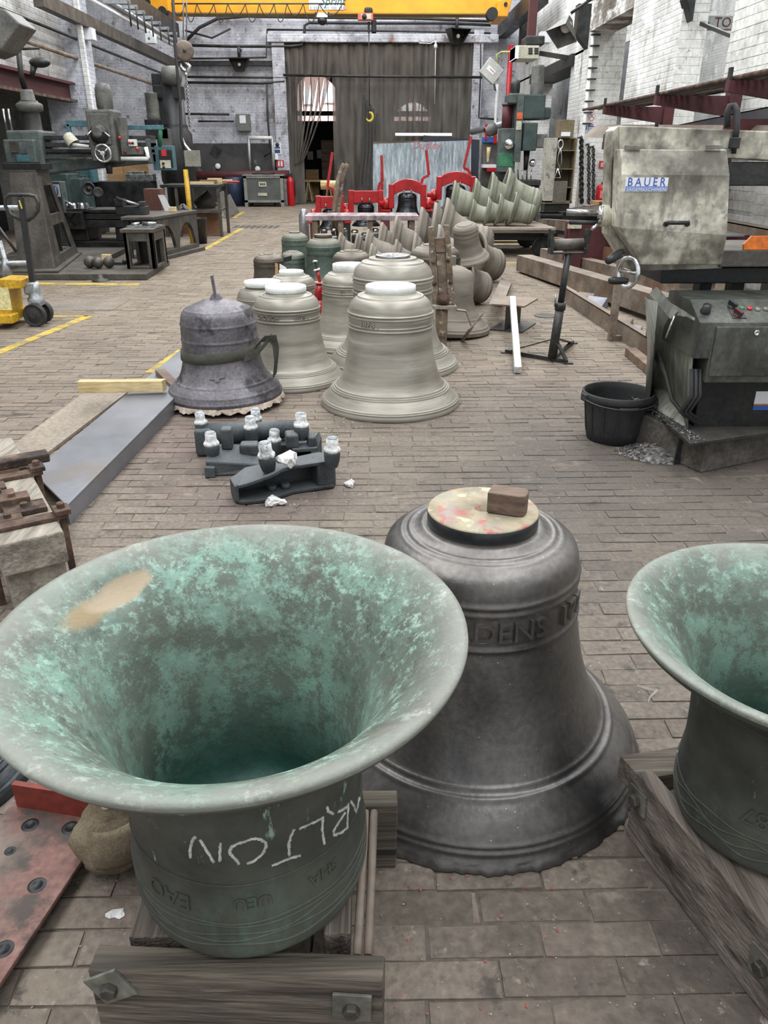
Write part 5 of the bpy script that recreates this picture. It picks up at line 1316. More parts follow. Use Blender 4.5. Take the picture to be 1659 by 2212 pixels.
# control box
zt = .80
c0 = gnd(1512, 697, zt); c3 = gnd(1484, 656, zt); ctl_y0 = c0.y; ctl_y1 = c3.y
zb_ = onplane(1531, 827, c0, Vector((0, -1, 0))).z
xd = onplane(1545, 705, c0, Vector((0, -1, 0))).x
zl_ = onplane(1505, 775, c0, Vector((0, -1, 0))).z; ctl_y1 = 4.0
cb8 = [(ctl_y0, zl_), (4.3, zl_), (4.3, .885), (ctl_y1, .885), (ctl_y0, zt)]
B().prism(cb8, 1.0, basis((c0.x, 0, 0), (0, 1, 0), (0, 0, 1), (1, 0, 0))).build('control_box', sawgrey, saw, .003)
B().bx(xd-.004, c0.x+1.0, ctl_y0-.001, ctl_y1+.2, zb_, zt-.03).build('cabinet', sawgrey, saw, .004)
B().bx(xd+.006, c0.x+1.0, ctl_y0-.012, ctl_y0+.002, zb_+.035, zt-.018).build('cabinet_door', sawgrey, saw, .005)
lk = onplane(1632, 718, c0, Vector((0, -1, 0))); B().lathe([(.014, 0), (.014, .006), (.008, .007), (.007, .002), (.001, .002)], 20, frame_to((lk.x, ctl_y0-.012, lk.z), (0, -1, 0))).build('door_lock', chrome, saw)
cn_ = Vector((0, -(.885-zt), ctl_y1-ctl_y0)).normalized(); CM = lambda px, py: frame_to(onplane(px, py, c0, cn_), cn_)
B().lathe([(.026, 0), (.026, .008), (.023, .012), (.021, .04), (.001, .042)], 18, CM(1523, 674)).build('black_knob', black, saw)
B().bx(-.035, .035, -.045, .045, 0, .004, CM(1592, 676)).build('switch_plate', iron, saw)
for px, py, mt in ((1580, 664, black), (1592, 682, red_dk)):
    kk = B().lathe([(.02, 0), (.02, .012), (.001, .013)], 16, CM(px, py)); kk.bx(-.008, .008, -.024, .024, .012, .034, CM(px, py) @ RZ(.5))
    kk.build('rotary_switch', mt, saw)
for px, py, mt in ((1602, 666, green), (1619, 667, red), (1636, 669, plate_m), (1654, 669, plate_m)):
    B().lathe([(.014, 0), (.014, .006), (.011, .009), (.001, .0095)], 16, CM(px, py)).build('push_button', mt, saw)
lb = B(); e0 = gnd(1408, 640, .83)
# chute of bent sheet at the left, open towards the bucket
sheet = mat('worn_sheet_steel', [hx('6c6d66'), hx('86877e'), hx('96978d')], 3, .45, .1, .35, bump=.04, stretch=(1, 1, .3), stain=[(hx('55564f'), 4, .55, .68, (1, 1, .3))])
tp_ = resample([(1.50, 4.07), (1.51, 4.28), (1.56, 4.36), (1.625, 4.28), (1.645, 4.05), (1.648, 3.9)], 16)
bt_ = resample([(1.650, 4.36), (1.66, 4.46), (1.70, 4.50), (1.745, 4.42), (1.75, 4.15), (1.715, 3.92)], 16)
vs = [(x, y, .21) for x, y in bt_]+[(x*.55+x2*.45, y*.55+y2*.45, .55) for (x, y), (x2, y2) in zip(tp_, bt_)]+[(x, y, .86-.05*i/15) for i, (x, y) in enumerate(tp_)]
cfo = B().add(vs, [(r*16+i, r*16+i+1, (r+1)*16+i+1, (r+1)*16+i) for r in (0, 1) for i in range(15)], None, True).build('chute', sheet, saw); m_ = cfo.modifiers.new('s', 'SOLIDIFY'); m_.thickness = .006
xl = 1.62; xr_ = c0.x
B().hexa([(1.655, 4.36, .212), (1.715, 3.92, .212), (1.75, 4.15, .212), (1.72, 4.48, .212)], [(1.655, 4.36, .216), (1.715, 3.92, .216), (1.75, 4.15, .30), (1.72, 4.48, .34)]).build('chute_floor', sheet, saw)
lv = [Vector((1.52, 4.2, .9)), Vector((1.585, 4.02, .80))]
B().bar(lv[0], lv[1], .05, .012, (0, 1, .3)).build('flap', sheet, saw); B().cyl(lv[1], lv[1]+Vector((-.02, .02, -.12)), .006, .006, 8).build('flap_rod', chrome, saw)
B().bx(1.765, xr_+.9, ctl_y0+.14, 4.7, .2, zb_+.02).build('pedestal', iron_dk, saw, .006)
for k in range(3):
    x = xr_+.02+.022*k
    B().tube([(x, ctl_y0+.05, zb_+.06), (x+.01, ctl_y0+.02, .42), (x-.03, ctl_y0+.03, .33), (1.75, 3.9, .255+.01*k), (1.70, 3.97, .28), (1.655, 4.05, .34), (1.64, 4.15, .45), (1.62, 4.28, .52+.02*k)], .011, 8).build('cable', cable if k else rubber, saw)
wl_ = [gnd(1405, 885, .2), gnd(1492, 968, .2), gnd(1700, 934, .2), gnd(1700, 880, .2)]
wl_ = [Vector((1.58, 4.62, .19)), gnd(1400, 884, .19), gnd(1490, 966, .19), gnd(1760, 925, .19), Vector((2.7, 4.7, .19))]
B().hexa(wl_, [p+Vector((0, 0, .02)) for p in wl_]).build('drip_tray', iron, saw, .003)
fc = gnd(1513, 1022); fr_ = gnd(1690, 985); fd = (fr_-fc).normalized(); fn_ = Vector((-fd.y, fd.x, 0))
pb_ = [fc, fc+fd*.9, fc+fd*.9+fn_*.55, fc+fn_*.55]
saw_pl = tag(B().hexa(pb_, [p+Vector((0, 0, .185)) for p in pb_]).build('concrete_plinth', mat('oily_concrete', [hx('3f3b38'), hx('524d48'), hx('635d57')], 5, .9, .05, 0, bump=.7, bscale=40), None, .008), 'rough dark concrete plinth carrying the right corner of the band saw', 'plinth')
lp_ = gnd(1463, 1004); 
B().hexa([(lp_.x-.02, lp_.y, 0), (lp_.x+.1, lp_.y+.03, 0), (lp_.x+.1, lp_.y+.045, 0), (lp_.x-.02, lp_.y+.015, 0)], [(lp_.x-.0, lp_.y+.02, .19), (lp_.x+.1, lp_.y+.05, .19), (lp_.x+.1, lp_.y+.065, .19), (lp_.x, lp_.y+.035, .19)]).build('support_leg', iron, saw)
B().bx(1.62, 1.7, 4.3, 4.4, 0, .19).build('support_leg', iron, saw)
sb0 = onplane(1640, 842, c0+Vector((0, .135, 0)), Vector((0, -1, 0)))
yp_ = ctl_y0+.14
st0 = onplane(1628, 872, (0, yp_, 0), Vector((0, -1, 0))); st1 = onplane(1690, 845, (0, yp_, 0), Vector((0, -1, 0)))
B().bx(st0.x, st1.x, yp_-.003, yp_+.002, st0.z, st1.z).build('sticker', signwhite, saw)
B().bx(st0.x, st1.x, yp_-.003, yp_+.002, st0.z-.035, st0.z-.008).build('sticker_band', blue, saw)
B().bx(st0.x, st1.x, yp_-.003, yp_+.002, st0.z-.008, st0.z).build('sticker_stripe', orange, saw)
# ---- swarf
swm = mat('steel_swarf', [hx('4f4c4a'), hx('7e7b78'), hx('a5a2a0')], 40, .5, .1, .5, bump=0)
sw = B(); rg2 = random.Random(5); pc_ = gnd(1425, 985)
for i in range(900):
    a = rg2.uniform(0, 6.28); r = .24*rg2.random()**.8; x = pc_.x+r*1.0*math.cos(a); y = pc_.y+.05+r*.75*math.sin(a)
    z = max(0.002, .055*(1-r/.2))+rg2.uniform(0, .01); s = rg2.uniform(.004, .011); b_ = rg2.uniform(0, 6.28)
    d1 = Vector((math.cos(b_), math.sin(b_), rg2.uniform(-.5, .5)))*s; d2 = Vector((-math.sin(b_), math.cos(b_), rg2.uniform(-.5, .8)))*s*.5; c_ = Vector((x, y, z))
    sw.add([c_-d1, c_+d2, c_+d1, c_-d2+Vector((0, 0, s*.3))], [(0, 1, 2), (0, 2, 3)])
sw.lathe([(.19, .0), (.13, .018), (.06, .045), (.001, .055)], 24, TR(pc_.x, pc_.y+.05, 0))
o = tag(sw.build('swarf_heap', swm, None, fix=False), 'small heap of grey steel swarf between the bucket and the saw', 'swarf'); o['kind'] = 'stuff'
sw = B()
for i in range(500):
    u = rg2.random(); p = Vector((1.58, 4.5, .212)).lerp(gnd(1500, 962, .212), u)+Vector((rg2.uniform(.0, .08), rg2.uniform(0, .12), rg2.uniform(0, .01)))
    s = rg2.uniform(.004, .01); b_ = rg2.uniform(0, 6.28); d1 = Vector((math.cos(b_), math.sin(b_), rg2.uniform(-.3, .6)))*s; d2 = Vector((-math.sin(b_), math.cos(b_), .2))*s*.5
    sw.add([p-d1, p+d2, p+d1, p-d2+Vector((0, 0, s*.3))], [(0, 1, 2), (0, 2, 3)])
o = sw.build('swarf', swm, saw, fix=False); o['kind'] = 'stuff'
# ---- black bucket
bk = thing('bucket', 'black rubber bucket with a wire handle, on the floor left of the saw', 'bucket', (1.472, 4.40, 0))
BM = WM[bk.name]
B().lathe([(.001, .004), (.15, .002), (.158, .006), (.168, .06), (.19, .22), (.196, .245), (.196, .25), (.208, .25), (.212, .26), (.210, .29), (.203, .295), (.197, .29), (.19, .25), (.165, .07), (.15, .015), (.001, .013)], 56, BM).build('bucket_body', rubber, bk)
for a in (.2, 3.34):
    B().bx(-.014, .014, -.03, .03, .245, .287, BM @ RZ(a) @ TR(.212, 0, 0)).build('handle_lug', rubber, bk, .004)
B().tube([BM @ Vector((.224*math.cos(a), .224*math.sin(a), .262+.022*math.sin((a-3.34)/2.85*math.pi)*-1)) for a in [3.34+2.85*k/20 for k in range(21)]], .005, 8).build('wire_handle', iron, bk)
a = 4.72; B().tube([BM @ Vector((.225*math.cos(t), .225*math.sin(t), .242)) for t in [a-.25+.05*k for k in range(11)]], .011, 10).build('hand_grip', rubber, bk)
for k in range(14):
    a = 2*math.pi*k/14
    B().hexa([BM @ RZ(a) @ Vector(p) for p in ((.165, -.004, .05), (.172, -.004, .05), (.172, .004, .05), (.165, .004, .05))], [BM @ RZ(a) @ Vector(p) for p in ((.19, -.004, .24), (.197, -.004, .24), (.197, .004, .24), (.19, .004, .24))]).build('rib', rubber, bk)
# ---- roller stand
rsd = thing('roller_stand', 'dark steel roller stand with three splayed feet, in the right aisle', 'stand', (1.5, 6.25, 0))
f0 = gnd(1192, 781); tp = at(1228, 545, 6.36); mid = f0.lerp(tp, .52)
B().cyl(f0+Vector((0, 0, .03)), mid, .038, .036, 18).build('outer_tube', iron, rsd)
B().cyl(mid-(tp-f0)*.02, tp, .026, .026, 18).build('inner_tube', iron, rsd)
B().cyl(mid-Vector((0, 0, .03)), mid+Vector((0, 0, .03)), .044, .044, 18).build('clamp_collar', iron, rsd)
B().cyl(mid+Vector((-.05, -.02, 0)), mid+Vector((-.05, -.02, .1)), .006, .006, 8).build('clamp_screw', steel, rsd)
for (px, py) in ((1092, 762), (1226, 785), (1237, 742)):
    ft = gnd(px, py); top_ = f0.lerp(tp, .22)
    B().bar(f0+Vector((0, 0, .02)), ft+Vector((0, 0, .015)), .022, .03).build('foot', iron, rsd)
    B().bar(top_, f0.lerp(ft, .92)+Vector((0, 0, .02)), .012 if px < 1200 else .05, .01).build('brace', iron, rsd)
    B().bx(ft.x-.04, ft.x+.04, ft.y-.03, ft.y+.03, 0.001, .01).build('foot_pad', iron, rsd)
yk = tp.y
A0_ = at(1192, 512, yk); A1_ = at(1266, 516, yk); zb2 = at(1228, 545, yk).z
fk = B(); 
fk.bx(A0_.x, A1_.x, yk-.03, yk+.03, zb2-.012, zb2).build('yoke', iron, rsd, .003)
for x in (A0_.x, A1_.x):
    for y in (yk-.05, yk+.05):
        B().bar((x, y, zb2), (x+(.01 if x > 1.5 else -.01), y, zb2+.17), .014, .022).build('fork_prong', iron, rsd)
    B().bx(x-.01, x+.01, yk-.055, yk+.055, zb2-.01, zb2+.03).build('fork_base', iron, rsd)
B().cyl((A0_.x+.02, yk, zb2+.055), (A1_.x-.02, yk, zb2+.06), .045, .045, 24).build('roller', cast, rsd)
# ---- offcuts on the floor
ot = gnd(1118, 808); of = gnd(1107, 645, .31)
tag(B().bar(ot+Vector((0, 0, .032)), of, .055, .055).build('box_section', galv if False else mat('white_primed_steel', [hx('b6b6b4'), hx('d0d0ce')], 9, .6, .05, .1, bump=.05), None, .004), 'white primed square tube propped up on the short steel offcut', 'steel tube')
ib = thing('beam_offcut', 'short dark I beam offcut lying behind the white square tube', 'beam offcut', tuple(gnd(1105, 725)))
p_ = gnd(1068, 728); q_ = gnd(1142, 735); dxy = (q_-p_).normalized(); nxy = Vector((-dxy.y, dxy.x, 0)).normalized()
IM = basis(p_+Vector((0, .32, 0)), dxy, nxy, (0, 0, 1))
B().bx(0, .33, 0, .5, 0, .012, IM).build('flange', iron, ib); B().bx(0, .33, 0, .5, .24, .254, IM).build('flange', rust_lt, ib); B().bx(.15, .165, 0, .5, .012, .24, IM).build('web', iron, ib)
pa_ = gnd(1075, 655, .15); pb2 = gnd(1098, 598, .05)
tag(B().hexa([gnd(1056, 660, .21), gnd(1084, 664, .21), gnd(1105, 612, .02), gnd(1086, 596, .02)], [p+Vector((.0, 0, .012)) for p in (gnd(1056, 660, .21), gnd(1084, 664, .21), gnd(1105, 612, .02), gnd(1086, 596, .02))]).build('steel_plate', rust_lt, None), 'narrow brown steel plate leaning on the I beam offcut', 'steel plate')
w0_ = gnd(1035, 665); 
# ---- low steel frame holding stock, beams lying in it
fm = thing('stock_frame', 'low rusty angle iron frame with two uprights holding steel stock', 'frame', tuple(gnd(1310, 720)))
r0, r1 = gnd(1208, 646), gnd(1402, 778)
d0_ = (r1-r0).normalized(); n0_ = Vector((-d0_.y, d0_.x, 0)); n0_ = n0_ if n0_.x > 0 else -n0_
B().hexa([r0, r1, r1+n0_*.012, r0+n0_*.012], [p+Vector((0, 0, .16)) for p in (r0, r1, r1+n0_*.012, r0+n0_*.012)]).build('bottom_rail', rust_lt, fm)
B().hexa([p+Vector((0, 0, .15)) for p in (r0, r1, r1+n0_*.07, r0+n0_*.07)], [p+Vector((0, 0, .16)) for p in (r0, r1, r1+n0_*.07, r0+n0_*.07)]).build('rail_flange', rust_lt, fm)
for (px, py, hh) in ((1320, 735, .80), (1398, 768, .84)):
    p = gnd(px, py); B().bx(p.x-.03, p.x+.03, p.y-.03, p.y+.03, .002, hh).build('upright', rust_lt, fm, .003)
    p2 = p+n0_*.95; B().bx(p2.x-.04, p2.x+.04, p2.y-.04, p2.y+.04, .002, hh).build('upright', rust_lt, fm, .003)
    B().hexa([Vector((a.x, a.y, .0)) for a in (p, p2, p2+d0_*.05, p+d0_*.05)], [Vector((a.x, a.y, .05)) for a in (p, p2, p2+d0_*.05, p+d0_*.05)]).build('cross_member', rust_lt, fm)
tk = gnd(1360, 768); tag(B().bar(tk+Vector((0, 0, .035)), gnd(1412, 812)+Vector((0, 0, .035)), .09, .07).build('timber_batten', wood_brn, None, .004), 'brown timber bearer on the floor below the stock frame upright', 'timber')
GSK = 'steel sections lying in the stock frame'
def section(a, b, w, h, kind, mtl, label):
    a = Vector(a); b = Vector(b); d = (b-a); Lh = d.length; z = d.normalized(); x = Vector((z.y, -z.x, 0)).normalized(); y = z.cross(x)
    if y.z < 0: y = -y
    M = basis(a, x, y, z); t = .012; m_ = B()
    if kind == 'C': m_.bx(-w/2, w/2, h-t, h, 0, Lh, M).bx(-w/2, -w/2+t, 0, h, 0, Lh, M).bx(w/2-t, w/2, 0, h, 0, Lh, M)
    if kind == 'I': m_.bx(-w/2, w/2, h-t, h, 0, Lh, M).bx(-w/2, w/2, 0, t, 0, Lh, M).bx(-t/2, t/2, t, h-t, 0, Lh, M)
    if kind == 'B': m_.bx(-w/2, w/2, 0, h, 0, Lh, M)
    if kind == 'L': m_.bx(-w/2, w/2, 0, t, 0, Lh, M).bx(-w/2, -w/2+t, 0, h, 0, Lh, M)
    if kind == 'V':
        m_.prism([(-w/2, 0), (0, h), (w/2, 0), (w/2-t*1.4, 0), (0, h-t*1.6), (-w/2+t*1.4, 0)], Lh, M)
    return tag(m_.build('steel_section', mtl, None, .002 if kind == 'B' else 0), label, 'steel section', GSK)
section(gnd(1130, 584, .02), at(1445, 690, 7.75), .22, .22, 'B', rust_lt, 'foremost long brown box beam sloping across the stock frame')
section(gnd(1176, 562, .06), at(1450, 640, 8.5), .16, .18, 'B', rust_lt, 'second brown beam, just behind the foremost long beam')
rustp = mat('orange_brown_steel', [hx('6b4a36'), hx('84604a'), hx('937058')], 3, .75, .08, .05, stretch=(1, 1, 1))
section(gnd(1196, 545, .12), at(1420, 602, 9.3), .05, .24, 'B', rustp, 'orange brown plank like beam, third from the aisle')
section(gnd(1212, 522, .22), at(1400, 560, 10.0), .14, .12, 'C', plm, 'grey steel channel behind the orange brown beam')
section(gnd(1172, 492, .3), gnd(1345, 512, .6), .18, .16, 'C', rust_lt, 'brown channel farther back, its end beside the toolchest')
section(gnd(1215, 478, .4), gnd(1420, 492, .6), .2, .18, 'I', iron, 'dark I beam on the far side of the stock frame')
section(gnd(1235, 465, .55), gnd(1390, 455, .95), .2, .12, 'C', rust_lt, 'light brown channel topmost at the far side of the stock frame')
tag(B().bx(at(1228, 485, 11).x, at(1255, 520, 11).x, 10.9, 11.0, .0, at(1228, 483, 11).z).bx(at(1228, 485, 11).x-.02, at(1255, 520, 11).x+.6, 11.0, 11.1, .25, .75).build('dark_stillage', red_dk), 'dark brown steel stillage behind the head of the roller stand', 'stillage')
tag(B().bx(at(1228, 485, 10.85).x, at(1256, 492, 10.85).x, 10.84, 10.9, at(1230, 494, 10.85).z, at(1230, 484, 10.85).z).build('cream_tag', cream2, None, .003), 'small cream metal tag on the dark stillage', 'tag')
# scrap under the beams
for i, (px, py, s, k) in enumerate(((1262, 655, .14, 0), (1285, 668, .16, 1), (1345, 708, .12, 2), (1368, 722, .1, 3))):
    p = gnd(px, py, .02)
    tag(B().hexa([p+Vector(q)*s for q in ((-.9, 0, 0), (.2, -.4, 0), (1, .3, 0), (-.2, .9, 0))], [p+Vector(q)*s for q in ((-.8, .0, .25), (.3, -.3, .1), (.9, .4, .7), (-.3, .8, .8))]).build('steel_scrap', plm if k % 2 else rust_lt), ['grey scrap wedge behind the bottom rail, leftmost', 'pale scrap plate with yellow edge behind the bottom rail', 'brown scrap piece right of the first upright', 'small scrap piece nearest the second upright'][i], 'scrap')
# ---- flat trolley under the sage bells
tr = thing('flat_trolley', 'flat timber decked trolley with iron wheels carrying the sage bells', 'trolley', (2.2, 14.4, 0))
xa_, xb_ = 1.2, 3.12
for i in range(5):
    y = 13.55+i*.37
    B().bx(xa_, xb_-.02*i, y, y+.36, .43, .472).build('deck_board', wood_brn if False else mat('trolley_board', [hx('786c61'), hx('95897d'), hx('a39789')], 4, .8, .06, 0, bump=.2, stretch=(.3, 2, 2)), tr, .004)
B().bx(xa_, xb_, 13.55, 13.62, .39, .435).build('edge_beam', wood_old, tr)
B().bx(xa_+.05, xb_-.15, 13.7, 13.82, .26, .43).build('side_frame', iron_dk, tr); B().bx(xa_+.05, xb_-.15, 15.1, 15.22, .26, .43).build('side_frame', iron_dk, tr)
for x in (1.55, 2.95):
    for y in (13.72, 15.15):
        w = B().lathe([(.03, -.05), (.15, -.04), (.17, -.045), (.17, .045), (.15, .04), (.03, .05)], 28, frame_to((x, y, .17), (0, 1, 0))).build('wheel', iron_dk, tr)
        B().cyl((x, y-.07, .17), (x, y+.07, .17), .035, .035, 14).build('hub', iron, w)
B().bx(1.3, 3.0, 15.4, 15.55, .05, .09).build('draw_bar', wood_pale, tr)
# ---- dark toolchest
tcx0, tcx1 = at(1168, 470, 16.2).x, at(1220, 470, 16.2).x; tz = at(1190, 462, 16.2).z
tcst = thing('tool_chest', 'small black steel toolchest with a drop handle behind the trolley', 'tool chest', ((tcx0+tcx1)/2, 16.4, 0))
B().bx(tcx0, tcx1, 16.2, 16.7, .12, tz).build('chest_body', iron_dk, tcst, .006); B().bx(tcx0-.01, tcx1+.01, 16.18, 16.72, tz-.05, tz).build('lid', iron, tcst, .006); B().bx(tcx0+.03, tcx1-.03, 16.25, 16.65, 0.001, .12).build('plinth', iron_dk, tcst)
hx_ = (tcx0+tcx1)/2+.03
B().tube([(hx_-.06, 16.19, tz-.17), (hx_-.06, 16.16, tz-.22), (hx_+.06, 16.16, tz-.22), (hx_+.06, 16.19, tz-.17)], .008, 6).build('drop_handle', iron, tcst)
# ---- cantilever rack on the right wall
rk = thing('cantilever_rack', 'dark red cantilever rack along the right wall with steel stock', 'rack', (4.4, 11, 0))
for i, yy in enumerate((9.0, 11.2, 13.6)):
    B().bx(4.66, 4.82, yy-.08, yy+.08, 0.002, 2.45).build('column', red_dk, rk)
    xs0 = 3.72
    for j, z in enumerate((2.26, 1.93-.033*(yy-8.3), .75)):
        B().hexa([(xs0+.05*j, yy-.05, z-.1), (4.7, yy-.05, z-.24), (4.7, yy+.05, z-.24), (xs0+.05*j, yy+.05, z-.1)], [(xs0+.05*j, yy-.05, z), (4.7, yy-.05, z), (4.7, yy+.05, z), (xs0+.05*j, yy+.05, z)]).build('arm', red_dk, rk)
        B().bx(xs0+.05*j, xs0+.05*j+.03, yy-.03, yy+.03, z, z+.12).build('end_stop', iron, rk)
GR = 'bars and pipes on the top arms of the rack'
rr_ = random.Random(9)
labs = ['thick pale pipe on top of the rack, open end towards the wall pier', 'rusty pipe on the outer edge of the rack', 'dark bar second from the outer edge of the rack', 'thin dark pipe third from the outer edge of the rack', 'brown pipe in the middle of the rack', 'flat bar in the middle of the rack', 'pale bar inner side of the rack', 'dark pipe inner side of the rack']
for i, (x, r, ya, yb, mt, z) in enumerate(((4.28, .055, 9.6, 14.6, rust_lt, .06), (3.80, .022, 7.2, 15.0, rust, .024), (3.86, .02, 6.8, 14.8, iron, .022), (3.92, .018, 7.0, 14.2, iron, .02), (3.99, .026, 7.4, 14.7, rust_lt, .028), (4.07, .02, 7.1, 13.9, iron, .022), (4.14, .022, 7.6, 13.8, rust_lt, .024), (4.42, .024, 7.5, 14.0, iron, .026))):
    m_ = B()
    a = (x, ya, 2.262+z); b = (x-.05, yb, 2.262+z)
    if i in (0, 1, 4, 7): 
        M = frame_to(a, Vector(b)-Vector(a)); Lh = (Vector(b)-Vector(a)).length
        m_.lathe([(r*.75, 0), (r, 0), (r, Lh), (r*.75, Lh), (r*.75, 0)], 16, M)
    else: m_.bar(a, b, r*2, r*2)
    tag(m_.build('steel_pipe' if i in (0, 1, 4, 7) else 'steel_bar', mt), labs[i], 'steel stock', GR)
section((4.08, 8.3, 1.625), (4.06, 15.2, 1.865), .44, .2, 'V', rust_lt, 'big brown inverted V angle on the second arms of the rack')
section((4.45, 8.3, 1.935), (4.45, 14.8, 1.721), .2, .14, 'C', plm, 'grey channel behind the big V angle on the rack')
section((3.95, 8.8, .755), (3.95, 14.6, .755), .3, .02, 'B', plm, 'grey flat plate on the third arms of the rack')
section((4.3, 8.4, .755), (4.3, 14.2, .755), .18, .1, 'C', rust_lt, 'brown channel on the third arms of the rack')
B().bx(4.62, 4.86, 8.9, 9.1, 2.45, 4.6).build('column_top', red_dk, rk)

# ================================================================ LEFT SIDE
# ---- iron floor plate that carries the radial drill
fp = thing('floor_plate', 'thick cast iron floor plate under the radial drill', 'floor plate', (-4.3, 12, 0))
p0 = gnd(-60, 606); p1 = gnd(318, 605); p2 = gnd(367, 572); p3 = Vector((p2.x, 14.6, 0))
P = [p0, p1, p2, Vector((p2.x-.1, 12.75, 0)), Vector((-4.2, 12.8, 0)), Vector((-4.3, 14.45, 0)), Vector((-6.2, 14.45, 0))]
B().hexa([Vector((p.x, p.y, .0)) for p in P], [Vector((p.x, p.y, .085)) for p in P]).build('slab', cast, fp, .008)
zp = .086
# ---- tapered angle stand with two slots
ts = thing('angle_stand', 'tall tapering grey iron stand with two long slots, left on the floor plate', 'iron stand', tuple(gnd(100, 575, zp)))
b0 = gnd(40, 585, zp); b1 = gnd(120, 585, zp); b2 = gnd(170, 548, zp); b3 = gnd(100, 545, zp)
yt = b0.y+.35
zt_ = at(60, 372, yt).z
T0 = at(20, 372, yt); T1 = at(78, 372, yt); T2 = at(105, 372, yt+.35); T3 = at(30, 372, yt+.4)
for t in (T0, T1, T2, T3): t.z = zt_
def lerp3(a, b, t): return a+(b-a)*t
def slotface(bl, br, tl, tr, slots, th, inn):
    # quad face with openings: built from rails and stiles; (u0,u1,v0,v1) openings stacked in v
    m_ = B()
    Q = lambda u, v: lerp3(lerp3(bl, br, u), lerp3(tl, tr, u), v)
    vs_ = [0]
    def quad(u0, u1, v0, v1):
        a = [Q(u0, v0), Q(u1, v0), Q(u1, v1), Q(u0, v1)]; m_.hexa(a, [p+inn*th for p in a])
    v = 0
    for (u0, u1, v0, v1) in slots:
        quad(0, 1, v, v0); quad(0, u0, v0, v1); quad(u1, 1, v0, v1); v = v1
    quad(0, 1, v, 1)
    return m_
slotface(b1, b2, T1, T2, [(.3, .8, .13, .44), (.3, .8, .56, .86)], .04, Vector((-1, .3, 0)).normalized()).build('slotted_side', cast, ts, .006)
slotface(b0, b1, T0, T1, [], .04, Vector((0, 1, 0))).build('front_side', cast, ts, .006)
slotface(b3, b0, T3, T0, [], .04, Vector((1, 0, 0))).build('back_side', cast, ts)
B().hexa([T0, T1, T2, T3], [p+Vector((0, 0, .03)) for p in (T0, T1, T2, T3)]).build('top_face', cast, ts, .004)
fpts = [gnd(28, 590, zp), gnd(126, 590, zp), gnd(178, 548, zp), gnd(90, 545, zp)]
B().hexa(fpts, [p+Vector((0, 0, .03)) for p in fpts]).build('foot', cast, ts, .004)
for px, py in ((50, 583), (112, 583)):
    B().lathe([(.05, .03), (.05, .045), (.03, .05), (.03, .1), (.001, .105)], 12, Matrix.Translation(gnd(px, py, zp))).build('foot_nut', iron, ts)
Y0 = yt+.1
for px0, px1, y0, y1, mt in ((14, 96, 362, 373, iron_dk),):
    a = at(px0, y1, Y0); b = at(px1, y0, Y0); tag(B().bx(a.x, b.x, Y0-.1, Y0+.3, zt_+.031, zt_+.11).build('steel_tray', mt, None, .004), 'dark steel tray with cutters on top of the tall tapering stand', 'tray')
# ---- radial drill
yd = 13.6
rd_ = thing('radial_drill', 'big grey green radial drill with round column, long arm and drilling head', 'radial drill', (at(62, 560, yd).x, yd, zp))
cx_ = at(62, 300, yd).x
zof = lambda py, Y=yd: at(62, py, Y).z
B().cyl((cx_, yd+.25, zp), (cx_, yd+.25, zof(215)), .14, .14, 28).build('column', iron, rd_)
B().lathe([(.17, zof(300)), (.17, zof(283)), (.14, zof(280)), (.14, zof(240)), (.2, zof(237)), (.205, zof(225)), (.19, zof(222)), (.15, zof(219)), (.11, zof(214)), (.1, zof(196)), (.085, zof(191)), (.001, zof(190))], 28, TR(cx_, yd+.25, 0)).build('column_cap', mgrey, rd_)
B().bx(at(22, 300, yd).x, at(96, 300, yd).x, yd-.15, yd+.55, zof(378), zof(282)).build('sleeve', mgreen, rd_, .03)
B().bx(at(20, 300, yd).x, at(86, 300, yd).x, yd-.27, yd-.1, zof(352), zof(302)).build('gear_cover', mgreen, rd_, .02)
B().bx(at(52, 340, yd).x, at(78, 340, yd).x, yd-.29, yd-.26, zof(349), zof(334)).build('name_plate', teal, rd_)
B().bx(at(42, 340, yd).x, at(58, 340, yd).x, yd-.29, yd-.26, zof(330), zof(306)).build('vent_panel', cast, rd_, .004)
B().bx(at(62, 340, yd).x, at(76, 340, yd).x, yd-.29, yd-.26, zof(333), zof(308)).build('inspection_panel', mgreen, rd_, .004)
for dx in (-.2, -.12): B().cyl((cx_+dx-.12, yd-.0, zof(290)), (cx_+dx-.12, yd-.0, zof(235)), .02, .02, 10).build('guide_rod', steel, rd_)
xa0, xa1 = at(90, 300, yd).x, at(326, 300, yd).x
B().hexa([(xa0, yd, zof(375)), (xa1, yd, zof(352)), (xa1, yd+.35, zof(352)), (xa0, yd+.35, zof(375))], [(xa0, yd, zof(330)), (xa1, yd, zof(330)), (xa1, yd+.35, zof(330)), (xa0, yd+.35, zof(330))]).build('arm', mgreen, rd_, .02)
for py0, py1 in ((293, 302), (308, 318), (322, 330)):
    B().bx(xa0, xa1, yd-.04, yd+.3, zof(py1), zof(py0)).build('arm_slideway', iron, rd_, .005)
B().cyl((xa0, yd-.1, zof(343)), (xa1-.05, yd-.1, zof(343)), .022, .022, 12).build('feed_screw', steel, rd_)
B().bx(xa1-.06, xa1, yd-.12, yd+.3, zof(352), zof(300)).build('arm_end', mgreen, rd_, .01)
h0, h1 = at(200, 300, yd-.15).x, at(258, 300, yd-.15).x; yh = yd-.35; zh = lambda py: at(228, py, yh).z
B().bx(h0, h1, yh, yh+.5, zh(350), zh(236)).build('drilling_head', mgrey, rd_, .03)
B().bx(h0+.07, h1-.07, yh-.03, yh, zh(312), zh(246)).build('head_panel', mgrey, rd_, .01)
B().bx(h0+.03, h1-.03, yh-.02, yh, zh(348), zh(316)).build('head_panel', mgrey, rd_, .01)
hcx = (h0+h1)/2-.02
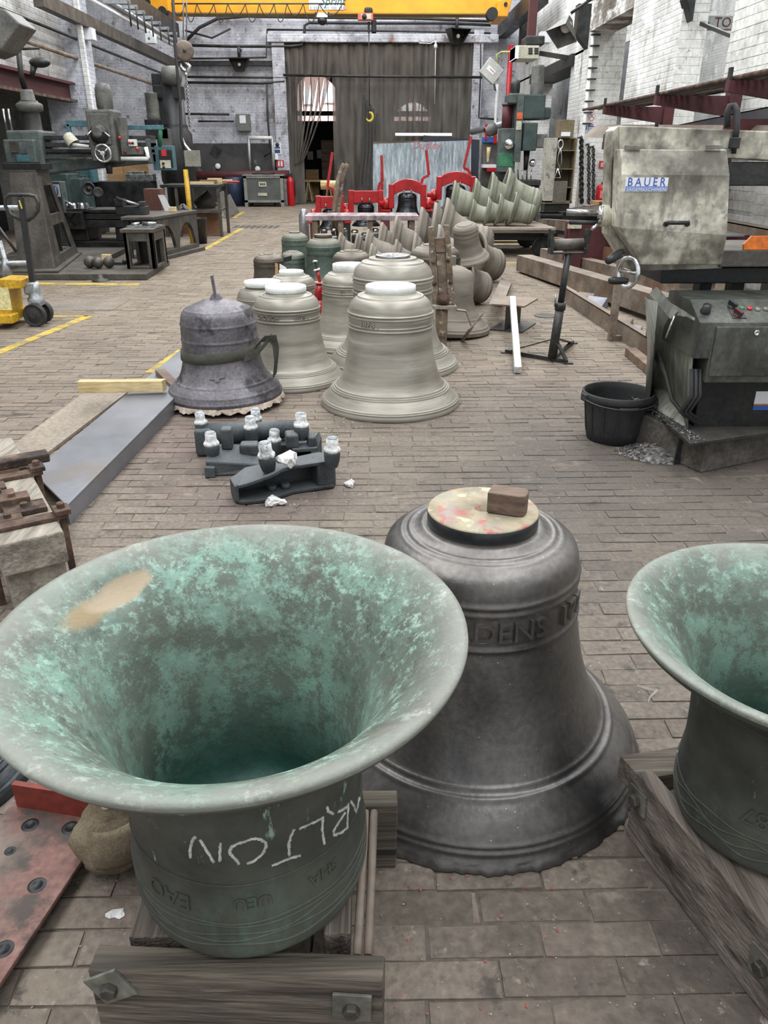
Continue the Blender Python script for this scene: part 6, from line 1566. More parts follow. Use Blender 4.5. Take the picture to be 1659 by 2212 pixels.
B().lathe([(.14, 0), (.14, .04), (.1, .06), (.08, .1), (.001, .1)], 24, frame_to((hcx, yh-.03, zh(290)), (0, -1, 0))).build('feed_dial', iron, rd_)
B().lathe([(.085, .06), (.085, .12), (.06, .13), (.001, .13)], 8, frame_to((hcx, yh-.03, zh(285)), (0, -1, 0)), False).build('dial_hub', mgrey, rd_)
for a in (-.3, math.pi+.3): B().cyl((hcx+.09*math.cos(a), yh-.12, zh(287)+.02), (hcx+.2*math.cos(a), yh-.14, zh(287)+.2*math.sin(a)), .014, .014, 8).build('dial_handle', chrome, rd_)
wr = [(hcx+.12*math.cos(a)+.04, yh-.12, zh(331)+.12*math.sin(a)) for a in [2*math.pi*k/28 for k in range(28)]]
hw = B().tube(wr, .018, 8, True).build('hand_wheel', chrome, rd_)
for k in (3, 12, 21): B().cyl((hcx+.04, yh-.12, zh(331)), wr[k], .016, .012, 8).build('spoke', chrome, hw)
B().cyl((hcx+.04, yh-.02, zh(331)), (hcx+.04, yh-.16, zh(331)), .04, .03, 14).build('hub', chrome, hw)
B().lathe([(.11, 0), (.125, .05), (.125, .28), (.10, .36), (.001, .38)], 20, TR(at(217, 236, yh).x, yh+.25, zh(237))).build('head_motor', mgrey, rd_)
B().cyl((hcx+.02, yh+.15, zh(350)), (hcx+.02, yh+.15, zh(376)), .06, .045, 16).build('spindle', iron, rd_)
B().bx(at(257, 300, yh).x, at(272, 300, yh).x, yh+.05, yh+.2, zh(335), zh(252)).build('control_arm', mgrey, rd_, .01)
B().bx(at(276, 300, yh).x, at(292, 300, yh).x, yh, yh+.1, zh(316), zh(301)).build('switch_box', white, rd_, .006)
B().lathe([(.018, 0), (.018, .03), (.001, .032)], 12, frame_to((at(281, 308, yh).x, yh, zh(309)), (0, -1, 0))).build('push_button', red, rd_)
B().lathe([(.018, 0), (.018, .03), (.001, .032)], 12, frame_to((at(287, 308, yh).x, yh, zh(309)), (0, -1, 0))).build('push_button', black, rd_)
B().bx(at(262, 300, yh).x, at(300, 300, yh).x, yh+.02, yh+.2, zh(334), zh(317)).build('lower_box', mgrey, rd_, .01)
for px, py, mt in ((296, 322, red), (258, 298, red), (270, 328, red_dk)):
    B().sphere(at(px, py, yh-.02), .028, 12).build('knob', mt, rd_)
tb_ = [at(262, 343, yh-.02), at(318, 343, yh-.02), at(320, 340, yh-.02), at(315, 318, yh)]
B().tube(tb_, .03, 10).build('coolant_pipe', white, rd_)
a0, a1 = at(143, 263, yd), at(200, 266, yd); B().bx(a0.x, a1.x, yd-.02, yd+.05, a1.z-.05, a0.z+.02).build('cable_arm', teal, rd_, .006)
a0, a1 = at(142, 268, yd), at(154, 290, yd); B().bx(a0.x, a1.x, yd-.02, yd+.05, a1.z, a0.z).build('cable_bracket', teal, rd_, .006)
a0, a1 = at(272, 270, yd), at(351, 280, yd); B().bx(a0.x, a1.x, yd+.02, yd+.1, a1.z, a0.z).build('cable_arm', teal, rd_, .006)
g_ = at(150, 303, yd-.2); B().lathe([(.10, 0), (.08, .16), (.05, .18), (.001, .18)], 18, frame_to(g_+Vector((.06, 0, -.06)), (-.6, .2, .8))).build('lamp_shade', beige, rd_)
B().cyl(at(158, 313, yd-.25), at(193, 317, yd-.25), .03, .025, 10).build('lamp_tube', white, rd_)
lpz = [at(54, 192, yd+.25), at(46, 165, yd+.2), at(40, 108, yd+.2), at(90, 104, yd)]
B().tube(lpz[:3], .045, 8).build('conduit', iron, rd_)
B().tube([at(40, 106, yd+.2), at(85, 104, yd+.2)], .02, 6).build('conduit_arm', iron, rd_)
s_ = at(86, 135, yd); 
tag(B().sphere(s_, .16, 20, (1.0, .6, .45)).cyl(s_+Vector((-.1, 0, -.05)), s_+Vector((-.16, 0, -.2)), .05, .03, 12).build('flood_lamp', iron, None), 'grey bulkhead lamp bracketed high above the radial drill column', 'lamp')
# ---- milling machine bed, lathe-like machine behind, tables
cz = thing('horizontal_borer', 'low dark horizontal boring machine with slotted bed behind the floor plate', 'machine tool', (at(200, 520, 14.6).x, 15.2, 0))
yb2 = 14.75; bx_ = lambda px, Y=yb2: at(px, 450, Y).x; bz_ = lambda py, Y=yb2: at(200, py, Y).z
B().bx(bx_(140), bx_(275), yb2, yb2+.8, .0, bz_(522)).build('bed_foot', iron, cz, .01)
B().bx(bx_(140), bx_(180), yb2+.05, yb2+.8, bz_(522), bz_(492)).build('bed_leg', iron, cz, .02)
B().bx(bx_(240), bx_(275), yb2+.05, yb2+.8, bz_(522), bz_(492)).build('bed_leg', iron, cz, .02)
for a, b in ((492, 476), (474, 462), (460, 453)): B().bx(bx_(180), bx_(275), yb2+.02, yb2+.8, bz_(a), bz_(b)).build('slideway', iron, cz, .006)
m_ = B(); m_.bx(bx_(134), bx_(180), yb2-.15, yb2+.6, bz_(494), bz_(457)); o_ = m_.build('angle_block', iron, cz, .01)
for px, py, r_ in ((146, 467, .8), (157, 467, -.8), (147, 480, -.8), (157, 481, .8)):
    p = at(px, py, yb2-.152); B().bx(-.06, .06, -.004, .004, -.014, .014, Matrix.Translation(p) @ Matrix.Rotation(r_, 4, 'Y')).build('slot', iron_dk, o_)
B().bx(bx_(168, 17.5), bx_(208, 17.5), 16.8, 17.5, 0, at(180, 385, 17.0).z).build('headstock_column', dgreen, cz, .02)
B().bx(bx_(115, 17), bx_(170, 17), 16.6, 17.4, 0, at(140, 375, 16.8).z).build('gearbox', dgreen, cz, .02)
B().lathe([(.13, 0), (.13, .06), (.10, .06), (.085, .02), (.03, .02), (.03, .05), (.001, .05)], 24, frame_to(at(192, 408, 16.7), (.2, -1, .1))).build('hand_wheel', iron, cz)
B().lathe([(.10, 0), (.10, .06), (.07, .05), (.001, .05)], 20, frame_to(at(212, 416, 16.6), (.3, -1, .1))).build('hand_wheel', iron, cz)
tm = thing('shaping_machine', 'teal machine tool with grey gearbox seen below the radial drill arm', 'machine tool', (at(160, 440, 18).x, 17.6, 0))
for a, b, c, d, mt, yy in ((108, 205, 352, 380, teal, 17.6), (135, 172, 358, 374, mgrey, 17.45), (118, 205, 378, 393, mgreen, 17.5), (196, 206, 350, 395, teal, 17.4)):
    B().bx(at(a, 400, yy).x, at(b, 400, yy).x, yy, yy+.3, at(150, d, yy).z, at(150, c, yy).z).build('housing', mt, tm, .02)
B().bx(at(108, 400, 18).x, at(205, 400, 18).x, 17.85, 18.3, 0, at(150, 393, 18).z).build('body', dgreen, tm, .02)
for i in range(9):
    p = at(132+8*i, 386, 17.49); B().lathe([(.03, 0), (.025, .05), (.001, .055)], 10, frame_to(p, (0, -1, 0))).build('knob', plate_m, tm)
# safety signs by the drill
for i, px in enumerate((104, 116)):
    a = at(px, 425, 14.6); b = at(px+11, 398, 14.6); sg = thing('safety_sign', ['blue and white goggles safety sign beside the slotted stand, left one', 'blue and white gloves safety sign beside the slotted stand, right one'][i], 'sign', ((a.x+b.x)/2, 14.6, a.z))
    B().bx(a.x, b.x, 14.59, 14.6, a.z, b.z).build('sign_board', signwhite, sg)
    B().lathe([(.001, 0), (.038, 0), (.038, .004), (.001, .004)], 24, frame_to(((a.x+b.x)/2, 14.588, (a.z+b.z)/2+.035), (0, -1, 0)) if i == 0 else frame_to(((a.x+b.x)/2, 14.588, (a.z+b.z)/2), (0, -1, 0)) @ Matrix.Diagonal((1, 2.2, 1, 1))).build('blue_disc', blue, sg)
    if i == 0: B().bx(a.x+.012, b.x-.012, 14.585, 14.59, a.z+.012, a.z+.075).build('blue_panel', blue, sg)
    else: B().bx((a.x+b.x)/2-.01, (a.x+b.x)/2+.01, 14.582, 14.588, (a.z+b.z)/2-.06, (a.z+b.z)/2+.06).build('pictogram', signwhite, sg)
tag(B().bx(at(100, 400, 14.7).x, at(134, 400, 14.7).x, 14.61, 14.9, .086, at(110, 392, 14.7).z).build('machine_cover', mgreen, None, .01), 'grey green machine cover carrying the two blue safety signs', 'machine cover')
# ---- big cast iron table with arched openings
yt1 = 15.0
ft = gnd(340, 565); rt_ = gnd(436, 545); 
it = thing('iron_table', 'large cast iron surface table with arched openings in its end', 'table', tuple(ft))
ztb = at(345, 468, ft.y).z
pA = Vector((ft.x, ft.y, 0)); pB = Vector((rt_.x, rt_.y+.6, 0)); 
pB = gnd(432, 540); ll = at(262, 470, ft.y)
wdt = ll.x
B().hexa([Vector((ll.x, ft.y-.05, ztb-.05)), Vector((ft.x+.02, ft.y-.05, ztb-.05)), Vector((pB.x+.02, pB.y+.0, ztb-.05)), Vector((ll.x, pB.y, ztb-.05))], [Vector((ll.x, ft.y-.05, ztb)), Vector((ft.x+.02, ft.y-.05, ztb)), Vector((pB.x+.02, pB.y, ztb)), Vector((ll.x, pB.y, ztb))]).build('table_top', cast, it, .008)
nA = (pB-pA).normalized(); inA = Vector((-nA.y, nA.x, 0)); inA = inA if inA.x < 0 else -inA; Lt = (pB-pA).length
def EP(u, z): return pA+nA*u+Vector((0, 0, z))
m_ = []
def epanel(pts, name):
    B().hexa([EP(u, z) for u, z in pts], [EP(u, z)+inA*.06 for u, z in pts]).build(name, cast, it, .006)
zt2 = ztb-.05
def arch(u0, u1, z0, z1):
    return [(u0+(u1-u0)*t, z0+(z1-z0)*math.sin(math.pi*t)**.55) for t in [k/8 for k in range(9)]]
L_ = Lt
us = [0, .06*L_, .42*L_, .5*L_, .9*L_, L_]
epanel([(0, 0.06), (.08*L_, 0.06), (.06*L_, zt2), (0, zt2)], 'corner_rib'); epanel([(.45*L_, .06), (.53*L_, .06), (.53*L_, zt2), (.45*L_, zt2)], 'middle_rib'); epanel([(.93*L_, .06), (L_, .06), (L_, zt2), (.93*L_, zt2)], 'corner_rib')
for u0, u1 in ((.07*L_, .46*L_), (.52*L_, .94*L_)):
    ar = arch(u0, u1, .12, zt2-.12)
    for (a, za), (b, zb) in zip(ar, ar[1:]): epanel([(a, za), (b, zb), (b, zt2), (a, zt2)], 'arch_web')
    epanel([(u0, .06), (u1, .06), (u1, .13), (u0, .13)], 'sill')
B().hexa([pA+Vector((.06, -.04, 0)), pB+Vector((.1, 0, 0)), pB+inA*.5, pA+inA*.5], [p+Vector((0, 0, .06)) for p in (pA+Vector((.06, -.04, 0)), pB+Vector((.1, 0, 0)), pB+inA*.5, pA+inA*.5)]).build('foot_flange', cast, it, .004)
B().bx(ll.x+.02, ll.x+.1, ft.y+.02, ft.y+.1, 0, zt2).build('leg', iron, it, .01)
B().bx(ll.x+.02, ll.x+.1, pB.y-.2, pB.y-.1, 0, zt2).build('leg', iron, it, .01)
B().bx(ll.x+.1, ft.x-.08, ft.y+.05, ft.y+.1, zt2-.16, zt2).build('apron', iron, it, .01); B().bx(ll.x+.1, ft.x-.2, ft.y+.5, ft.y+.55, .06, zt2).build('dark_infill', iron_dk, it)  # dark sheet added inside so the arches look shaded
B().bx(ft.x-.07, ft.x, ft.y, ft.y+.07, .06, zt2).build('leg', cast, it, .01)
def on_table(px, py): 
    return gnd(px, py, ztb)
q = on_table(330, 454); 
tag(B().bx(q.x-.13, q.x+.17, q.y, q.y+.3, ztb+.001, at(330, 408, q.y).z).build('rust_red_box', rust if False else mat('red_brown_box', [hx('5a3a33'), hx('6c473f')], 4, .7, .08, 0), None, .006), 'red brown metal box on the cast iron table', 'box')
r_ = on_table(360, 456)
tag(B().hexa([r_+Vector((-.03, 0, .002)), r_+Vector((.09, 0, .002)), r_+Vector((.09, .01, .002)), r_+Vector((-.03, .01, .002))], [r_+Vector((-.13, .03, .26)), r_+Vector((-.02, .03, .26)), r_+Vector((-.02, .04, .26)), r_+Vector((-.13, .04, .26))]).build('paper_sheet', paper), 'white sheet of paper leaning on the red brown box', 'paper')
w = on_table(372, 458); tag(B().bx(w.x-.06, w.x+.06, w.y, w.y+.1, ztb+.001, ztb+.08).build('wood_block', wood_pale, None, .004), 'small pale wooden cube on the cast iron table right of the paper', 'block')
a_ = on_table(396, 455); tag(B().bar(a_+Vector((-.09, 0, .01)), a_+Vector((0, 0, .1)), .02, .05).bar(a_+Vector((0, 0, .1)), a_+Vector((.1, 0, .01)), .02, .05).build('angle_piece', steel), 'small bent steel angle standing near the right end of the cast iron table', 'steel piece')
v_ = at(285, 444, ft.y+.5)
vz = thing('machine_vice', 'dark machine vice with bright handle on the cast iron table', 'vice', (v_.x, ft.y+.5, ztb))
B().bx(v_.x-.25, v_.x+.25, ft.y+.4, ft.y+.6, ztb+.001, ztb+.13).build('vice_body', iron, vz, .01); B().bx(v_.x-.25, v_.x-.12, ft.y+.38, ft.y+.62, ztb+.13, ztb+.24).build('jaw', iron, vz, .01)
B().cyl((v_.x-.2, ft.y+.37, ztb+.26), (v_.x+.15, ft.y+.37, ztb+.15), .025, .02, 10).build('handle', steel, vz); B().bx(v_.x+.12, v_.x+.22, ft.y+.4, ft.y+.6, ztb+.13, ztb+.2).build('jaw', iron, vz, .01)
tl = at(168, 452, yb2+.3); tp2 = thing('tooling_heap', 'dark milling cutters and clamps on a plate on the boring machine block', 'tools', (tl.x, yb2+.3, bz_(453)))
zb3 = bz_(457)
B().bx(tl.x-.22, tl.x+.28, yb2-.05, yb2+.5, zb3+.0, zb3+.05).build('plate', iron, tp2, .005)
for i in range(6): B().lathe([(.05+.01*(i % 3), 0), (.05, .05), (.03, .09), (.001, .09)], 12, TR(tl.x-.12+.07*i, yb2+.05+.05*(i % 2), zb3+.05)).build('cutter', iron if i % 2 else steel, tp2)
B().cyl((tl.x-.1, yb2, zb3+.18), (tl.x+.05, yb2, zb3+.08), .02, .025, 10).build('lever', chrome, tp2)
B().cyl((tl.x-.24, yb2+.1, zb3+.05), (tl.x-.22, yb2+.1, zb3+.3), .03, .012, 10).build('arbor', iron_dk, tp2)
# ---- open box table in front
bq = gnd(275, 581, zp); br_ = gnd(338, 581, zp); bs_ = gnd(366, 574)
bt = thing('box_table', 'small open cast iron box table at the corner of the floor plate', 'box table', tuple(bq))
x0b, x1b, y0b = bq.x, br_.x, bq.y; y1b = y0b+.7; z1b = at(276, 503, y0b).z
def boxframe(face):
    for u0, u1, z0, z1 in ((0, .17, 0, 1), (.77, 1, 0, 1), (.17, .77, 0, .08), (.17, .77, .76, 1)):
        Za, Zb = zp+(z1b-zp)*z0, zp+(z1b-zp)*z1
        if face == 'F': B().bx(x0b+(x1b-x0b)*u0, x0b+(x1b-x0b)*u1, y0b, y0b+.06, Za, Zb).build('front_rib', cast, bt, .006)
        if face == 'R': B().bx(x1b-.06, x1b+.0, y0b+(y1b-y0b)*u0, y0b+(y1b-y0b)*u1, Za, Zb).build('side_rib', cast, bt, .006)
        if face == 'L': B().bx(x0b, x0b+.05, y0b+(y1b-y0b)*u0, y0b+(y1b-y0b)*u1, Za, Zb).build('side_rib', cast, bt, .006)
for f in 'FRL': boxframe(f)
B().bx(x0b-.03, x1b+.02, y0b-.03, y1b, z1b, z1b+.05).build('top_plate', cast, bt, .006)
B().bx(x0b, x1b, y1b-.06, y1b, zp, z1b).build('back_wall', iron, bt)
p = at(318, 497, y0b+.35); 
tag(B().bx(p.x-.25, p.x+.2, y0b+.2, y0b+.5, z1b+.051, z1b+.075).cyl((p.x-.05, y0b+.3, z1b+.1), (p.x+.15, y0b+.32, z1b+.1), .03, .02, 10).cyl((p.x-.2, y0b+.3, z1b+.09), (p.x-.1, y0b+.35, z1b+.09), .02, .03, 10).build('clamp_plate', steel, None), 'bright clamp plate with small parts on top of the box table', 'clamp plate')
# ---- iron balls and wood block on the floor plate
for i, (px, py, r_) in enumerate(((196, 579, .085), (213, 580, .08), (237, 579, .08))):
    p = gnd(px, py, zp); tag(B().sphere((p.x, p.y, zp+r_+.001), r_, 24).build('iron_ball', cast), ['iron ball on the floor plate, leftmost of three', 'iron ball on the floor plate, middle of three', 'iron ball on the floor plate, rightmost, right of the wood block'][i], 'ball')
p = gnd(226, 575, zp); tag(B().bx(p.x-.06, p.x+.07, p.y+.1, p.y+.18, zp+.001, zp+.15).build('wood_block', wood_pale, None, .004), 'small wooden block between the iron balls on the floor plate', 'block')
p = gnd(250, 572, zp); tag(B().bar((p.x-.05, p.y, zp+.02), (p.x+.13, p.y+.03, zp+.02), .05, .03).sphere((p.x+.13, p.y+.03, zp+.04), .04, 12).build('clapper_bolt', iron), 'short dark bolt lying right of the iron balls', 'bolt')
p = gnd(224, 604); tag(B().lathe([(.12, .002), (.11, .02), (.04, .04), (.03, .08), (.001, .085)], 20, TR(p.x, p.y-.13, 0)).build('anchor_bolt', iron), 'floor anchor bolt in front of the iron floor plate', 'anchor bolt')
# ---- pallet truck
pt = thing('pallet_truck', 'yellow hand pallet truck with black drawbar, parked at the left', 'pallet truck', (-3.5, 7.95, 0))
yp = 7.95; X = lambda px: at(px, 650, yp).x; Z = lambda py: at(60, py, yp).z
for y in (yp-.09, yp+.09):
    w = B().lathe([(.02, -.035), (.06, -.03), (.07, -.022), (.095, -.022), (.1, -.03), (.11, -.03), (.11, .03), (.1, .03), (.095, .022), (.07, .022), (.06, .03), (.02, .035)], 32, frame_to((X(78), y, .112), (0.15, 1, 0))).build('steer_wheel', rubber, pt)
    B().cyl((X(78), y-.04, .112), (X(78), y+.04, .112), .03, .03, 14).build('hub', iron, w)
B().lathe([(.075, 0), (.08, .04), (.06, .06), (.06, .12), (.055, .2), (.001, .2)], 24, TR(X(78), yp, .22)).build('pump_body', galv, pt)
B().bx(X(66), X(92), yp-.07, yp+.07, .19, .24).build('fork_head', galv, pt, .01)
B().bx(X(60), X(84), yp-.06, yp+.06, .30, .42).build('pump_block', galv, pt, .02)
fr4 = [(X(20), Z(598)), (X(68), Z(600)), (X(66), Z(618)), (X(38), Z(620)), (X(32), Z(690)), (X(-10), Z(690)), (X(4), Z(640))]
B().prism([(x, z) for x, z in fr4], .3, basis((0, yp+.15, 0), (1, 0, 0), (0, 0, 1), (0, -1, 0))).build('yellow_frame', yel2, pt, .008)
B().bx(X(-60), X(45), yp-.27, yp-.1, .06, .14).build('fork', yel2, pt, .008); B().bx(X(-60), X(45), yp+.1, yp+.27, .06, .14).build('fork', yel2, pt, .008)
B().bx(X(4), X(38), yp-.155, yp-.15, Z(664), Z(616)).build('warning_label', mat('pale_yellow_label', [hx('c9c08a'), hx('d6cf9e')], 8, .6, .05, 0, bump=0), pt)
hb0 = Vector((X(78), yp, .42)); ht = at(44, 425, yp)
B().bar(hb0, ht, .055, .05).build('drawbar', black, pt, .006)
hc = ht
lp_ = [at(x, y, yp) for x, y in ((50, 478), (24, 464), (12, 446), (11, 428), (20, 421), (62, 421), (76, 424), (83, 440), (82, 456), (72, 468), (60, 477))]
B().tube(lp_, .017, 10).build('loop_handle', iron, pt)
a = at(45, 432, yp); B().bar(a+Vector((0, -.03, .0)), a+Vector((.012, -.03, -.075)), .04, .006, (1, 0, 0)).build('handle_label', mat('yellow_label', [hx('b9ad55'), hx('c9bd66')], 8, .6, .05, 0, bump=0), pt)
# ---- galvanised rail at the left edge
gl = thing('tube_rail', 'galvanised tube guard rail with clamp fittings at the left edge', 'rail', (at(8, 620, 9.4).x, 9.4, 0))
Yg = 9.4
for a, b in (((-60, 449), (40, 449)), ((-60, 570), (68, 568))): B().cyl(at(*a, Yg), at(*b, Yg), .028, .028, 12).build('rail_tube', galv, gl)
B().cyl((at(6, 500, Yg).x, Yg, 0.0), at(-2, 520, Yg), .03, .03, 12).build('post_tube', galv, gl)
B().cyl(at(10, 560, Yg), at(12, 600, Yg), .038, .038, 12).build('clamp_fitting', galv, gl)
B().cyl(at(-5, 488, Yg+.8), at(36, 545, Yg+.8), .02, .02, 8).build('brace_tube', iron, gl)
# ---- workbench and stock behind the table
wb_ = thing('work_bench', 'long steel work bench with thin legs behind the iron table', 'bench', (at(410, 500, 17.5).x, 17.6, 0))
yw = 17.3; zw = at(400, 399, yw).z; xw0, xw1 = at(345, 400, yw).x, at(472, 400, yw).x
B().bx(xw0, xw1, yw, yw+1.05, zw-.05, zw).build('bench_top', iron, wb_, .004)
for x, y in ((xw1-.02, yw+.03), (xw1-.02, yw+.95), (xw0+.05, yw+.03), (at(384, 450, yw).x, yw+.03)):
    B().bx(x-.04, x+.02, y, y+.06, .001, zw-.05).build('leg', cast, wb_)
B().bx(xw0, xw1, yw+.02, yw+.1, zw-.55, zw-.5).build('shelf_rail', cast, wb_); B().bx(xw0, xw1-.05, yw+.1, yw+1.0, zw-.53, zw-.5).build('lower_shelf', cast, wb_)
bm_ = thing('steel_joist', 'deep rusty steel joist standing under the work bench', 'steel joist', (at(415, 495, yw+.3).x, yw+.4, 0))
xj0, xj1 = at(352, 500, yw+.3).x, at(477, 500, yw+.3).x
B().bx(xj0, xj1, yw+.25, yw+.65, .0, .03).build('flange', rust_lt, bm_); B().bx(xj0, xj1, yw+.25, yw+.65, .42, .45).build('flange', rust_lt, bm_); B().bx(xj0, xj1, yw+.42, yw+.46, .03, .42).build('web', rustp, bm_)
for i in range(5):
    p = at(440+12*i, 398, yw+.6); L2 = (.5, .35, .3, .25, .2)[i]
    tag(B().bx(p.x-L2/2, p.x+L2/2, yw+.4+.1*i, yw+.48+.1*i, zw+.001, zw+.05+.03*(i % 3)).build('wood_offcut', wood_pale if i % 2 == 0 else wood_brn, None), ['pale wooden strip on the work bench, leftmost', 'brown wooden strip on the work bench, second from left', 'pale wooden strip in the middle of the work bench', 'brown wooden strip on the work bench near its end', 'pale wooden strip at the right end of the work bench'][i], 'timber')
tag(B().cyl((at(455, 391, yw+.8).x, yw+.8, zw+.03), (at(517, 390, yw+.8).x, yw+.8, zw+.03), .03, .02, 10).build('red_chisel', red), 'red tool handle sticking out at the right end of the work bench', 'tool')
bn = gnd(441, 528)
tag(B().lathe([(.001, .0), (.14, .001), (.17, .45), (.18, .47), (.165, .47), (.135, .02), (.001, .02)], 24, TR(bn.x-.12, bn.y+.2, 0)).build('waste_bin', iron_dk), 'dark waste bin with pale rim between the iron table and the bench', 'bin')
for i, (px, py) in enumerate(((498, 472), (508, 468))):
    p = gnd(px, py); d = Vector((-.35, .25, .75)); 
    tag(B().hexa([p+Vector(q) for q in ((-.12, 0, 0.002), (.12, .05, 0.1), (.1, .2, .1), (-.14, .15, 0.002))], [p+d*(.8-.15*i)+Vector(q) for q in ((-.1, 0, 0.0), (.1, .05, 0.1), (.08, .12, .1), (-.12, .1, 0.0))]).build('curved_casting', cast, None, .01), ['grey casting leaning at the end of the work bench, front one', 'grey casting leaning at the end of the work bench, rear one'][i], 'casting')
tag(B().cyl((at(428, 450, 18.2).x, 18.2, zw-.5), (at(428, 450, 18.2).x+.3, 18.3, zw-.3), .16, .2, 20).build('grey_drum', cast), 'grey drum shaped casting on the lower shelf of the bench', 'casting')
# ---- electrical pendant box, grey box, yellow post
eb = thing('control_cabinet', 'teal sided hanging control box with red label, right of the drill', 'control box', (at(352, 368, 13.75).x, 13.75, at(352, 368, 13.75).z))
a = at(333, 368, 13.75); b = at(370, 315, 13.75)
B().bx(a.x, b.x, 13.75, 14.0, a.z, b.z).build('box_body', teal, eb, .008); c = at(346, 364, 13.74); B().bx(c.x, b.x, 13.735, 13.75, c.z+.02, b.z-.06).build('front_panel', iron_dk, eb)
d = at(347, 363, 13.73); e2_ = at(368, 346, 13.73); B().bx(d.x, e2_.x, 13.725, 13.736, d.z, e2_.z).build('button_plate', beige, eb)
for px, py, mt in ((353, 353, black), (354, 361, red_dk)): B().lathe([(.02, 0), (.02, .02), (.001, .022)], 12, frame_to(at(px, py, 13.725), (0, -1, 0))).build('push_button', mt, eb)
f_ = at(354, 331, 13.73); B().bx(f_.x-.04, f_.x+.04, 13.728, 13.736, f_.z-.04, f_.z+.05).build('red_label', signred, eb)
B().cyl(at(346, 316, 13.78), at(346, 276, 13.65), .035, .035, 10).build('hanger_tube', green, eb)
gb_ = thing('junction_box', 'grey steel junction box on a yellow post in front of the second drill', 'junction box', (at(414, 362, 15.5).x, 15.5, 0))
a = at(400, 360, 15.5); b = at(427, 325, 15.5)
B().bx(a.x, b.x, 15.5, 15.7, a.z, b.z).build('box_body', mat('box_grey', [hx('77756a'), hx('8a887c')], 4, .5, .08, 0), gb_, .006)
B().cyl((at(404, 405, 15.5).x, 15.52, 0), (at(404, 405, 15.5).x, 15.52, at(404, 366, 15.5).z), .045, .045, 14).build('post', yel2, gb_)
B().bx(at(404, 405, 15.5).x-.02, at(404, 405, 15.5).x+.02, 15.56, 15.7, .5, a.z+.05).build('post_back', iron, gb_)
# ---- second radial drill farther back
y2 = 19.0
r2 = thing('radial_drill', 'tall black radial drill with pulley head, near the back wall at the left', 'radial drill', (at(372, 430, y2).x, y2, 0))
cx2 = at(378, 300, y2).x; z2 = lambda py: at(378, py, y2).z
B().cyl((cx2, y2, 0), (cx2, y2, z2(180)), .3, .27, 28).build('column', iron_dk, r2)
B().lathe([(.34, z2(400)), (.38, z2(390)), (.38, z2(290)), (.31, z2(280)), (.30, z2(270))], 28, TR(cx2, y2, 0)).build('sleeve', iron_dk, r2)
B().bx(at(337, 200, y2).x, at(395, 200, y2).x, y2-.25, y2+.2, z2(216), z2(185)).build('top_bracket', iron_dk, r2, .02)
B().bx(at(335, 200, y2).x, at(362, 200, y2).x, y2-.2, y2+.1, z2(200), z2(160)).build('arm_head', iron_dk, r2, .02)
B().lathe([(.05, -.2), (.17, -.18), (.19, -.05), (.19, .15), (.1, .2), (.001, .2)], 24, frame_to((at(376, 170, y2).x, y2-.2, z2(166)), (1, 0, 0))).build('pulley_motor', mgrey, r2)
B().bx(at(345, 200, y2).x, at(352, 200, y2).x, y2-.1, y2+.1, z2(330), z2(200)).build('back_rib', iron_dk, r2, .01)
B().bx(at(353, 300, y2).x, at(381, 300, y2).x, y2-.6, y2-.35, z2(330), z2(280)).build('switch_cabinet', mgrey, r2, .01)
m3 = at(326, 240, 18.3)
B().bx(at(316, 300, 18.3).x, at(345, 300, 18.3).x, 18.3, 18.6, at(326, 300, 18.3).z, at(326, 258, 18.3).z).build('feed_box', iron_dk, r2, .01)
B().lathe([(.12, 0), (.14, .05), (.13, .1), (.13, .48), (.14, .5), (.001, .52)], 20, TR(m3.x, 18.45, at(326, 258, 18.3).z)).build('motor', mgrey, r2)
B().bx(at(316, 300, 18.3).x+.05, cx2, 18.4, 18.9, at(326, 300, 18.3).z, at(326, 275, 18.3).z).build('arm', iron_dk, r2, .01)
hk = at(405, 318, 18.4)
tag(B().tube([hk+Vector((-.12, 0, .42)), hk+Vector((-.1, 0, .2)), hk+Vector((-.06, 0, .05)), hk+Vector((.02, 0, -.06)), hk+Vector((.1, 0, -.1))], [.02, .025, .035, .04, .02], 8).build('crane_sling_hook', chrome), 'bright curved steel hook hanging beside the black radial drill', 'hook')
# ---- brown wooden board and crates in the shadow behind
tag(B().bx(at(238, 400, 19.4).x, at(272, 400, 19.4).x, 19.3, 19.36, at(250, 392, 19.3).z, at(250, 352, 19.3).z).bx(at(268, 400, 19.4).x, at(325, 400, 19.4).x, 19.36, 19.42, .6, at(250, 345, 19.3).z).build('wooden_boards', ply, None), 'brown wooden boards standing in the shadow below the drill arm', 'board')
tag(B().bx(at(205, 450, 17.8).x, at(330, 450, 17.8).x, 17.8, 18.4, .3, at(260, 392, 17.8).z).build('tool_bench', iron_dk, None, .01), 'dark tool bench behind the boring machine', 'bench')
e5 = at(300, 375, 17.9)
tag(B().bx(e5.x-.3, e5.x+.28, 17.9, 18.2, at(260, 392, 17.8).z+.001, at(300, 376, 17.9).z).bx(e5.x-.25, e5.x+.1, 17.92, 18.15, at(300, 376, 17.9).z, at(300, 370, 17.9).z).build('bright_vice', steel, None, .01), 'bright steel machine vice on the dark tool bench', 'vice')

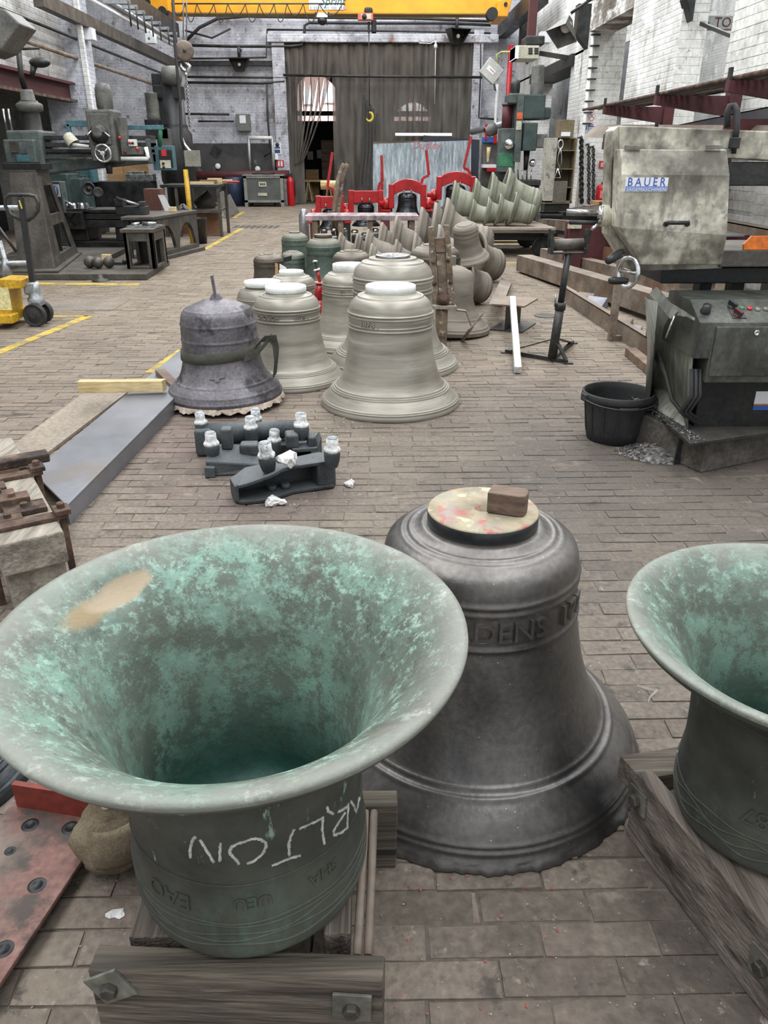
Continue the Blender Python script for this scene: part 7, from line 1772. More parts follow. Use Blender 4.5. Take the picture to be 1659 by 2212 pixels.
# ================================================================ MIDDLE AND FAR GROUND
# ---- iron headstock leaning upright before the brown bell
ih = thing('iron_headstock', 'rusty upright headstock of two strapped timbers with a big pivot bolt', 'headstock', (at(958, 690, 6.9).x, 6.95, 0))
yh_ = 6.9
K_ = lambda px, py, Y=yh_: at(px, py, Y)
def hpiece(name, pts, Y, t, mt, par, bev=.004):
    P = [K_(x, y, Y) for x, y in pts]; return B().hexa(P, [p+Vector((0, t, 0)) for p in P]).build(name, mt, par, bev)
lime = mat('rust_with_lime', [hx('55463b'), hx('74665a'), hx('897c6e')], 8, .85, .05, 0, bump=.5, stain=[(hx('b9b0a2'), 16, .58, .64), (hx('6a5a3c'), 3, .5, .66)])
hpiece('side_timber', [(926, 492), (937, 490), (948, 660), (934, 662)], yh_, .09, lime, ih)
hpiece('side_timber', [(960, 487), (971, 487), (983, 660), (969, 662)], yh_, .09, lime, ih)
hpiece('spacer', [(938, 515), (961, 513), (963, 545), (941, 546)], yh_+.02, .06, wood_brn, ih)
hpiece('centre_plate', [(942, 547), (962, 545), (968, 634), (948, 636)], yh_+.03, .05, lime, ih)
hpiece('bolt_plate', [(944, 634), (969, 632), (971, 664), (945, 666)], yh_+.0, .07, rust, ih)
c_ = K_(957, 647); B().lathe([(.058, -.0), (.058, .02), (.05, .03), (.04, .03), (.035, .055), (.001, .06)], 20, frame_to(c_, (0, -1, 0))).build('pivot_bolt', rust, ih)
for px, py in ((936, 566), (968, 562), (938, 612), (973, 610)):
    B().lathe([(.018, 0), (.014, .014), (.001, .018)], 12, frame_to(K_(px, py), (0, -1, 0))).build('rivet', rust, ih)
hpiece('foot_shoe', [(934, 660), (987, 662), (988, 670), (936, 668)], yh_-.06, .2, wood_grey, ih)
f_ = K_(938, 669); e_2 = K_(990, 672)
B().bx(f_.x+.02, f_.x+.12, yh_-.02, yh_+.1, .0, f_.z).build('base_block', lime, ih, .01)
tag(B().strip([K_(985, 669, 6.86), K_(1006, 672, 6.86), K_(1019, 708, 6.86)], .03, .012, (0, 1, .2)).build('bent_strap', rust_lt), 'bent iron strap at the foot of the rusty headstock', 'strap')
tag(B().strip([gnd(1000, 737)+Vector((0, 0, .01)), K_(1018, 708, 6.8), K_(1045, 675, 6.8)], .05, .014, (1, 0, .8)).build('iron_strap', rust_lt), 'straight iron strap crossing the bent strap on the brown bell', 'strap')
# ---- red jack tool between the pale bells
rj = thing('grease_pump', 'slim red pump with a long chrome topped plunger between the pale bells', 'pump', (at(690, 660, 7.25).x, 7.25, 0))
yj = 7.25; J = lambda px, py: at(px, py, yj)
B().cyl(J(688, 648), J(691, 612), .038, .038, 16).build('barrel', red, rj); B().cyl(J(691, 612), J(691, 609), .05, .05, 18).build('brass_collar', mat('copper_collar', [hx('a5775c'), hx('bd8f74')], 5, .4), rj)
B().cyl(J(691, 609), J(685, 584), .016, .016, 12).build('plunger', red, rj); B().cyl(J(685, 584), J(684, 581), .03, .03, 14).build('white_collar', white, rj)
B().cyl(J(684, 581), J(681, 566), .009, .009, 8).build('rod', black, rj); B().cyl(J(681, 566), J(681, 562), .026, .022, 12).build('chrome_knob', chrome, rj)
B().cyl((J(690, 650).x, yj, 0.0), J(688, 648), .045, .04, 16).build('foot', red, rj); B().tube([J(690, 640), J(683, 650), J(692, 665)], .012, 8).build('hose', red, rj)
# ---- cardboard and papers on the small dark bell
cdb = mat('cardboard', [hx('9a7a56'), hx('b08f69')], 5, .85, .05, 0, bump=0)
P = [at(x, y, 9.3) for x, y in ((592, 600), (600, 600), (600, 570), (594, 568))]
P[0].z = P[1].z = 0
tag(B().hexa(P, [p+Vector((0, .012, 0)) for p in P]).build('cardboard_piece', cdb), 'piece of brown cardboard standing beside the small dark bell', 'cardboard')
P = [at(x, y, 9.35) for x, y in ((600, 596), (622, 592), (618, 578), (604, 570))]
P[0].z = P[1].z = 0
tag(B().hexa(P, [p+Vector((0, .01, 0)) for p in P]).build('crumpled_paper', paper), 'crumpled white paper beside the cardboard on the small dark bell', 'paper')
P = [at(x, y, 9.55) for x, y in ((612, 567), (628, 563), (629, 552), (612, 556))]
tag(B().hexa(P, [p+Vector((0, .1, 0)) for p in P]).build('clamp_block', iron_dk, None, .006), 'black clamp block between the two smallest old bells', 'block')
# ---- steel bench with bright fittings under it
ybn = 12.6; zbn = at(660, 466, ybn).z
sbn = thing('steel_bench', 'narrow old steel bench with a pinkish top in front of the red headstocks', 'bench', (at(770, 480, ybn).x, ybn+.3, 0))
bx0, bx1 = at(658, 466, ybn).x, at(905, 458, ybn).x
B().bx(bx0, bx1, ybn, ybn+.7, zbn-.07, zbn).build('bench_top', mat('pinkish_worn_steel', [hx('5c5152'), hx('8d8184'), hx('b59da0')], 3, .5, .1, .3, stretch=(3, .4, 1)), sbn, .006)
for x in (bx0+.15, bx0+.55, bx1-.75, bx1-.1):
    for y in (ybn+.03, ybn+.6): B().bx(x-.04, x+.04, y, y+.07, 0, zbn-.07).build('leg', lime, sbn)
B().bx(bx0+.1, bx1-.1, ybn+.05, ybn+.6, .18, .21).build('lower_shelf', iron, sbn)
for i in range(8):
    x = bx0+.28+i*.16; r_ = random.Random(i)
    f = thing('clapper_fitting', ['leftmost bright fitting under the steel bench, behind its left leg', 'second bright fitting from the left under the steel bench', 'third bright fitting from the left under the steel bench', 'dark bodied fitting fourth from the left under the steel bench', 'fifth bright fitting from the left under the steel bench', 'sixth fitting from the left under the steel bench', 'seventh dark fitting under the steel bench, beside the brown bells', 'rightmost fitting under the steel bench'][i], 'fitting', (x, ybn+.15, .211), 0, 'bright fittings under the steel bench')
    B().bx(x-.05, x+.05, ybn+.1, ybn+.2, .211, .211+.2+.1*r_.random()).build('fitting_body', steel if i % 3 else iron, f, .012)
    B().cyl((x, ybn+.09, .36), (x, ybn+.1, .36), .028, .028, 14).build('eye_hole', iron_dk, f); B().lathe([(.055, 0), (.06, .03), (.04, .05), (.001, .05)], 14, TR(x, ybn+.15, .41+.1*r_.random())).build('fitting_cap', chrome if i % 2 else steel, f)
gc_ = gnd(660, 522)
tag(B().lathe([(.001, 0), (.1, .0), (.1, .5), (.07, .55), (.06, .62), (.001, .63)], 20, TR(gc_.x, gc_.y-.2, 0)).build('gas_cylinder', galv), 'small bright metal cylinder at the left end of the steel bench', 'cylinder')
# ---- bent black springs standing at the bench
for i, dx in enumerate((0, .1)):
    b_ = at(716+10*i, 505, 13.5); pts = [(b_.x+dx*0, 13.45+.1*i, .0), (at(722+9*i, 450, 13.5).x, 13.45+.1*i, at(720, 450, 13.5).z), (at(731+8*i, 385, 13.5).x, 13.45+.1*i, at(720, 385, 13.5).z), (at(739+8*i, 362, 13.5).x, 13.45+.1*i, at(720, 362, 13.5).z), (at(744+7*i, 354, 13.5).x, 13.45+.1*i, at(720, 354, 13.5).z)]
    tag(B().tube(pts, .035, 8).build('bent_bar', lime), ['dark bent bar leaning at the steel bench, front one', 'dark bent bar leaning at the steel bench, rear one'][i], 'bar')
# ---- red headstocks with hung bells
GH = 'red painted headstocks with black bells in a row'
def redhead(px, py, w, Y, label, lever, arch=0.0, zb=0.0):
    c = at(px, py, Y); z = c.z; t = thing('red_headstock', label, 'headstock', (c.x, Y, 0), 0, GH)
    s = w/2
    n = 10; up = []; lo = []
    for k in range(n+1):
        u = -s+2*s*k/n; h_ = arch*(1-(u/s)**2)
        up.append((u, .0+h_+.05)); lo.append((u, -.16+h_*1.1))
    B().prism(up+lo[::-1], .2, basis((c.x, Y+.1, z), (1, 0, 0), (0, 0, 1), (0, -1, 0))).build('beam', red, t, .012)
    for q in (-1, 1):
        B().bx(c.x+q*s-.05, c.x+q*s+.05, Y-.12, Y+.12, z-.36, z+.06).build('end_plate', red, t, .012)
        B().lathe([(.09, -.05), (.11, -.03), (.11, .05), (.05, .07), (.05, .14), (.001, .14)], 18, frame_to((c.x+q*(s+.09), Y, z-.28), (q, 0, 0))).build('bearing', red, t)
        B().bx(c.x+q*(s+.1)-.09, c.x+q*(s+.1)+.09, Y-.1, Y+.1, z-.42, z-.38).build('bearing_foot', red, t, .006)
        B().bx(c.x+q*(s+.1)-.07, c.x+q*(s+.1)+.07, Y-.08, Y+.08, 0, z-.42).build('frame_leg', red_dk if q < 0 else iron_dk, t)
    for k in (-1, 1): B().cyl((c.x+k*.07, Y-.12, z-.14), (c.x+k*.07, Y-.05, z-.02+arch*.8), .016, .016, 8).build('bolt', steel, t)
    if lever:
        q, h_, bend = lever
        p0 = Vector((c.x+q*s*.85, Y, z+.04)); 
        pts = [p0, p0+Vector((-.03*bend, 0, .12)), p0+Vector((-.14*bend, -.02, .17)), p0+Vector((-.16*bend+.02, -.02, .2)), p0+Vector((-.05*bend+.03*q, -.02, h_))]
        for a, b in zip(pts, pts[1:]): pass
        m_ = B()
        for a, b in zip([pts[0], pts[1], pts[2]], [pts[1], pts[2], pts[4]]): m_.bar(a, b, .035, .05)
        m_.build('stay', red, t, .004)
    return t, c
R_ = [(712, 430, .42, 15.5, 'red headstock at the left end of the row, bent bars before it', (.6, .75, 1)), (790, 418, .56, 15.8, 'red headstock second from the left, with two stays', (1, .62, -.6)), (880, 405, .60, 15.6, 'red headstock third from the left with a high arched beam', (1, .6, -1)), (985, 388, .66, 16.3, 'red headstock at the right end, partly behind the sage bells', (1, .72, 1))]
for i, (px, py, w, Y, lb_, lv) in enumerate(R_):
    t, c = redhead(px, py, w, Y, lb_, lv, .10 if i > 1 else .0)
    zt_ = c.z-.17+(.08 if i > 1 else 0); Rb = .24+.03*i
    std_bell('bell', ['black bell hung under the leftmost red headstock', 'black bell hung under the second red headstock', 'black bell hung under the arched third red headstock', 'black bell hung under the rightmost red headstock'][i], (c.x, Y, max(.02, zt_-1.5*Rb)), Rb, 1.5*Rb, bell_black, 'black bells under the red headstocks', None, 40, 70)
rl = at(740, 395, 16.0); 
tag(B().bar(at(735, 410, 16.1), at(741, 375, 16.1), .05, .04).bar(at(735, 410, 16.1), at(741, 422, 16.1), .05, .04).bar(at(741, 422, 16.1), Vector((at(741, 440, 16.1).x, 16.1, .0)), .05, .04).build('red_stay', red, None, .004), 'bent red stay standing between the second and third headstocks', 'stay')
tag(B().bx(at(822, 400, 17).x, at(828, 400, 17).x, 16.95, 17.0, 0, at(825, 372, 17).z).build('red_post', red), 'thin red post behind the second headstock', 'post')
lg = at(718, 412, 15.9); tag(B().cyl((lg.x-.22, 15.9, lg.z+.1), (lg.x+.2, 15.9, lg.z+.1), .08, .08, 18).build('wood_roller', wood_pale), 'short pale wooden roller resting on the leftmost red headstock', 'roller')
# ---- galvanised sheet and boards by the curtain
gsm = mat('streaky_galvanised_sheet', [hx('5b646a'), hx('7d878d'), hx('a4adb3')], 3.2, .45, .1, .3, bump=0, stretch=(4, 4, .35), lohi=(.36, .64))
yg = 22.5
Gq = [at(805, 432, yg), at(1018, 425, yg), at(1018, 303, yg+.25), at(806, 311, yg+.25)]
for k in (0, 1): Gq[k].z = 0.0
gs = thing('galvanised_sheet', 'large streaky galvanised sheet leaning before the curtain, red writing on it', 'metal sheet', (Gq[0].lerp(Gq[1], .5).x, yg, 0))
gso = B().hexa(Gq, [p+Vector((0, .03, 0)) for p in Gq]).build('sheet', gsm, gs)
def on_sheet(px, py):
    n_ = (Gq[1]-Gq[0]).cross(Gq[3]-Gq[0]).normalized(); return onplane(px, py, Gq[0], n_), n_
po_, nn_ = on_sheet(921, 314); xx = (Gq[1]-Gq[0]).normalized(); yy_ = (Gq[3]-Gq[0]).normalized()
if nn_.y > 0: nn_ = -nn_
lettering('Dudley', .26, basis(po_+nn_*.012, xx, yy_, nn_), mat('red_chalk', [hx('96595f'), hx('a86a70')], 12, .8, .05, 0, bump=0), gs, .002, 'red_writing', shear=.2)
P = [at(915, 330, yg+.9), at(1036, 330, yg+.9), at(1036, 302, yg+.9), at(915, 292, yg+.9)]
for k in (0, 1): P[k].z = .01
navy = mat('dark_board', [hx('20242d'), hx('2c313b')], 3, .6)
tag(B().hexa(P, [p+Vector((0, .04, 0)) for p in P]).build('dark_board', navy), 'dark navy board standing behind the galvanised sheet', 'board')
P = [at(806, 330, yg+.6), at(915, 330, yg+.6), at(915, 304, yg+.6), at(806, 306, yg+.6)]
for k in (0, 1): P[k].z = .01
tag(B().hexa(P, [p+Vector((0, .04, 0)) for p in P]).build('wooden_board', wood_old), 'brown board edge just above the left half of the galvanised sheet', 'board')
# fluorescent tube on a batten before the curtain
ft0, ft1 = at(854, 290, 29.0), at(976, 291, 29.0)
fl_t = thing('tube_light', 'long lit fluorescent tube mounted low before the strip curtain', 'tube light', (ft0.lerp(ft1, .5).x, 29.0, ft0.z))
B().cyl(ft0, ft1, .035, .035, 12).build('tube', emit('lit_tube', (.95, 1, .98), 1.1), fl_t)
B().bx(ft0.x, ft1.x, 29.03, 29.1, ft0.z-.05, ft0.z+.04).build('batten', white, fl_t); B().bx((ft0.x+ft1.x)/2-.02, (ft0.x+ft1.x)/2+.02, 29.05, 29.3, ft0.z-.2, ft0.z).build('bracket', iron, fl_t)
# heap of grey strips
for i in range(5):
    x = 782+5*i
    tag(B().strip([at(x+4+2*i, 205+10*i, 29.1), at(x+4+2*i, 320, 28.95), at(x-3+3*i, 380, 28.8), (at(x-9+4*i, 425, 28.7).x, 28.7, 0.02)], .06, .006, (1, .2, 0)).build('loose_strip', cable), ['loose dark strip hanging at the curtain gap, first from the left', 'loose dark strip hanging at the curtain gap, second', 'loose dark strip hanging at the curtain gap, third', 'loose dark strip hanging at the curtain gap, fourth', 'loose dark strip hanging at the curtain gap, nearest the galvanised sheet'][i], 'strip')
# ---- things in the store room behind
yt_ = 31.5
tt = thing('trestle_table', 'pale wooden trestle table in the dark store room behind the curtain', 'table', (at(688, 420, yt_).x, yt_, 0))
a, b = at(658, 389, yt_), at(716, 391, yt_)
B().bx(a.x, b.x, yt_, yt_+.8, a.z-.06, a.z).build('table_top', wood_pale, tt)
for q in (.12, .88):
    x = a.x+(b.x-a.x)*q
    for dy in (0, .7):
        B().bar((x-.12, yt_+dy, 0), (x, yt_+dy, a.z-.05), .07, .05).build('leg', wood_pale, tt)
        B().bar((x+.14, yt_+dy, 0), (x+.02, yt_+dy, a.z-.05), .07, .05).build('leg', wood_pale, tt)
tag(B().bx(at(662, 420, 32.4).x, at(690, 420, 32.4).x, 32.4, 32.45, 0, at(675, 366, 32.4).z).build('plywood_sheet', ply), 'plywood sheet standing behind the trestle table', 'board')
tag(B().bx(at(697, 420, 33.2).x, at(723, 420, 33.2).x, 33.2, 33.26, 0, at(710, 303, 33.2).z).build('brown_door_panel', wood_brn), 'tall brown panel standing at the right of the dark store room', 'panel')
tag(B().bx(at(634, 430, 30.2).x, at(641, 430, 30.2).x, 30.2, 30.5, 0, at(637, 398, 30.2).z).build('narrow_plank', wood_pale), 'narrow plank standing just inside the doorway by the extinguisher', 'plank')
for i, (px, py) in enumerate(((670, 336), (691, 333))):
    a = at(px-6, py+9, 36.9); b = at(px+6, py-9, 36.9); tag(B().bx(a.x, b.x, 36.9, 36.92, a.z, b.z).build('pinned_paper', paper), ['paper sheet pinned at the back of the store room, left one', 'paper sheet pinned at the back of the store room, right one'][i], 'paper')
# ---- grey cabinet by the door
ca, cb2 = gnd(530, 447), gnd(614, 447); yc = ca.y
zc_ = at(570, 380, yc).z
kc = thing('grey_cabinet', 'wide grey steel cabinet with two label plates, left of the doorway', 'cabinet', ((ca.x+cb2.x)/2, yc, 0))
B().bx(ca.x+.05, cb2.x-.05, yc+.02, yc+.7, .14, zc_-.05).build('cabinet_body', mat('cabinet_grey', [hx('4d504e'), hx('5f6260')], 3, .5, .08, .1), kc)
fg = mat('cabinet_frame_grey', [hx('77786f'), hx('8b8c83')], 4, .5)
for x0, x1, z0, z1 in ((ca.x, ca.x+.1, 0, zc_), (cb2.x-.1, cb2.x, 0, zc_), (ca.x, cb2.x, zc_-.07, zc_), (ca.x, cb2.x, .14, .21)): B().bx(x0, x1, yc-.01, yc+.05, z0, z1).build('frame_rail', fg, kc)
for x in (ca.x, cb2.x-.08): B().bx(x, x+.08, yc+.62, yc+.7, 0, .2).build('leg', fg, kc)
B().bx(ca.x-.03, cb2.x+.03, yc-.03, yc+.72, zc_, zc_+.04).build('top', fg, kc)
for px, py, w_, h2 in ((567, 398, .26, .15), (567, 420, .3, .09)):
    p = at(px, py, yc-.012); B().bx(p.x-w_/2, p.x+w_/2, yc-.016, yc+.02, p.z-h2/2, p.z+h2/2).build('label_plate', beige, kc)
p = at(567, 398, yc-.02)
for k in (-1, 0, 1): B().bx(p.x+k*.06-.02, p.x+k*.06+.02, yc-.02, yc-.014, p.z-.03, p.z+.03).build('label_mark', iron_dk, kc)
tag(B().tube([(ca.x+.3, yc+.1, zc_+.06), (ca.x+.5, yc+.25, zc_+.08), (ca.x+.8, yc+.1, zc_+.06), (ca.x+1.0, yc+.3, zc_+.07)], .03, 8).build('hose_coil', rubber), 'dark hose lying on top of the grey cabinet', 'hose')
bd = at(517, 430, yc+.6)
tag(B().lathe([(.001, 0), (.3, 0), (.3, .9), (.28, .92), (.001, .92)], 24, TR(bd.x-.12, yc+.5, 0)).build('blue_drum', mat('dark_blue_drum', [hx('232d45'), hx('2f3a55')], 4, .5)), 'dark blue drum left of the grey cabinet', 'drum')
def extinguisher(x, Y, z0, h, r, label, label_panel=False):
    t = thing('fire_extinguisher', label, 'fire extinguisher', (x, Y, z0))
    B().lathe([(.001, z0), (r*.95, z0), (r, z0+.02), (r, z0+h*.72), (r*.9, z0+h*.80), (r*.45, z0+h*.86), (r*.35, z0+h*.88), (.001, z0+h*.88)], 24, TR(x, Y, 0)).build('cylinder', red_fe, t)
    B().bx(x-r*.3, x+r*.6, Y-.02, Y+.02, z0+h*.88, z0+h*.98).build('valve_handle', black, t, .004)
    B().tube([(x+r*.5, Y-.02, z0+h*.9), (x+r*1.15, Y-.03, z0+h*.75), (x+r*1.1, Y-.04, z0+h*.3)], .014, 6).build('hose', black, t)
    if label_panel:
        B().lathe([(r*1.004, z0+h*.25), (r*1.006, z0+h*.6)], 12, TR(x, Y, 0), True, math.radians(-125), math.radians(-55)).build('label', mat('pale_red_label', [hx('c56b70'), hx('d08287')], 12, .5), t)
    return t
x_ = at(628, 412, 28.6).x; extinguisher(x_, 28.6, 0.0, 1.05, .13, 'red fire extinguisher on a stand left of the curtained doorway')
q = at(628, 418, 28.6)
# signs on the left door pilaster
yq = YB-.26
s1 = thing('safety_sign', 'white sign with blue text panels on the pilaster left of the doorway', 'sign', (at(599, 320, yq).x, yq, at(599, 334, yq).z))
a, b = at(591, 333, yq), at(607, 308, yq); B().bx(a.x, b.x, yq-.01, yq, a.z, b.z).build('sign_board', signwhite, s1)
for y0, y1 in ((317, 321), (323, 331)):
    a, b = at(594, y1, yq-.012), at(605, y0, yq-.012); B().bx(a.x, b.x, yq-.014, yq-.009, a.z, b.z).build('blue_panel', mat('sign_navy', [hx('24386b'), hx('2b4280')], 4, .5), s1)
B().lathe([(.001, 0), (.07, 0), (.07, .003), (.001, .003)], 18, frame_to(at(599, 312.5, yq-.011), (0, -1, 0))).build('pictogram', iron, s1)
s2 = thing('fire_sign', 'small red and white fire action sign below the blue and white sign', 'sign', (at(605, 352, yq).x, yq, at(605, 360, yq).z))
a, b = at(597, 361, yq), at(613, 346, yq); B().bx(a.x, b.x, yq-.01, yq, a.z, b.z).build('sign_board', signred, s2)
for x0 in (601, 607): a, b = at(x0, 359, yq), at(x0+3, 348, yq); B().bx(a.x, b.x, yq-.014, yq-.009, a.z, b.z).build('white_symbol', signwhite, s2)
p = at(597, 338, yq); tag(B().lathe([(.08, -.1), (.05, .08), (.001, .09)], 14, TR(p.x, yq-.06, p.z)).build('white_bell_push', white), 'small white cone shaped sounder under the blue and white sign', 'sounder')
# electrical box, tube frame, pipes and gauges on the back wall
a, b = at(511, 283, YB-.3), at(538, 246, YB-.3)
eb2 = thing('fuse_box', 'grey electrical fuse box with a white label on the back wall', 'fuse box', ((a.x+b.x)/2, YB-.1, a.z))
B().bx(a.x, b.x, YB-.3, YB-.001, a.z, b.z).build('box_body', mat('fuse_grey', [hx('5d605e'), hx('6c6f6d')], 4, .5), eb2, .01)
a, b = at(518, 266, YB-.31), at(530, 249, YB-.31); B().bx(a.x, b.x, YB-.31, YB-.3, a.z, b.z).build('label', signwhite, eb2)
tf = thing('tubular_stand', 'bright rectangular tube frame standing against the dark dado', 'stand', (at(563, 370, YB-.5).x, YB-.5, 0))
yf = YB-.5
B().tube([at(541, 385, yf), at(537, 297, yf)], .05, 8).build('upright_tube', galv, tf); B().tube([at(592, 385, yf), at(588, 297, yf)], .05, 8).build('upright_tube', galv, tf); B().tube([at(537, 298, yf), at(588, 298, yf)], .055, 8).build('top_tube', white, tf)
for x in (541, 592): B().cyl((at(x, 385, yf).x, yf, 0), at(x, 385, yf), .05, .05, 8).build('leg_tube', galv, tf)
bp = tag(B().tube([at(400, 379, YB-.6), at(625, 377, YB-.6)], .14, 14).build('brown_pipe', red_dk), 'thick brown red pipe running low along the back wall', 'pipe')
for i, (px, py) in enumerate(((471, 359), (557, 365))):
    g_ = thing('pressure_gauge', ['white pressure gauge on the dado, left one', 'white pressure gauge on the dado, near the tube frame'][i], 'gauge', (at(px, py, YB-.2).x, YB-.2, at(px, py, YB-.2).z))
    B().lathe([(.085, 0), (.09, .05), (.08, .06), (.001, .055)], 20, frame_to(at(px, py, YB-.2), (0, -1, 0))).build('gauge_face', signwhite, g_)
    B().cyl(at(px, py, YB-.18), (at(px, py, YB-.18).x, YB-.18, at(px, py+16, YB-.18).z), .025, .025, 8).build('stem', iron, g_); B().bx(at(px, py, YB).x-.03, at(px, py, YB).x+.03, YB-.2, YB-.03, at(px, py, YB-.1).z-.03, at(px, py, YB-.1).z+.03).build('wall_clip', iron, g_)
tag(B().bx(-.16, .16, -.003, .003, -.16, .16, Matrix.Translation(at(466, 327, YB-.055)) @ Matrix.Rotation(.6, 4, 'Y')).build('tilted_plate', iron), 'square grey plate hung askew on the dark dado', 'plate')
PW_ = [('dark cable run just under the crane girder on the back wall', [(462, 33), (560, 36), (700, 38), (900, 40), (1075, 47)], .04), ('dark pipe with a bend above the doorway', [(415, 98), (500, 100), (630, 100), (652, 97), (657, 85), (658, 55), (668, 49), (800, 50), (960, 50), (1060, 54)], .045),
       ('thin pipe just above the door lintel', [(576, 64), (700, 65), (900, 68), (1060, 72)], .03), ('horizontal pipe left of the doorway near the lamp hood', [(384, 127), (470, 126), (575, 124), (577, 66)], .03),
       ('long dark rail crossing the curtain and the left wall', [(400, 166), (620, 168)], .035), ('lower dark pipe below the long rail', [(405, 178), (560, 180), (615, 176)], .04), ('pipe running into the left of the fuse box', [(400, 246), (495, 247)], .035), ('short pipe below it at the left of the fuse box', [(428, 262), (505, 262)], .03),
       ('vertical conduit beside the pilaster from rail to dado', [(576, 182), (578, 250), (584, 330), (570, 338)], .03), ('vertical pipe pair at the right of the doorway', [(1038, 95), (1038, 160), (1034, 255), (1075, 258)], .04), ('drooping cable from girder to the left of the back wall', [(400, 90), (430, 60), (470, 40), (560, 32)], .05), ('sagging dark cable left of the lamp hood', [(400, 66), (458, 82), (498, 62)], .03)]
for lb_, pts, r_ in PW_:
    tag(B().tube([at(x, y, YB-.22) for x, y in pts], r_, 8).build('wall_pipe', cable if 'cable' in lb_ else iron), lb_, 'pipe')
tag(B().tube([at(612, 162, YB-.45), at(800, 165, YB-.45), at(1042, 167, YB-.45)], .04, 8).build('curtain_rail', iron), 'long thin steel rail hung across the whole doorway before the curtain', 'rail')
def hood(px, py, Y, s, label, rx=0.0):
    p = at(px, py, Y); t = thing('lamp_hood', label, 'lamp', tuple(p))
    M = TR(*p) @ Matrix.Rotation(rx, 4, 'Z')
    q = [(-s, -s*.6, 0), (s, -s*.6, 0), (s, s*.6, 0), (-s, s*.6, 0)]; r_ = [(-s*.45, -s*.1, -s*1.1), (s*.45, -s*.1, -s*1.1), (s*.45, s*.5, -s*1.1), (-s*.45, s*.5, -s*1.1)]
    for i in range(4):
        j = (i+1) % 4
        if i == 0: continue
        B().hexa([M @ Vector(q[i]), M @ Vector(q[j]), M @ Vector(r_[j]), M @ Vector(r_[i])], [M @ (Vector(v)+Vector((0, .015, .01))) for v in (q[i], q[j], r_[j], r_[i])]).build('hood_side', iron, t)
    B().bx(-s, s, -s*.6, s*.6, 0, .02, M).build('hood_top', iron, t)
    B().sphere(M @ Vector((0, .0, -s*.5)), s*.18, 12).build('bulb', white, t); B().cyl(M @ Vector((0, .1, 0)), M @ Vector((0, .1, .35)), .05, .05, 8).build('stem', iron, t); B().cyl(M @ Vector((0, .1, .3)), (p.x, YB, p.z+.3), .04, .04, 8).build('wall_arm', iron, t)
    return t
hood(516, 127, YB-.55, .32, 'dark square lamp hood with a bulb, left of the doorway')
hood(990, 64, YB-.6, .36, 'dark tilted lamp hood above the right side of the curtain', .4)
p = at(941, 100, YB-.4); tag(B().sphere(p, .06, 12, (1, 1, 1.4)).cyl(p, p+Vector((0, 0, .16)), .03, .03, 8).tube([p+Vector((0, 0, .16)), at(930, 94, YB-.4), at(905, 93, YB-.32)], .015, 6).tube([p, at(939, 225, YB-.42)], .012, 6).build('hanging_bulb', white), 'small bare bulb with a pull cord hanging before the curtain top', 'bulb')

# ================================================================ OVERHEAD
ycr = 26.0
cr = thing('bridge_crane', 'yellow overhead travelling crane girder across the hall', 'crane', (-1, ycr, 5.2))
zb_c = at(600, 27.5, ycr).z; xg0, xg1 = at(348, 20, ycr).x, at(1086, 20, ycr).x
B().bx(xg0, xg1, ycr, ycr+.5, zb_c, zb_c+.95).build('girder', yellow, cr, .01)
B().bx(xg0, xg1, ycr-.05, ycr+.55, zb_c-.03, zb_c).build('lower_flange', mat('crane_yellow_dark', [hx('8a6a1a'), hx('a37f22')], 3, .5), cr)
a = at(318, 40, ycr); b = at(372, -10, ycr)
B().bx(a.x, b.x, ycr-.6, ycr+1.2, a.z+.1, b.z).build('end_carriage', yellow, cr, .02)
for px, py in ((316, 13), (352, 33)): B().cyl((at(px, py, ycr-.65).x, ycr-.7, at(px, py, ycr).z), (at(px, py, ycr-.65).x, ycr-.4, at(px, py, ycr).z), .12, .12, 16).build('wheel', iron_dk, cr)
a = at(1068, 42, ycr); b = at(1094, 8, ycr)
B().hexa([Vector((a.x, ycr-.5, a.z)), Vector((a.x+.3, ycr-.5, a.z)), Vector((a.x+.3, ycr+1, a.z)), Vector((a.x, ycr+1, a.z))], [Vector((a.x, ycr-.5, b.z)), Vector((b.x+.1, ycr-.5, b.z+.1)), Vector((b.x+.1, ycr+1, b.z+.1)), Vector((a.x, ycr+1, b.z))]).build('end_carriage', yellow, cr, .02)
B().cyl((at(1057, 35, ycr).x, ycr-.6, at(1057, 37, ycr).z), (at(1057, 35, ycr).x, ycr-.3, at(1057, 37, ycr).z), .16, .16, 18).build('wheel', iron_dk, cr)
B().cyl((at(1086, 15, ycr).x, ycr-.55, at(1086, 16, ycr).z), (at(1086, 15, ycr).x, ycr-.45, at(1086, 16, ycr).z), .05, .05, 12).build('axle_cap', iron_dk, cr)
a = at(668, 21, ycr); b = at(743, -12, ycr)
sgn = B().bx(a.x, b.x, ycr-.02, ycr, a.z, b.z).build('sign_board', signwhite, cr)
lettering('Sprint', .30, FM(at(718, 4, ycr).x, ycr-.024, at(718, 3.5, ycr).z), signgreen, sgn, .002, 'sign_lettering', shear=.3)
dash = B(); xq = at(688, 17, ycr)
for i, w_ in enumerate((.06, .0, .1, .1, .1, .1, .0, .1, .1, .1, 0, .1, .1, .1, .0, .1, .1, .1, .1)):
    if w_: x = at(670, 17, ycr).x+i*.055; dash.bx(x, x+.035, ycr-.023, ycr-.019, xq.z-.035, xq.z+.03)
o = dash.build('small_print', mat('faded_print', [hx('8f9aa0'), hx('9fa9ae')], 5, .6), sgn); o['kind'] = 'stuff'
hb_ = at(787, 40, ycr)
ho = thing('hoist', 'dark hoist hanging below the crane girder with orange faced control box', 'hoist', tuple(hb_))
B().bx(at(787, 30, ycr).x, at(805, 30, ycr).x, ycr-.25, ycr+.2, at(790, 34, ycr).z, at(790, 18, ycr).z).build('hoist_body', iron_dk, ho, .06, seg=3)
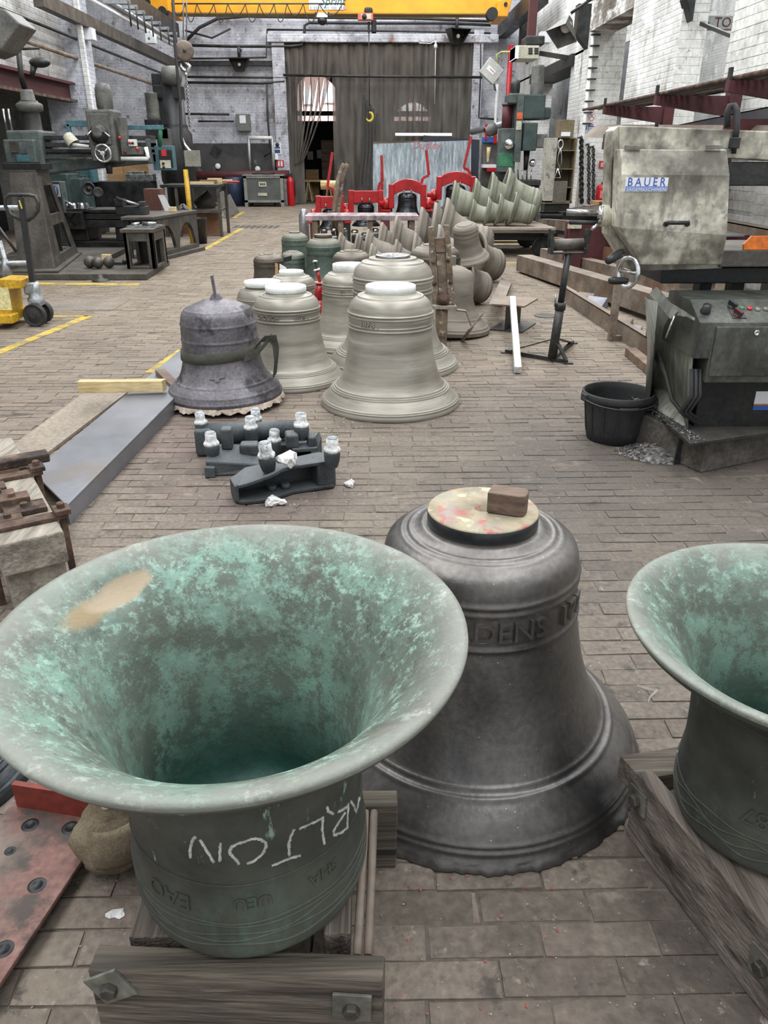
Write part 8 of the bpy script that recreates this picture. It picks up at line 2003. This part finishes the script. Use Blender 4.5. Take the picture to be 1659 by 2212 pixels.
B().bx(at(773, 30, ycr).x, at(806, 30, ycr).x, ycr-.35, ycr-.2, at(790, 48, ycr).z, at(790, 32, ycr).z).build('control_box', mat('orange_red_cover', [hx('c4513c'), hx('d5644e')], 4, .5), ho, .02)
B().bx(at(780, 30, ycr).x, at(802, 30, ycr).x, ycr-.365, ycr-.345, at(790, 46, ycr).z, at(790, 35, ycr).z).build('face_panel', beige, ho, .01)
B().lathe([(.07, 0), (.07, .02), (.001, .02)], 18, frame_to((at(787, 40, ycr).x, ycr-.37, at(787, 40.5, ycr).z), (0, -1, 0))).build('dial', iron_dk, ho)
B().bx(at(794, 30, ycr).x, at(799, 30, ycr).x, ycr-.1, ycr, at(790, 70, ycr).z, at(790, 48, ycr).z).build('chain_guide', iron_dk, ho); B().bx(at(802, 30, ycr).x, at(813, 30, ycr).x, ycr-.15, ycr+.05, at(790, 72, ycr).z, at(790, 43, ycr).z).build('chain_bag', iron_dk, ho, .03)
wx = at(797, 100, ycr).x; zw0, zw1 = at(797, 70, ycr).z, at(797, 232, ycr).z
B().cyl((wx, ycr-.05, zw1), (wx, ycr-.05, zw0), .014, .014, 6).build('chain', iron, ho)
hz = zw1
B().bx(wx-.07, wx+.07, ycr-.1, ycr, hz-.1, hz+.02).build('hook_block', iron_dk, ho, .01)
B().tube([(wx+.11*math.cos(t)*.9, ycr-.05, hz-.25+.12*math.sin(t)) for t in [1.7-.3*k for k in range(16)]], [.035]*12+[.03, .025, .02, .01], 8).build('hook', mat('hook_yellow', [hx('b9a62e'), hx('cdb93c')], 4, .4), ho)
# festoon cable under the girder
fc_ = thing('festoon_cable', 'thin looped supply cable hanging below the yellow crane girder', 'cable', tuple(at(560, 30, ycr-.2)))
xs = [372, 400, 425, 462, 492, 530, 560, 592, 620, 655, 690, 740]
for i, (a, b) in enumerate(zip(xs, xs[1:])):
    dp = 26+14*(i % 2)
    B().tube([at(a+(b-a)*t, 8+4*dp*t*(1-t), ycr-.25) for t in [k/8 for k in range(9)]], .014, 5).build('cable_loop', cable, fc_)
B().tube([at(370, 8, ycr-.25), at(745, 8, ycr-.25)], .02, 5).build('cable_track', iron, fc_)
p = at(696, 38, ycr-.1); fd_ = thing('girder_lamp', 'black lamp with white box hanging below the crane sign', 'lamp', tuple(p))
B().bx(p.x-.16, p.x+.16, ycr-.2, ycr, at(696, 40, ycr).z, at(696, 30, ycr).z).build('white_box', signwhite, fd_, .01); B().sphere(at(696, 45, ycr-.1), .14, 16, (1, 1, .8)).build('black_shade', black, fd_)
for q in (-1, 1): B().bx(p.x+q*.18-.02, p.x+q*.18+.02, ycr-.15, ycr-.05, at(696, 42, ycr).z, zb_c).build('bracket', iron_dk, fd_)
# crane rails and long runs along both walls
def run(px0, py0, px1, py1, X, r, mtl, name, label, cat, sq=False):
    a = atx(px0, py0, X); b = atx(px1, py1, X); b.z = a.z = (a.z+b.z)/2
    m_ = B()
    if sq: m_.bar(a, b, r*2, r*2.6)
    else: m_.tube([a, b], r, 8)
    return tag(m_.build(name, mtl), label, cat)
run(262, -4, 377, 62, -5.6, .13, iron, 'crane_rail', 'dark left crane rail beam running back under the yellow girder', 'rail', True)
run(190, -6, 376, 101, -5.75, .035, signwhite, 'white_conduit', 'white conduit running along the left wall below the crane rail', 'conduit')
run(82, -2, 377, 138, -5.9, .09, cast, 'steel_beam', 'long grey steel beam running along the left wall', 'beam', True)
run(-10, 20, 352, 156, -6.0, .03, iron, 'wall_pipe', 'thin dark pipe along the left wall, upper of two', 'pipe')
run(20, 78, 340, 184, -6.05, .04, rust_lt, 'wall_pipe', 'brown pipe along the left wall, lower of two', 'pipe')
tray = thing('cable_ladder', 'stepped cable tray brackets under the left crane rail', 'cable tray', (-5.9, 22, 4.2))
for i in range(8):
    p = at(232+20*i, 3+11.5*i, 15+1.4*i); B().bx(p.x-.02, p.x+.36, p.y, p.y+.06, p.z-.03, p.z+.03).build('bracket_arm', galv, tray); B().cyl((p.x+.34, p.y, p.z-.35), (p.x+.34, p.y, p.z), .015, .015, 6).build('drop_rod', iron, tray)
B().tube([at(228, 0, 15), at(372, 88, 25)], .05, 6).build('tray_rail', galv, tray)
for i, (px0, py0, px1, py1, Y) in enumerate(((184, 89, 206, 63, 19.2), (320, 96, 338, 75, 23.0))):
    a, b = at(px0, py0, Y), at(px1, py1, Y); e_x = thing('emergency_light', ['white emergency light box on the left pier', 'white emergency light box with green spot farther along the left'][i], 'lamp', ((a.x+b.x)/2, Y, a.z))
    B().bx(a.x, b.x, Y-.25, Y, a.z, b.z).build('light_box', signwhite, e_x, .01)
    for k in (.3, .6): B().cyl((a.x+(b.x-a.x)*k, Y-.2, b.z), (a.x+(b.x-a.x)*k, Y-.2, b.z+.1), .04, .04, 10).build('lamp_head', signwhite, e_x)
    if i: B().lathe([(.03, 0), (.001, .005)], 10, frame_to((a.x+.1, Y-.255, a.z+.1), (0, -1, 0))).build('green_indicator', green, e_x)
# ball block, hook and chain at the left
yk2 = 17.0; kp2 = lambda px, py: at(px, py, yk2)
hkb = thing('hook_block', 'round brown pulley block with bright hook and chain hanging at the left', 'hook block', tuple(kp2(399, 200)))
B().lathe([(.001, -.07), (.14, -.07), (.175, -.05), (.175, .05), (.14, .07), (.001, .07)], 28, frame_to(kp2(398, 110), (.25, -1, 0))).build('pulley_cheek', rust_lt, hkb); B().lathe([(.03, .07), (.03, .1), (.001, .1)], 12, frame_to(kp2(398, 110), (.25, -1, 0))).build('pin', iron, hkb)
for dx in (-3, 4): B().tube([kp2(399+dx, 92), kp2(399+dx, -60)], .012, 5).build('wire_rope', galv, hkb)
B().tube([kp2(x, y) for x, y in ((400, 132), (404, 138), (410, 143), (408, 150), (402, 154), (396, 151), (391, 143), (390, 138))], [.03, .032, .035, .036, .036, .032, .022, .012], 8).build('hook', chrome, hkb)
B().tube([kp2(402, 156), kp2(402, 166)], .03, 6).build('shackle', chrome, hkb)
for i in range(26):
    p = kp2(402+i*.33, 168+i*4.2); 
    B().tube([p+Vector((.018*math.cos(t), 0, .034*math.sin(t))) if i % 2 else p+Vector((0, .018*math.cos(t), .034*math.sin(t))) for t in [2*math.pi*k/8 for k in range(8)]], .008, 4, True).build('chain_link', steel, hkb)
cc_ = thing('hanging_cable', 'dark vertical crane cable hanging just left of the pulley block', 'cable', tuple(at(380, 200, 16.5)))
B().tube([at(371, -60, 16.5), at(378, 100, 16.5), at(389, 215, 16.5), at(392, 300, 16.5), at(400, 330, 16.5)], .03, 6).build('cable_run', cable, cc_)
# hood of a floodlight at the upper left edge
p = at(12, 70, 10.5); fh = thing('floodlight', 'big grey floodlight hood at the upper left edge', 'lamp', tuple(p))
q = [at(x, y, 10.5) for x, y in ((-30, 10), (10, 20), (45, 52), (38, 60), (2, 108), (-30, 120))]
B().hexa(q, [v+Vector((0, .5, 0)) for v in q]).build('hood', mgrey, fh, .02)
B().cyl(at(-10, 20, 10.8), Vector((XL, 10.8, at(-10, 20, 10.8).z)), .03, .03, 8).build('wall_arm', iron, fh)

# ================================================================ FAR RIGHT
run(1172, -8, 1074, 74, 4.45, .16, iron_dk, 'crane_rail', 'dark right crane rail beam running back to the doorway corner', 'rail', True)
for i, (px, py, Y) in enumerate(((1085, 90, 27.5), (1252, 60, 20.2), (1401, 0, 13.9))):
    a = at(px-10, py-50, Y); b = at(px+10, py+48, Y); a.x = max(a.x, 4.99-(.3 if i < 2 else .14))
    tag(B().hexa([Vector((a.x, Y-.15, b.z+.3)), Vector((4.99, Y-.15, b.z)), Vector((4.99, Y+.15, b.z)), Vector((a.x, Y+.15, b.z+.3))], [Vector((a.x, Y-.15, a.z)), Vector((4.99, Y-.15, a.z)), Vector((4.99, Y+.15, a.z)), Vector((a.x, Y+.15, a.z))]).build('iron_corbel', iron), ['dark iron corbel below the crane rail in the far right corner', 'dark iron corbel above the far white pier', 'dark iron corbel at the top of the middle brick pier'][i], 'corbel')
# milling drill at the far right
ym = 21.0; Xm = lambda px, Y=ym: at(px, 300, Y).x; Zm = lambda py, Y=ym: at(1120, py, Y).z
md = thing('pillar_drill', 'dark green pillar drilling machine with grey motors at the far right', 'drilling machine', (Xm(1120), ym, 0))
B().bx(Xm(1083), Xm(1116), ym, ym+.6, Zm(372), Zm(277)).build('column_front', mgreen, md, .02); B().bx(Xm(1082), Xm(1114), ym-.01, ym+.3, Zm(360), Zm(331)).build('green_panel', green, md, .01)
B().cyl((Xm(1097), ym+.3, Zm(280)), (Xm(1097), ym+.3, Zm(224)), .13, .13, 22).build('round_column', red_dk, md); B().cyl((Xm(1097), ym+.3, Zm(226)), (Xm(1097), ym+.3, Zm(221)), .15, .15, 22).build('column_cap', mgrey, md)
B().bx(Xm(1093), Xm(1126), ym-.1, ym+.6, Zm(224), Zm(202)).build('belt_housing', mgreen, md, .03); B().bx(Xm(1110), Xm(1124), ym-.2, ym+.5, Zm(350), Zm(204)).build('slide', mgreen, md, .01)
B().bx(Xm(1124), Xm(1169), ym-.2, ym+.6, Zm(258), Zm(205)).build('gear_head', dgreen, md, .03); B().bx(Xm(1124), Xm(1185), ym-.1, ym+.6, Zm(258), Zm(232)).build('gear_head_side', dgreen, md, .06, seg=3)
B().bx(Xm(1126), Xm(1154), ym-.35, ym+.1, Zm(326), Zm(266)).build('feed_box', dgreen, md, .02); B().bx(Xm(1153), Xm(1178), ym-.3, ym+.2, Zm(320), Zm(290)).build('feed_motor', mgrey, md, .03)
B().lathe([(.16, 0), (.16, .3), (.155, .31), (.155, .6), (.14, .64), (.001, .65)], 22, TR(Xm(1155), ym+.2, Zm(205))).build('motor', mgrey, md)
B().lathe([(.10, 0), (.115, .05), (.115, .22), (.1, .3), (.001, .33)], 20, TR(Xm(1109), ym+.2, Zm(203))).build('motor', iron, md)
B().lathe([(.12, 0), (.12, .12), (.08, .16), (.001, .16)], 22, frame_to((Xm(1102), ym-.06, Zm(312)), (-.5, -1, 0))).build('hand_wheel', chrome, md)
B().bx(Xm(1110), Xm(1122), ym-.22, ym-.2, Zm(258), Zm(244)).build('orange_label', mat('orange_label', [hx('c5572f'), hx('d3663d')], 5, .5), md); B().bx(Xm(1110), Xm(1121), ym-.22, ym-.2, Zm(281), Zm(262)).build('pale_label', beige, md)
B().cyl((Xm(1140), ym, Zm(326)), (Xm(1140), ym, Zm(368)), .08, .05, 16).build('spindle', iron_dk, md); B().sphere((Xm(1152), ym-.15, Zm(352)), .09, 14).build('chuck', chrome, md)
B().bx(Xm(1092), Xm(1172), ym-.3, ym+.6, Zm(400), Zm(388)).build('work_table', iron, md, .01); B().bx(Xm(1095), Xm(1170), ym-.2, ym+.5, .0, Zm(400)).build('base', iron_dk, md, .02); B().bx(Xm(1078), Xm(1118), ym+.1, ym+.6, 0, Zm(372)).build('column_base', iron_dk, md)
for k in range(4): B().cyl((Xm(1122+9*k), ym-.25, Zm(390)), (Xm(1120+10*k), ym-.2, Zm(366)), .018, .018, 6).build('clamp_rod', steel if k % 2 else iron, md)
# red pipe and grey conduit in the corner
tag(B().cyl((at(1101, 150, 26).x, 26, 0.0), (at(1101, 150, 26).x, 26, at(1101, 98, 26).z), .075, .075, 12).build('red_pipe', red_fe), 'vertical red pipe in the far right corner behind the drill', 'pipe')
tag(B().cyl((at(1071, 250, 28).x, 28, 0.0), (at(1071, 250, 28).x, 28, at(1071, 182, 28).z), .05, .05, 10).build('white_pipe', white), 'vertical white pipe under the tilted floodlight', 'pipe')
# floodlight panel tilted at the right of the doorway
fl_c = at(1061, 154, 25.5); f2_ = thing('floodlight', 'pale grey square floodlight tilted on edge, right of the doorway', 'lamp', tuple(fl_c))
Mf = TR(*fl_c) @ Matrix.Rotation(.68, 4, 'Y')
B().bx(-.27, .27, -.12, .05, -.24, .24, Mf).build('lamp_body', mat('pale_grey_enamel', [hx('a5a59f'), hx('b9b9b3')], 4, .4), f2_, .02); B().bx(-.16, .1, -.127, -.12, -.06, .06, Mf).build('label', signwhite, f2_); B().bx(-.08, .08, -.131, -.126, -.0, .02, Mf).build('orange_mark', orange, f2_)
B().tube([fl_c+Vector((.2, 0, .2)), at(1073, 118, 25.5), at(1084, 112, 25.5), at(1112, 112, 25.0)], .03, 6).build('yellow_cable', mat('lime_cable', [hx('9a9a5a'), hx('adad6c')], 4, .6), f2_); B().cyl(fl_c, (at(1071, 170, 28).x, 28, fl_c.z-.3), .03, .03, 8).build('arm', iron, f2_)
# warm air heater box
a, b = at(1112, 127, 21.5), at(1166, 98, 21.5); wh = thing('unit_heater', 'beige slotted unit heater box high on the right wall', 'heater', ((a.x+b.x)/2, 21.5, a.z))
B().bx(a.x, b.x, 21.5, 22.3, a.z, b.z).build('heater_case', beige, wh, .02); B().bx(a.x, a.x+.08, 21.45, 22.3, a.z, b.z-.02).build('end_panel', signwhite, wh)
for px in (1146, 1159):
    for py in (105, 110, 115): p = at(px, py, 21.49); B().bx(p.x-.05, p.x+.05, 21.485, 21.5, p.z-.02, p.z+.015).build('louvre', iron_dk, wh)
a, b = at(1134, 98, 21.7), at(1176, 78, 21.7); B().bx(a.x, b.x, 21.6, 22.3, a.z, b.z).build('fan_housing', iron, wh, .03)
B().bx(at(1140, 60, 22).x, at(1157, 60, 22).x, 21.9, 22.1, at(1140, 80, 22).z, at(1140, -20, 22).z).build('flue', red_dk, wh); B().bar(at(1165, 115, 22), (5.0, 22, at(1165, 125, 22).z), .08, .1).build('wall_bracket', iron, wh)
# big lamp shade on a bracket
p = at(1220, 65, 18.6); ls = thing('floodlight', 'grey conical floodlight on a sloping bracket above the right wall opening', 'lamp', tuple(p))
dx_ = Vector((-.35, -.5, -.75))
B().lathe([(.10, 0), (.14, .1), (.33, .42), (.34, .44), (.32, .43), (.1, .06), (.001, .05)], 4, frame_to(p+Vector((.05, 0, .2)), dx_), False).build('shade', mgrey, ls); B().sphere(p+Vector((.0, -.1, .05)), .12, 14).build('bulb', white, ls)
B().cyl(p+Vector((.1, 0, .3)), p+Vector((.5, 0, .55)), .03, .03, 8).build('arm', iron, ls); B().cyl(p+Vector((.4, 0, .5)), (5.0, 18.6, p.z+.7), .03, .03, 8).build('wall_arm', iron, ls)
wbx = at(1180, 80, 22.2); tag(B().bx(wbx.x-.14, wbx.x+.12, 22.2, 22.5, wbx.z-.12, wbx.z+.12).build('white_junction_box', signwhite, None, .01), 'small white junction box right of the beige heater', 'box')
# grey cabinet with open brown shelves
yx = 17.6; Xc = lambda px: at(px, 350, yx).x; Zc = lambda py: at(1210, py, yx).z
oc = thing('open_cabinet', 'tall worn grey cabinet with open brown shelves and a sling hanging on it', 'cabinet', (Xc(1212), yx, 0))
brn = mat('brown_cabinet_inside', [hx('5f543f'), hx('75694f')], 4, .7, .08, 0); wg = mat('scuffed_grey_cabinet', [hx('8a877d'), hx('a19e94'), hx('b3b0a6')], 4, .6, .1, 0, stain=[(hx('5d5a53'), 6, .56, .66)])
B().bx(Xc(1182), Xc(1201), yx, yx+.5, Zc(438), Zc(298)).build('side_panel', wg, oc, .006); B().bx(Xc(1201), Xc(1243), yx+.4, yx+.46, Zc(438), Zc(298)).build('back_panel', brn, oc); B().bx(Xc(1240), Xc(1243), yx+.0, yx+.46, Zc(438), Zc(298)).build('side_panel', brn, oc)
for py in (324, 364, 404): B().bx(Xc(1201), Xc(1243), yx+.02, yx+.42, Zc(py)-.02, Zc(py)).build('shelf', brn, oc)
B().bx(Xc(1182), Xc(1243), yx, yx+.46, Zc(440), Zc(434)).build('bottom', brn, oc); B().bx(Xc(1201), Xc(1230), yx-.01, yx+.02, Zc(437), Zc(391)).build('door_panel', mat('brown_grey_door', [hx('56524a'), hx('655f56')], 4, .6), oc)
B().bx(Xc(1204), Xc(1236), yx+.1, yx+.44, Zc(298), Zc(258)).build('upper_box', brn, oc, .006); B().bx(Xc(1209), Xc(1228), yx+.07, yx+.1, Zc(294), Zc(285)).build('white_tag', signwhite, oc)
B().bx(Xc(1185), Xc(1240), yx+.05, yx+.45, 0, Zc(440)).build('stand', iron_dk, oc)
sl = [at(1211, 312, yx-.05)]
B().tube([sl[0]+Vector((.05*math.cos(t), 0, .085*math.sin(t))) for t in [2*math.pi*k/18 for k in range(18)]], .016, 6, True).build('sling_ring', chrome, oc)
for pts in (((1211, 319), (1206, 336), (1204, 348), (1213, 372)), ((1211, 319), (1213, 338), (1213, 352), (1205, 374))): B().tube([at(x, y, yx-.06) for x, y in pts], .012, 6).build('sling_leg', steel, oc)
B().tube([at(x, y, yx-.06) for x, y in ((1205, 363), (1198, 384), (1211, 384), (1205, 363))], .012, 6).build('shackle', chrome, oc)
# tick pipe, signs, extinguisher and chains on the far white pier
yp1 = 19.75
tp_p = thing('bracketed_pipe', 'narrow white pipe with little dark clips on the edge of the far pier', 'pipe', (at(1263, 300, yp1).x, yp1, 0))
B().cyl((at(1264, 300, yp1).x-.06, yp1-.05, 0.0), (at(1264, 300, yp1).x-.06, yp1-.05, at(1264, 70, yp1).z), .04, .04, 10).build('pipe_run', white, tp_p)
for i in range(9):
    z = at(1270, 75+24*i, yp1-.06).z; B().bx(at(1264, 300, yp1).x-.1, at(1264, 300, yp1).x+.09, yp1-.11, yp1, z-.015, z+.015).build('pipe_clip', iron, tp_p)
yps = 19.79
b1_ = thing('safety_sign', 'blue and white mandatory sign on the far white pier', 'sign', (at(1274, 276, yps).x, yps, at(1274, 285, yps).z))
a, b = at(1256, 285, yps), at(1292, 269, yps); B().bx(a.x, b.x, yps-.03, yps, a.z, b.z).build('sign_board', signwhite, b1_)
a, b = at(1269, 283, yps-.03), at(1290, 272, yps-.03); B().bx(a.x, b.x, yps-.036, yps-.028, a.z, b.z).build('blue_panel', blue, b1_); B().lathe([(.001, 0), (.055, 0), (.055, .005), (.001, .005)], 20, frame_to(at(1262.5, 277.5, yps-.03), (0, -1, 0)) @ Matrix.Diagonal((1, 1.2, 1, 1))).build('blue_disc', blue, b1_)
p = at(1262.5, 277.5, yps-.036); B().bx(p.x-.012, p.x+.012, p.y-.004, p.y, p.z-.01, p.z+.04).bx(p.x-.012, p.x+.012, p.y-.004, p.y, p.z-.045, p.z-.022).build('exclamation_mark', signwhite, b1_)
for k, (q0, q1) in enumerate(((275, 1288), (278, 1286), (281, 1280))): a = at(1271, q0+.8, yps-.037); b = at(q1, q0, yps-.037); B().bx(a.x, b.x, yps-.039, yps-.035, a.z-.004, b.z+.004).build('text_line', signwhite, b1_)
c1l = thing('paper_label', 'tall white label with red letters above the blue sign', 'label', (at(1277, 255, yps).x, yps, at(1277, 270, yps).z))
a, b = at(1271, 270, yps), at(1285, 237, yps); B().bx(a.x, b.x, yps-.03, yps, a.z, b.z).build('label_sheet', signwhite, c1l)
lettering('COO', .15, basis(((a.x+b.x)/2, yps-.032, (a.z+b.z)/2-.02), (0, 0, 1), (-1, 0, 0), (0, -1, 0)), signred, c1l, .002, 'red_lettering')
fs_ = thing('fire_sign', 'red and white fire point sign low on the far white pier', 'sign', (at(1306, 355, yps).x, yps, at(1306, 363, yps).z))
a, b = at(1293, 363, yps), at(1318, 348, yps); B().bx(a.x, b.x, yps-.03, yps, a.z, b.z).build('sign_board', signred, fs_)
for k in range(3): p = at(1307+3*k, 356, yps-.032); B().bar(p+Vector((-.02, 0, .05)), p+Vector((.03, 0, -.06)), .02, .004, (0, 1, 0)).build('flame_stroke', signwhite, fs_)
a, b = at(1297, 361, yps-.03), at(1305, 351, yps-.03); B().bx(a.x, b.x, yps-.034, yps-.028, a.z, b.z).build('text_panel', mat('pink_panel', [hx('cf9a9a'), hx('d9a9a9')], 4, .5), fs_)
zx = at(1303, 440, 19.5).z; extinguisher(at(1303, 420, 19.5).x, 19.58, zx, at(1303, 392, 19.5).z-zx, .15, 'red fire extinguisher hung on the far white pier behind the saw', True)
tag(B().bx(at(1283, 450, 19).x, at(1312, 450, 19).x, 18.9, 19.35, 0, at(1290, 434, 19).z).build('wooden_crate', wood_brn if False else ply, None, .01), 'plain wooden crate below the hung extinguisher', 'crate')
for i, (px, y0, y1) in enumerate(((1256, 300, 440), (1272, 315, 450), (1282, 320, 452))):
    ch_ = thing('hanging_chain', ['dark bundle of chain hanging at the left edge of the far pier', 'steel chain hanging on the far pier, middle one', 'steel chain hanging on the far pier, right one beside the red sign'][i], 'chain', tuple(at(px, y1, 19.55)), 0, 'chains hung on the far pier')
    n = 24
    for k in range(n):
        p = at(px+(k % 3-1)*.6, y0+(y1-y0)*k/n, 19.55)
        B().tube([p+(Vector((.03*math.cos(t), 0, .05*math.sin(t))) if k % 2 else Vector((0, .03*math.cos(t), .05*math.sin(t)))) for t in [2*math.pi*j/8 for j in range(8)]], .014 if i else .028, 4, True).build('chain_link', iron if i else iron_dk, ch_)
    tp0 = at(px, y0-3, 19.55); B().cyl(tp0, (tp0.x, 19.82, tp0.z), .02, .02, 8).build('wall_hook', iron, ch_)
# timber braces, crane beam lettering in the next aisle
yb_a = 18.0; a, b = at(1528, 62, yb_a), at(1600, 34, yb_a)
ab = thing('aisle_crane_beam', 'grey lifting beam in the next aisle, lettered with its load in red', 'beam', (8, yb_a, a.z))
B().bx(5.7, 10.8, yb_a, yb_a+.25, a.z, b.z).build('beam', mat('beam_grey', [hx('8d8f8e'), hx('a3a5a3')], 3, .6), ab)
lettering('½ TON', .24, FM(at(1557, 50, yb_a).x, yb_a-.004, at(1557, 49, yb_a).z), red_dk, ab, .003, 'red_lettering')
for x in (5.75, 10.7): B().bx(x, x+.2, yb_a, yb_a+.25, 0, a.z).build('post', galv, ab)
tag(B().bar(Vector((5.2, 13.95, at(1540, 50, 13.9).z)), Vector((5.3, 12.05, at(1580, 100, 12.05).z)), .05, .05).build('diagonal_brace', iron), 'dark diagonal brace in the opening between the brick piers', 'brace')
# clutter by the corner: sacks, hose reel, red box
p = gnd(1062, 455)
yq2 = 23.5; q = lambda px, py: at(px, py, yq2)
cl = thing('tool_rack', 'grey tool stand hung with red and blue bits in the far right corner', 'tool stand', (q(1060, 380).x, yq2, 0))
B().bx(q(1042, 380).x, q(1078, 380).x, yq2+.1, yq2+.5, 0, q(1060, 305).z).build('stand_body', mgrey, cl, .02); B().bx(q(1044, 300).x, q(1072, 300).x, yq2, yq2+.3, q(1060, 308).z, q(1060, 296).z).build('blue_tray', blue, cl, .01); B().bx(q(1066, 300).x, q(1073, 300).x, yq2-.05, yq2+.1, q(1060, 310).z, q(1060, 292).z).build('red_box', red_fe, cl, .01)
B().bar(q(1049, 302), q(1051, 268), .08, .06).build('red_handle', red_fe, cl); B().lathe([(.1, 0), (.16, .1), (.16, .3), (.001, .34)], 16, frame_to(q(1048, 285), (1, .2, .3))).build('grey_motor', mgrey, cl)
B().bx(q(1040, 366).x, q(1068, 366).x, yq2-.3, yq2+.1, q(1060, 362).z, q(1060, 355).z).build('white_tray', signwhite, cl); B().bx(q(1049, 366).x, q(1068, 366).x, yq2-.3, yq2+.1, q(1060, 370).z, q(1060, 362).z).build('red_tray', red_fe, cl)
B().cyl((q(1055, 330).x, yq2+.05, q(1055, 350).z), q(1056, 318), .03, .06, 8).build('brush', wood_pale, cl)
tag(B().cyl(at(1020, 285, 26.5), at(1090, 268, 24), .09, .09, 12).build('grey_duct', galv), 'grey duct rising behind the far right drill', 'duct')
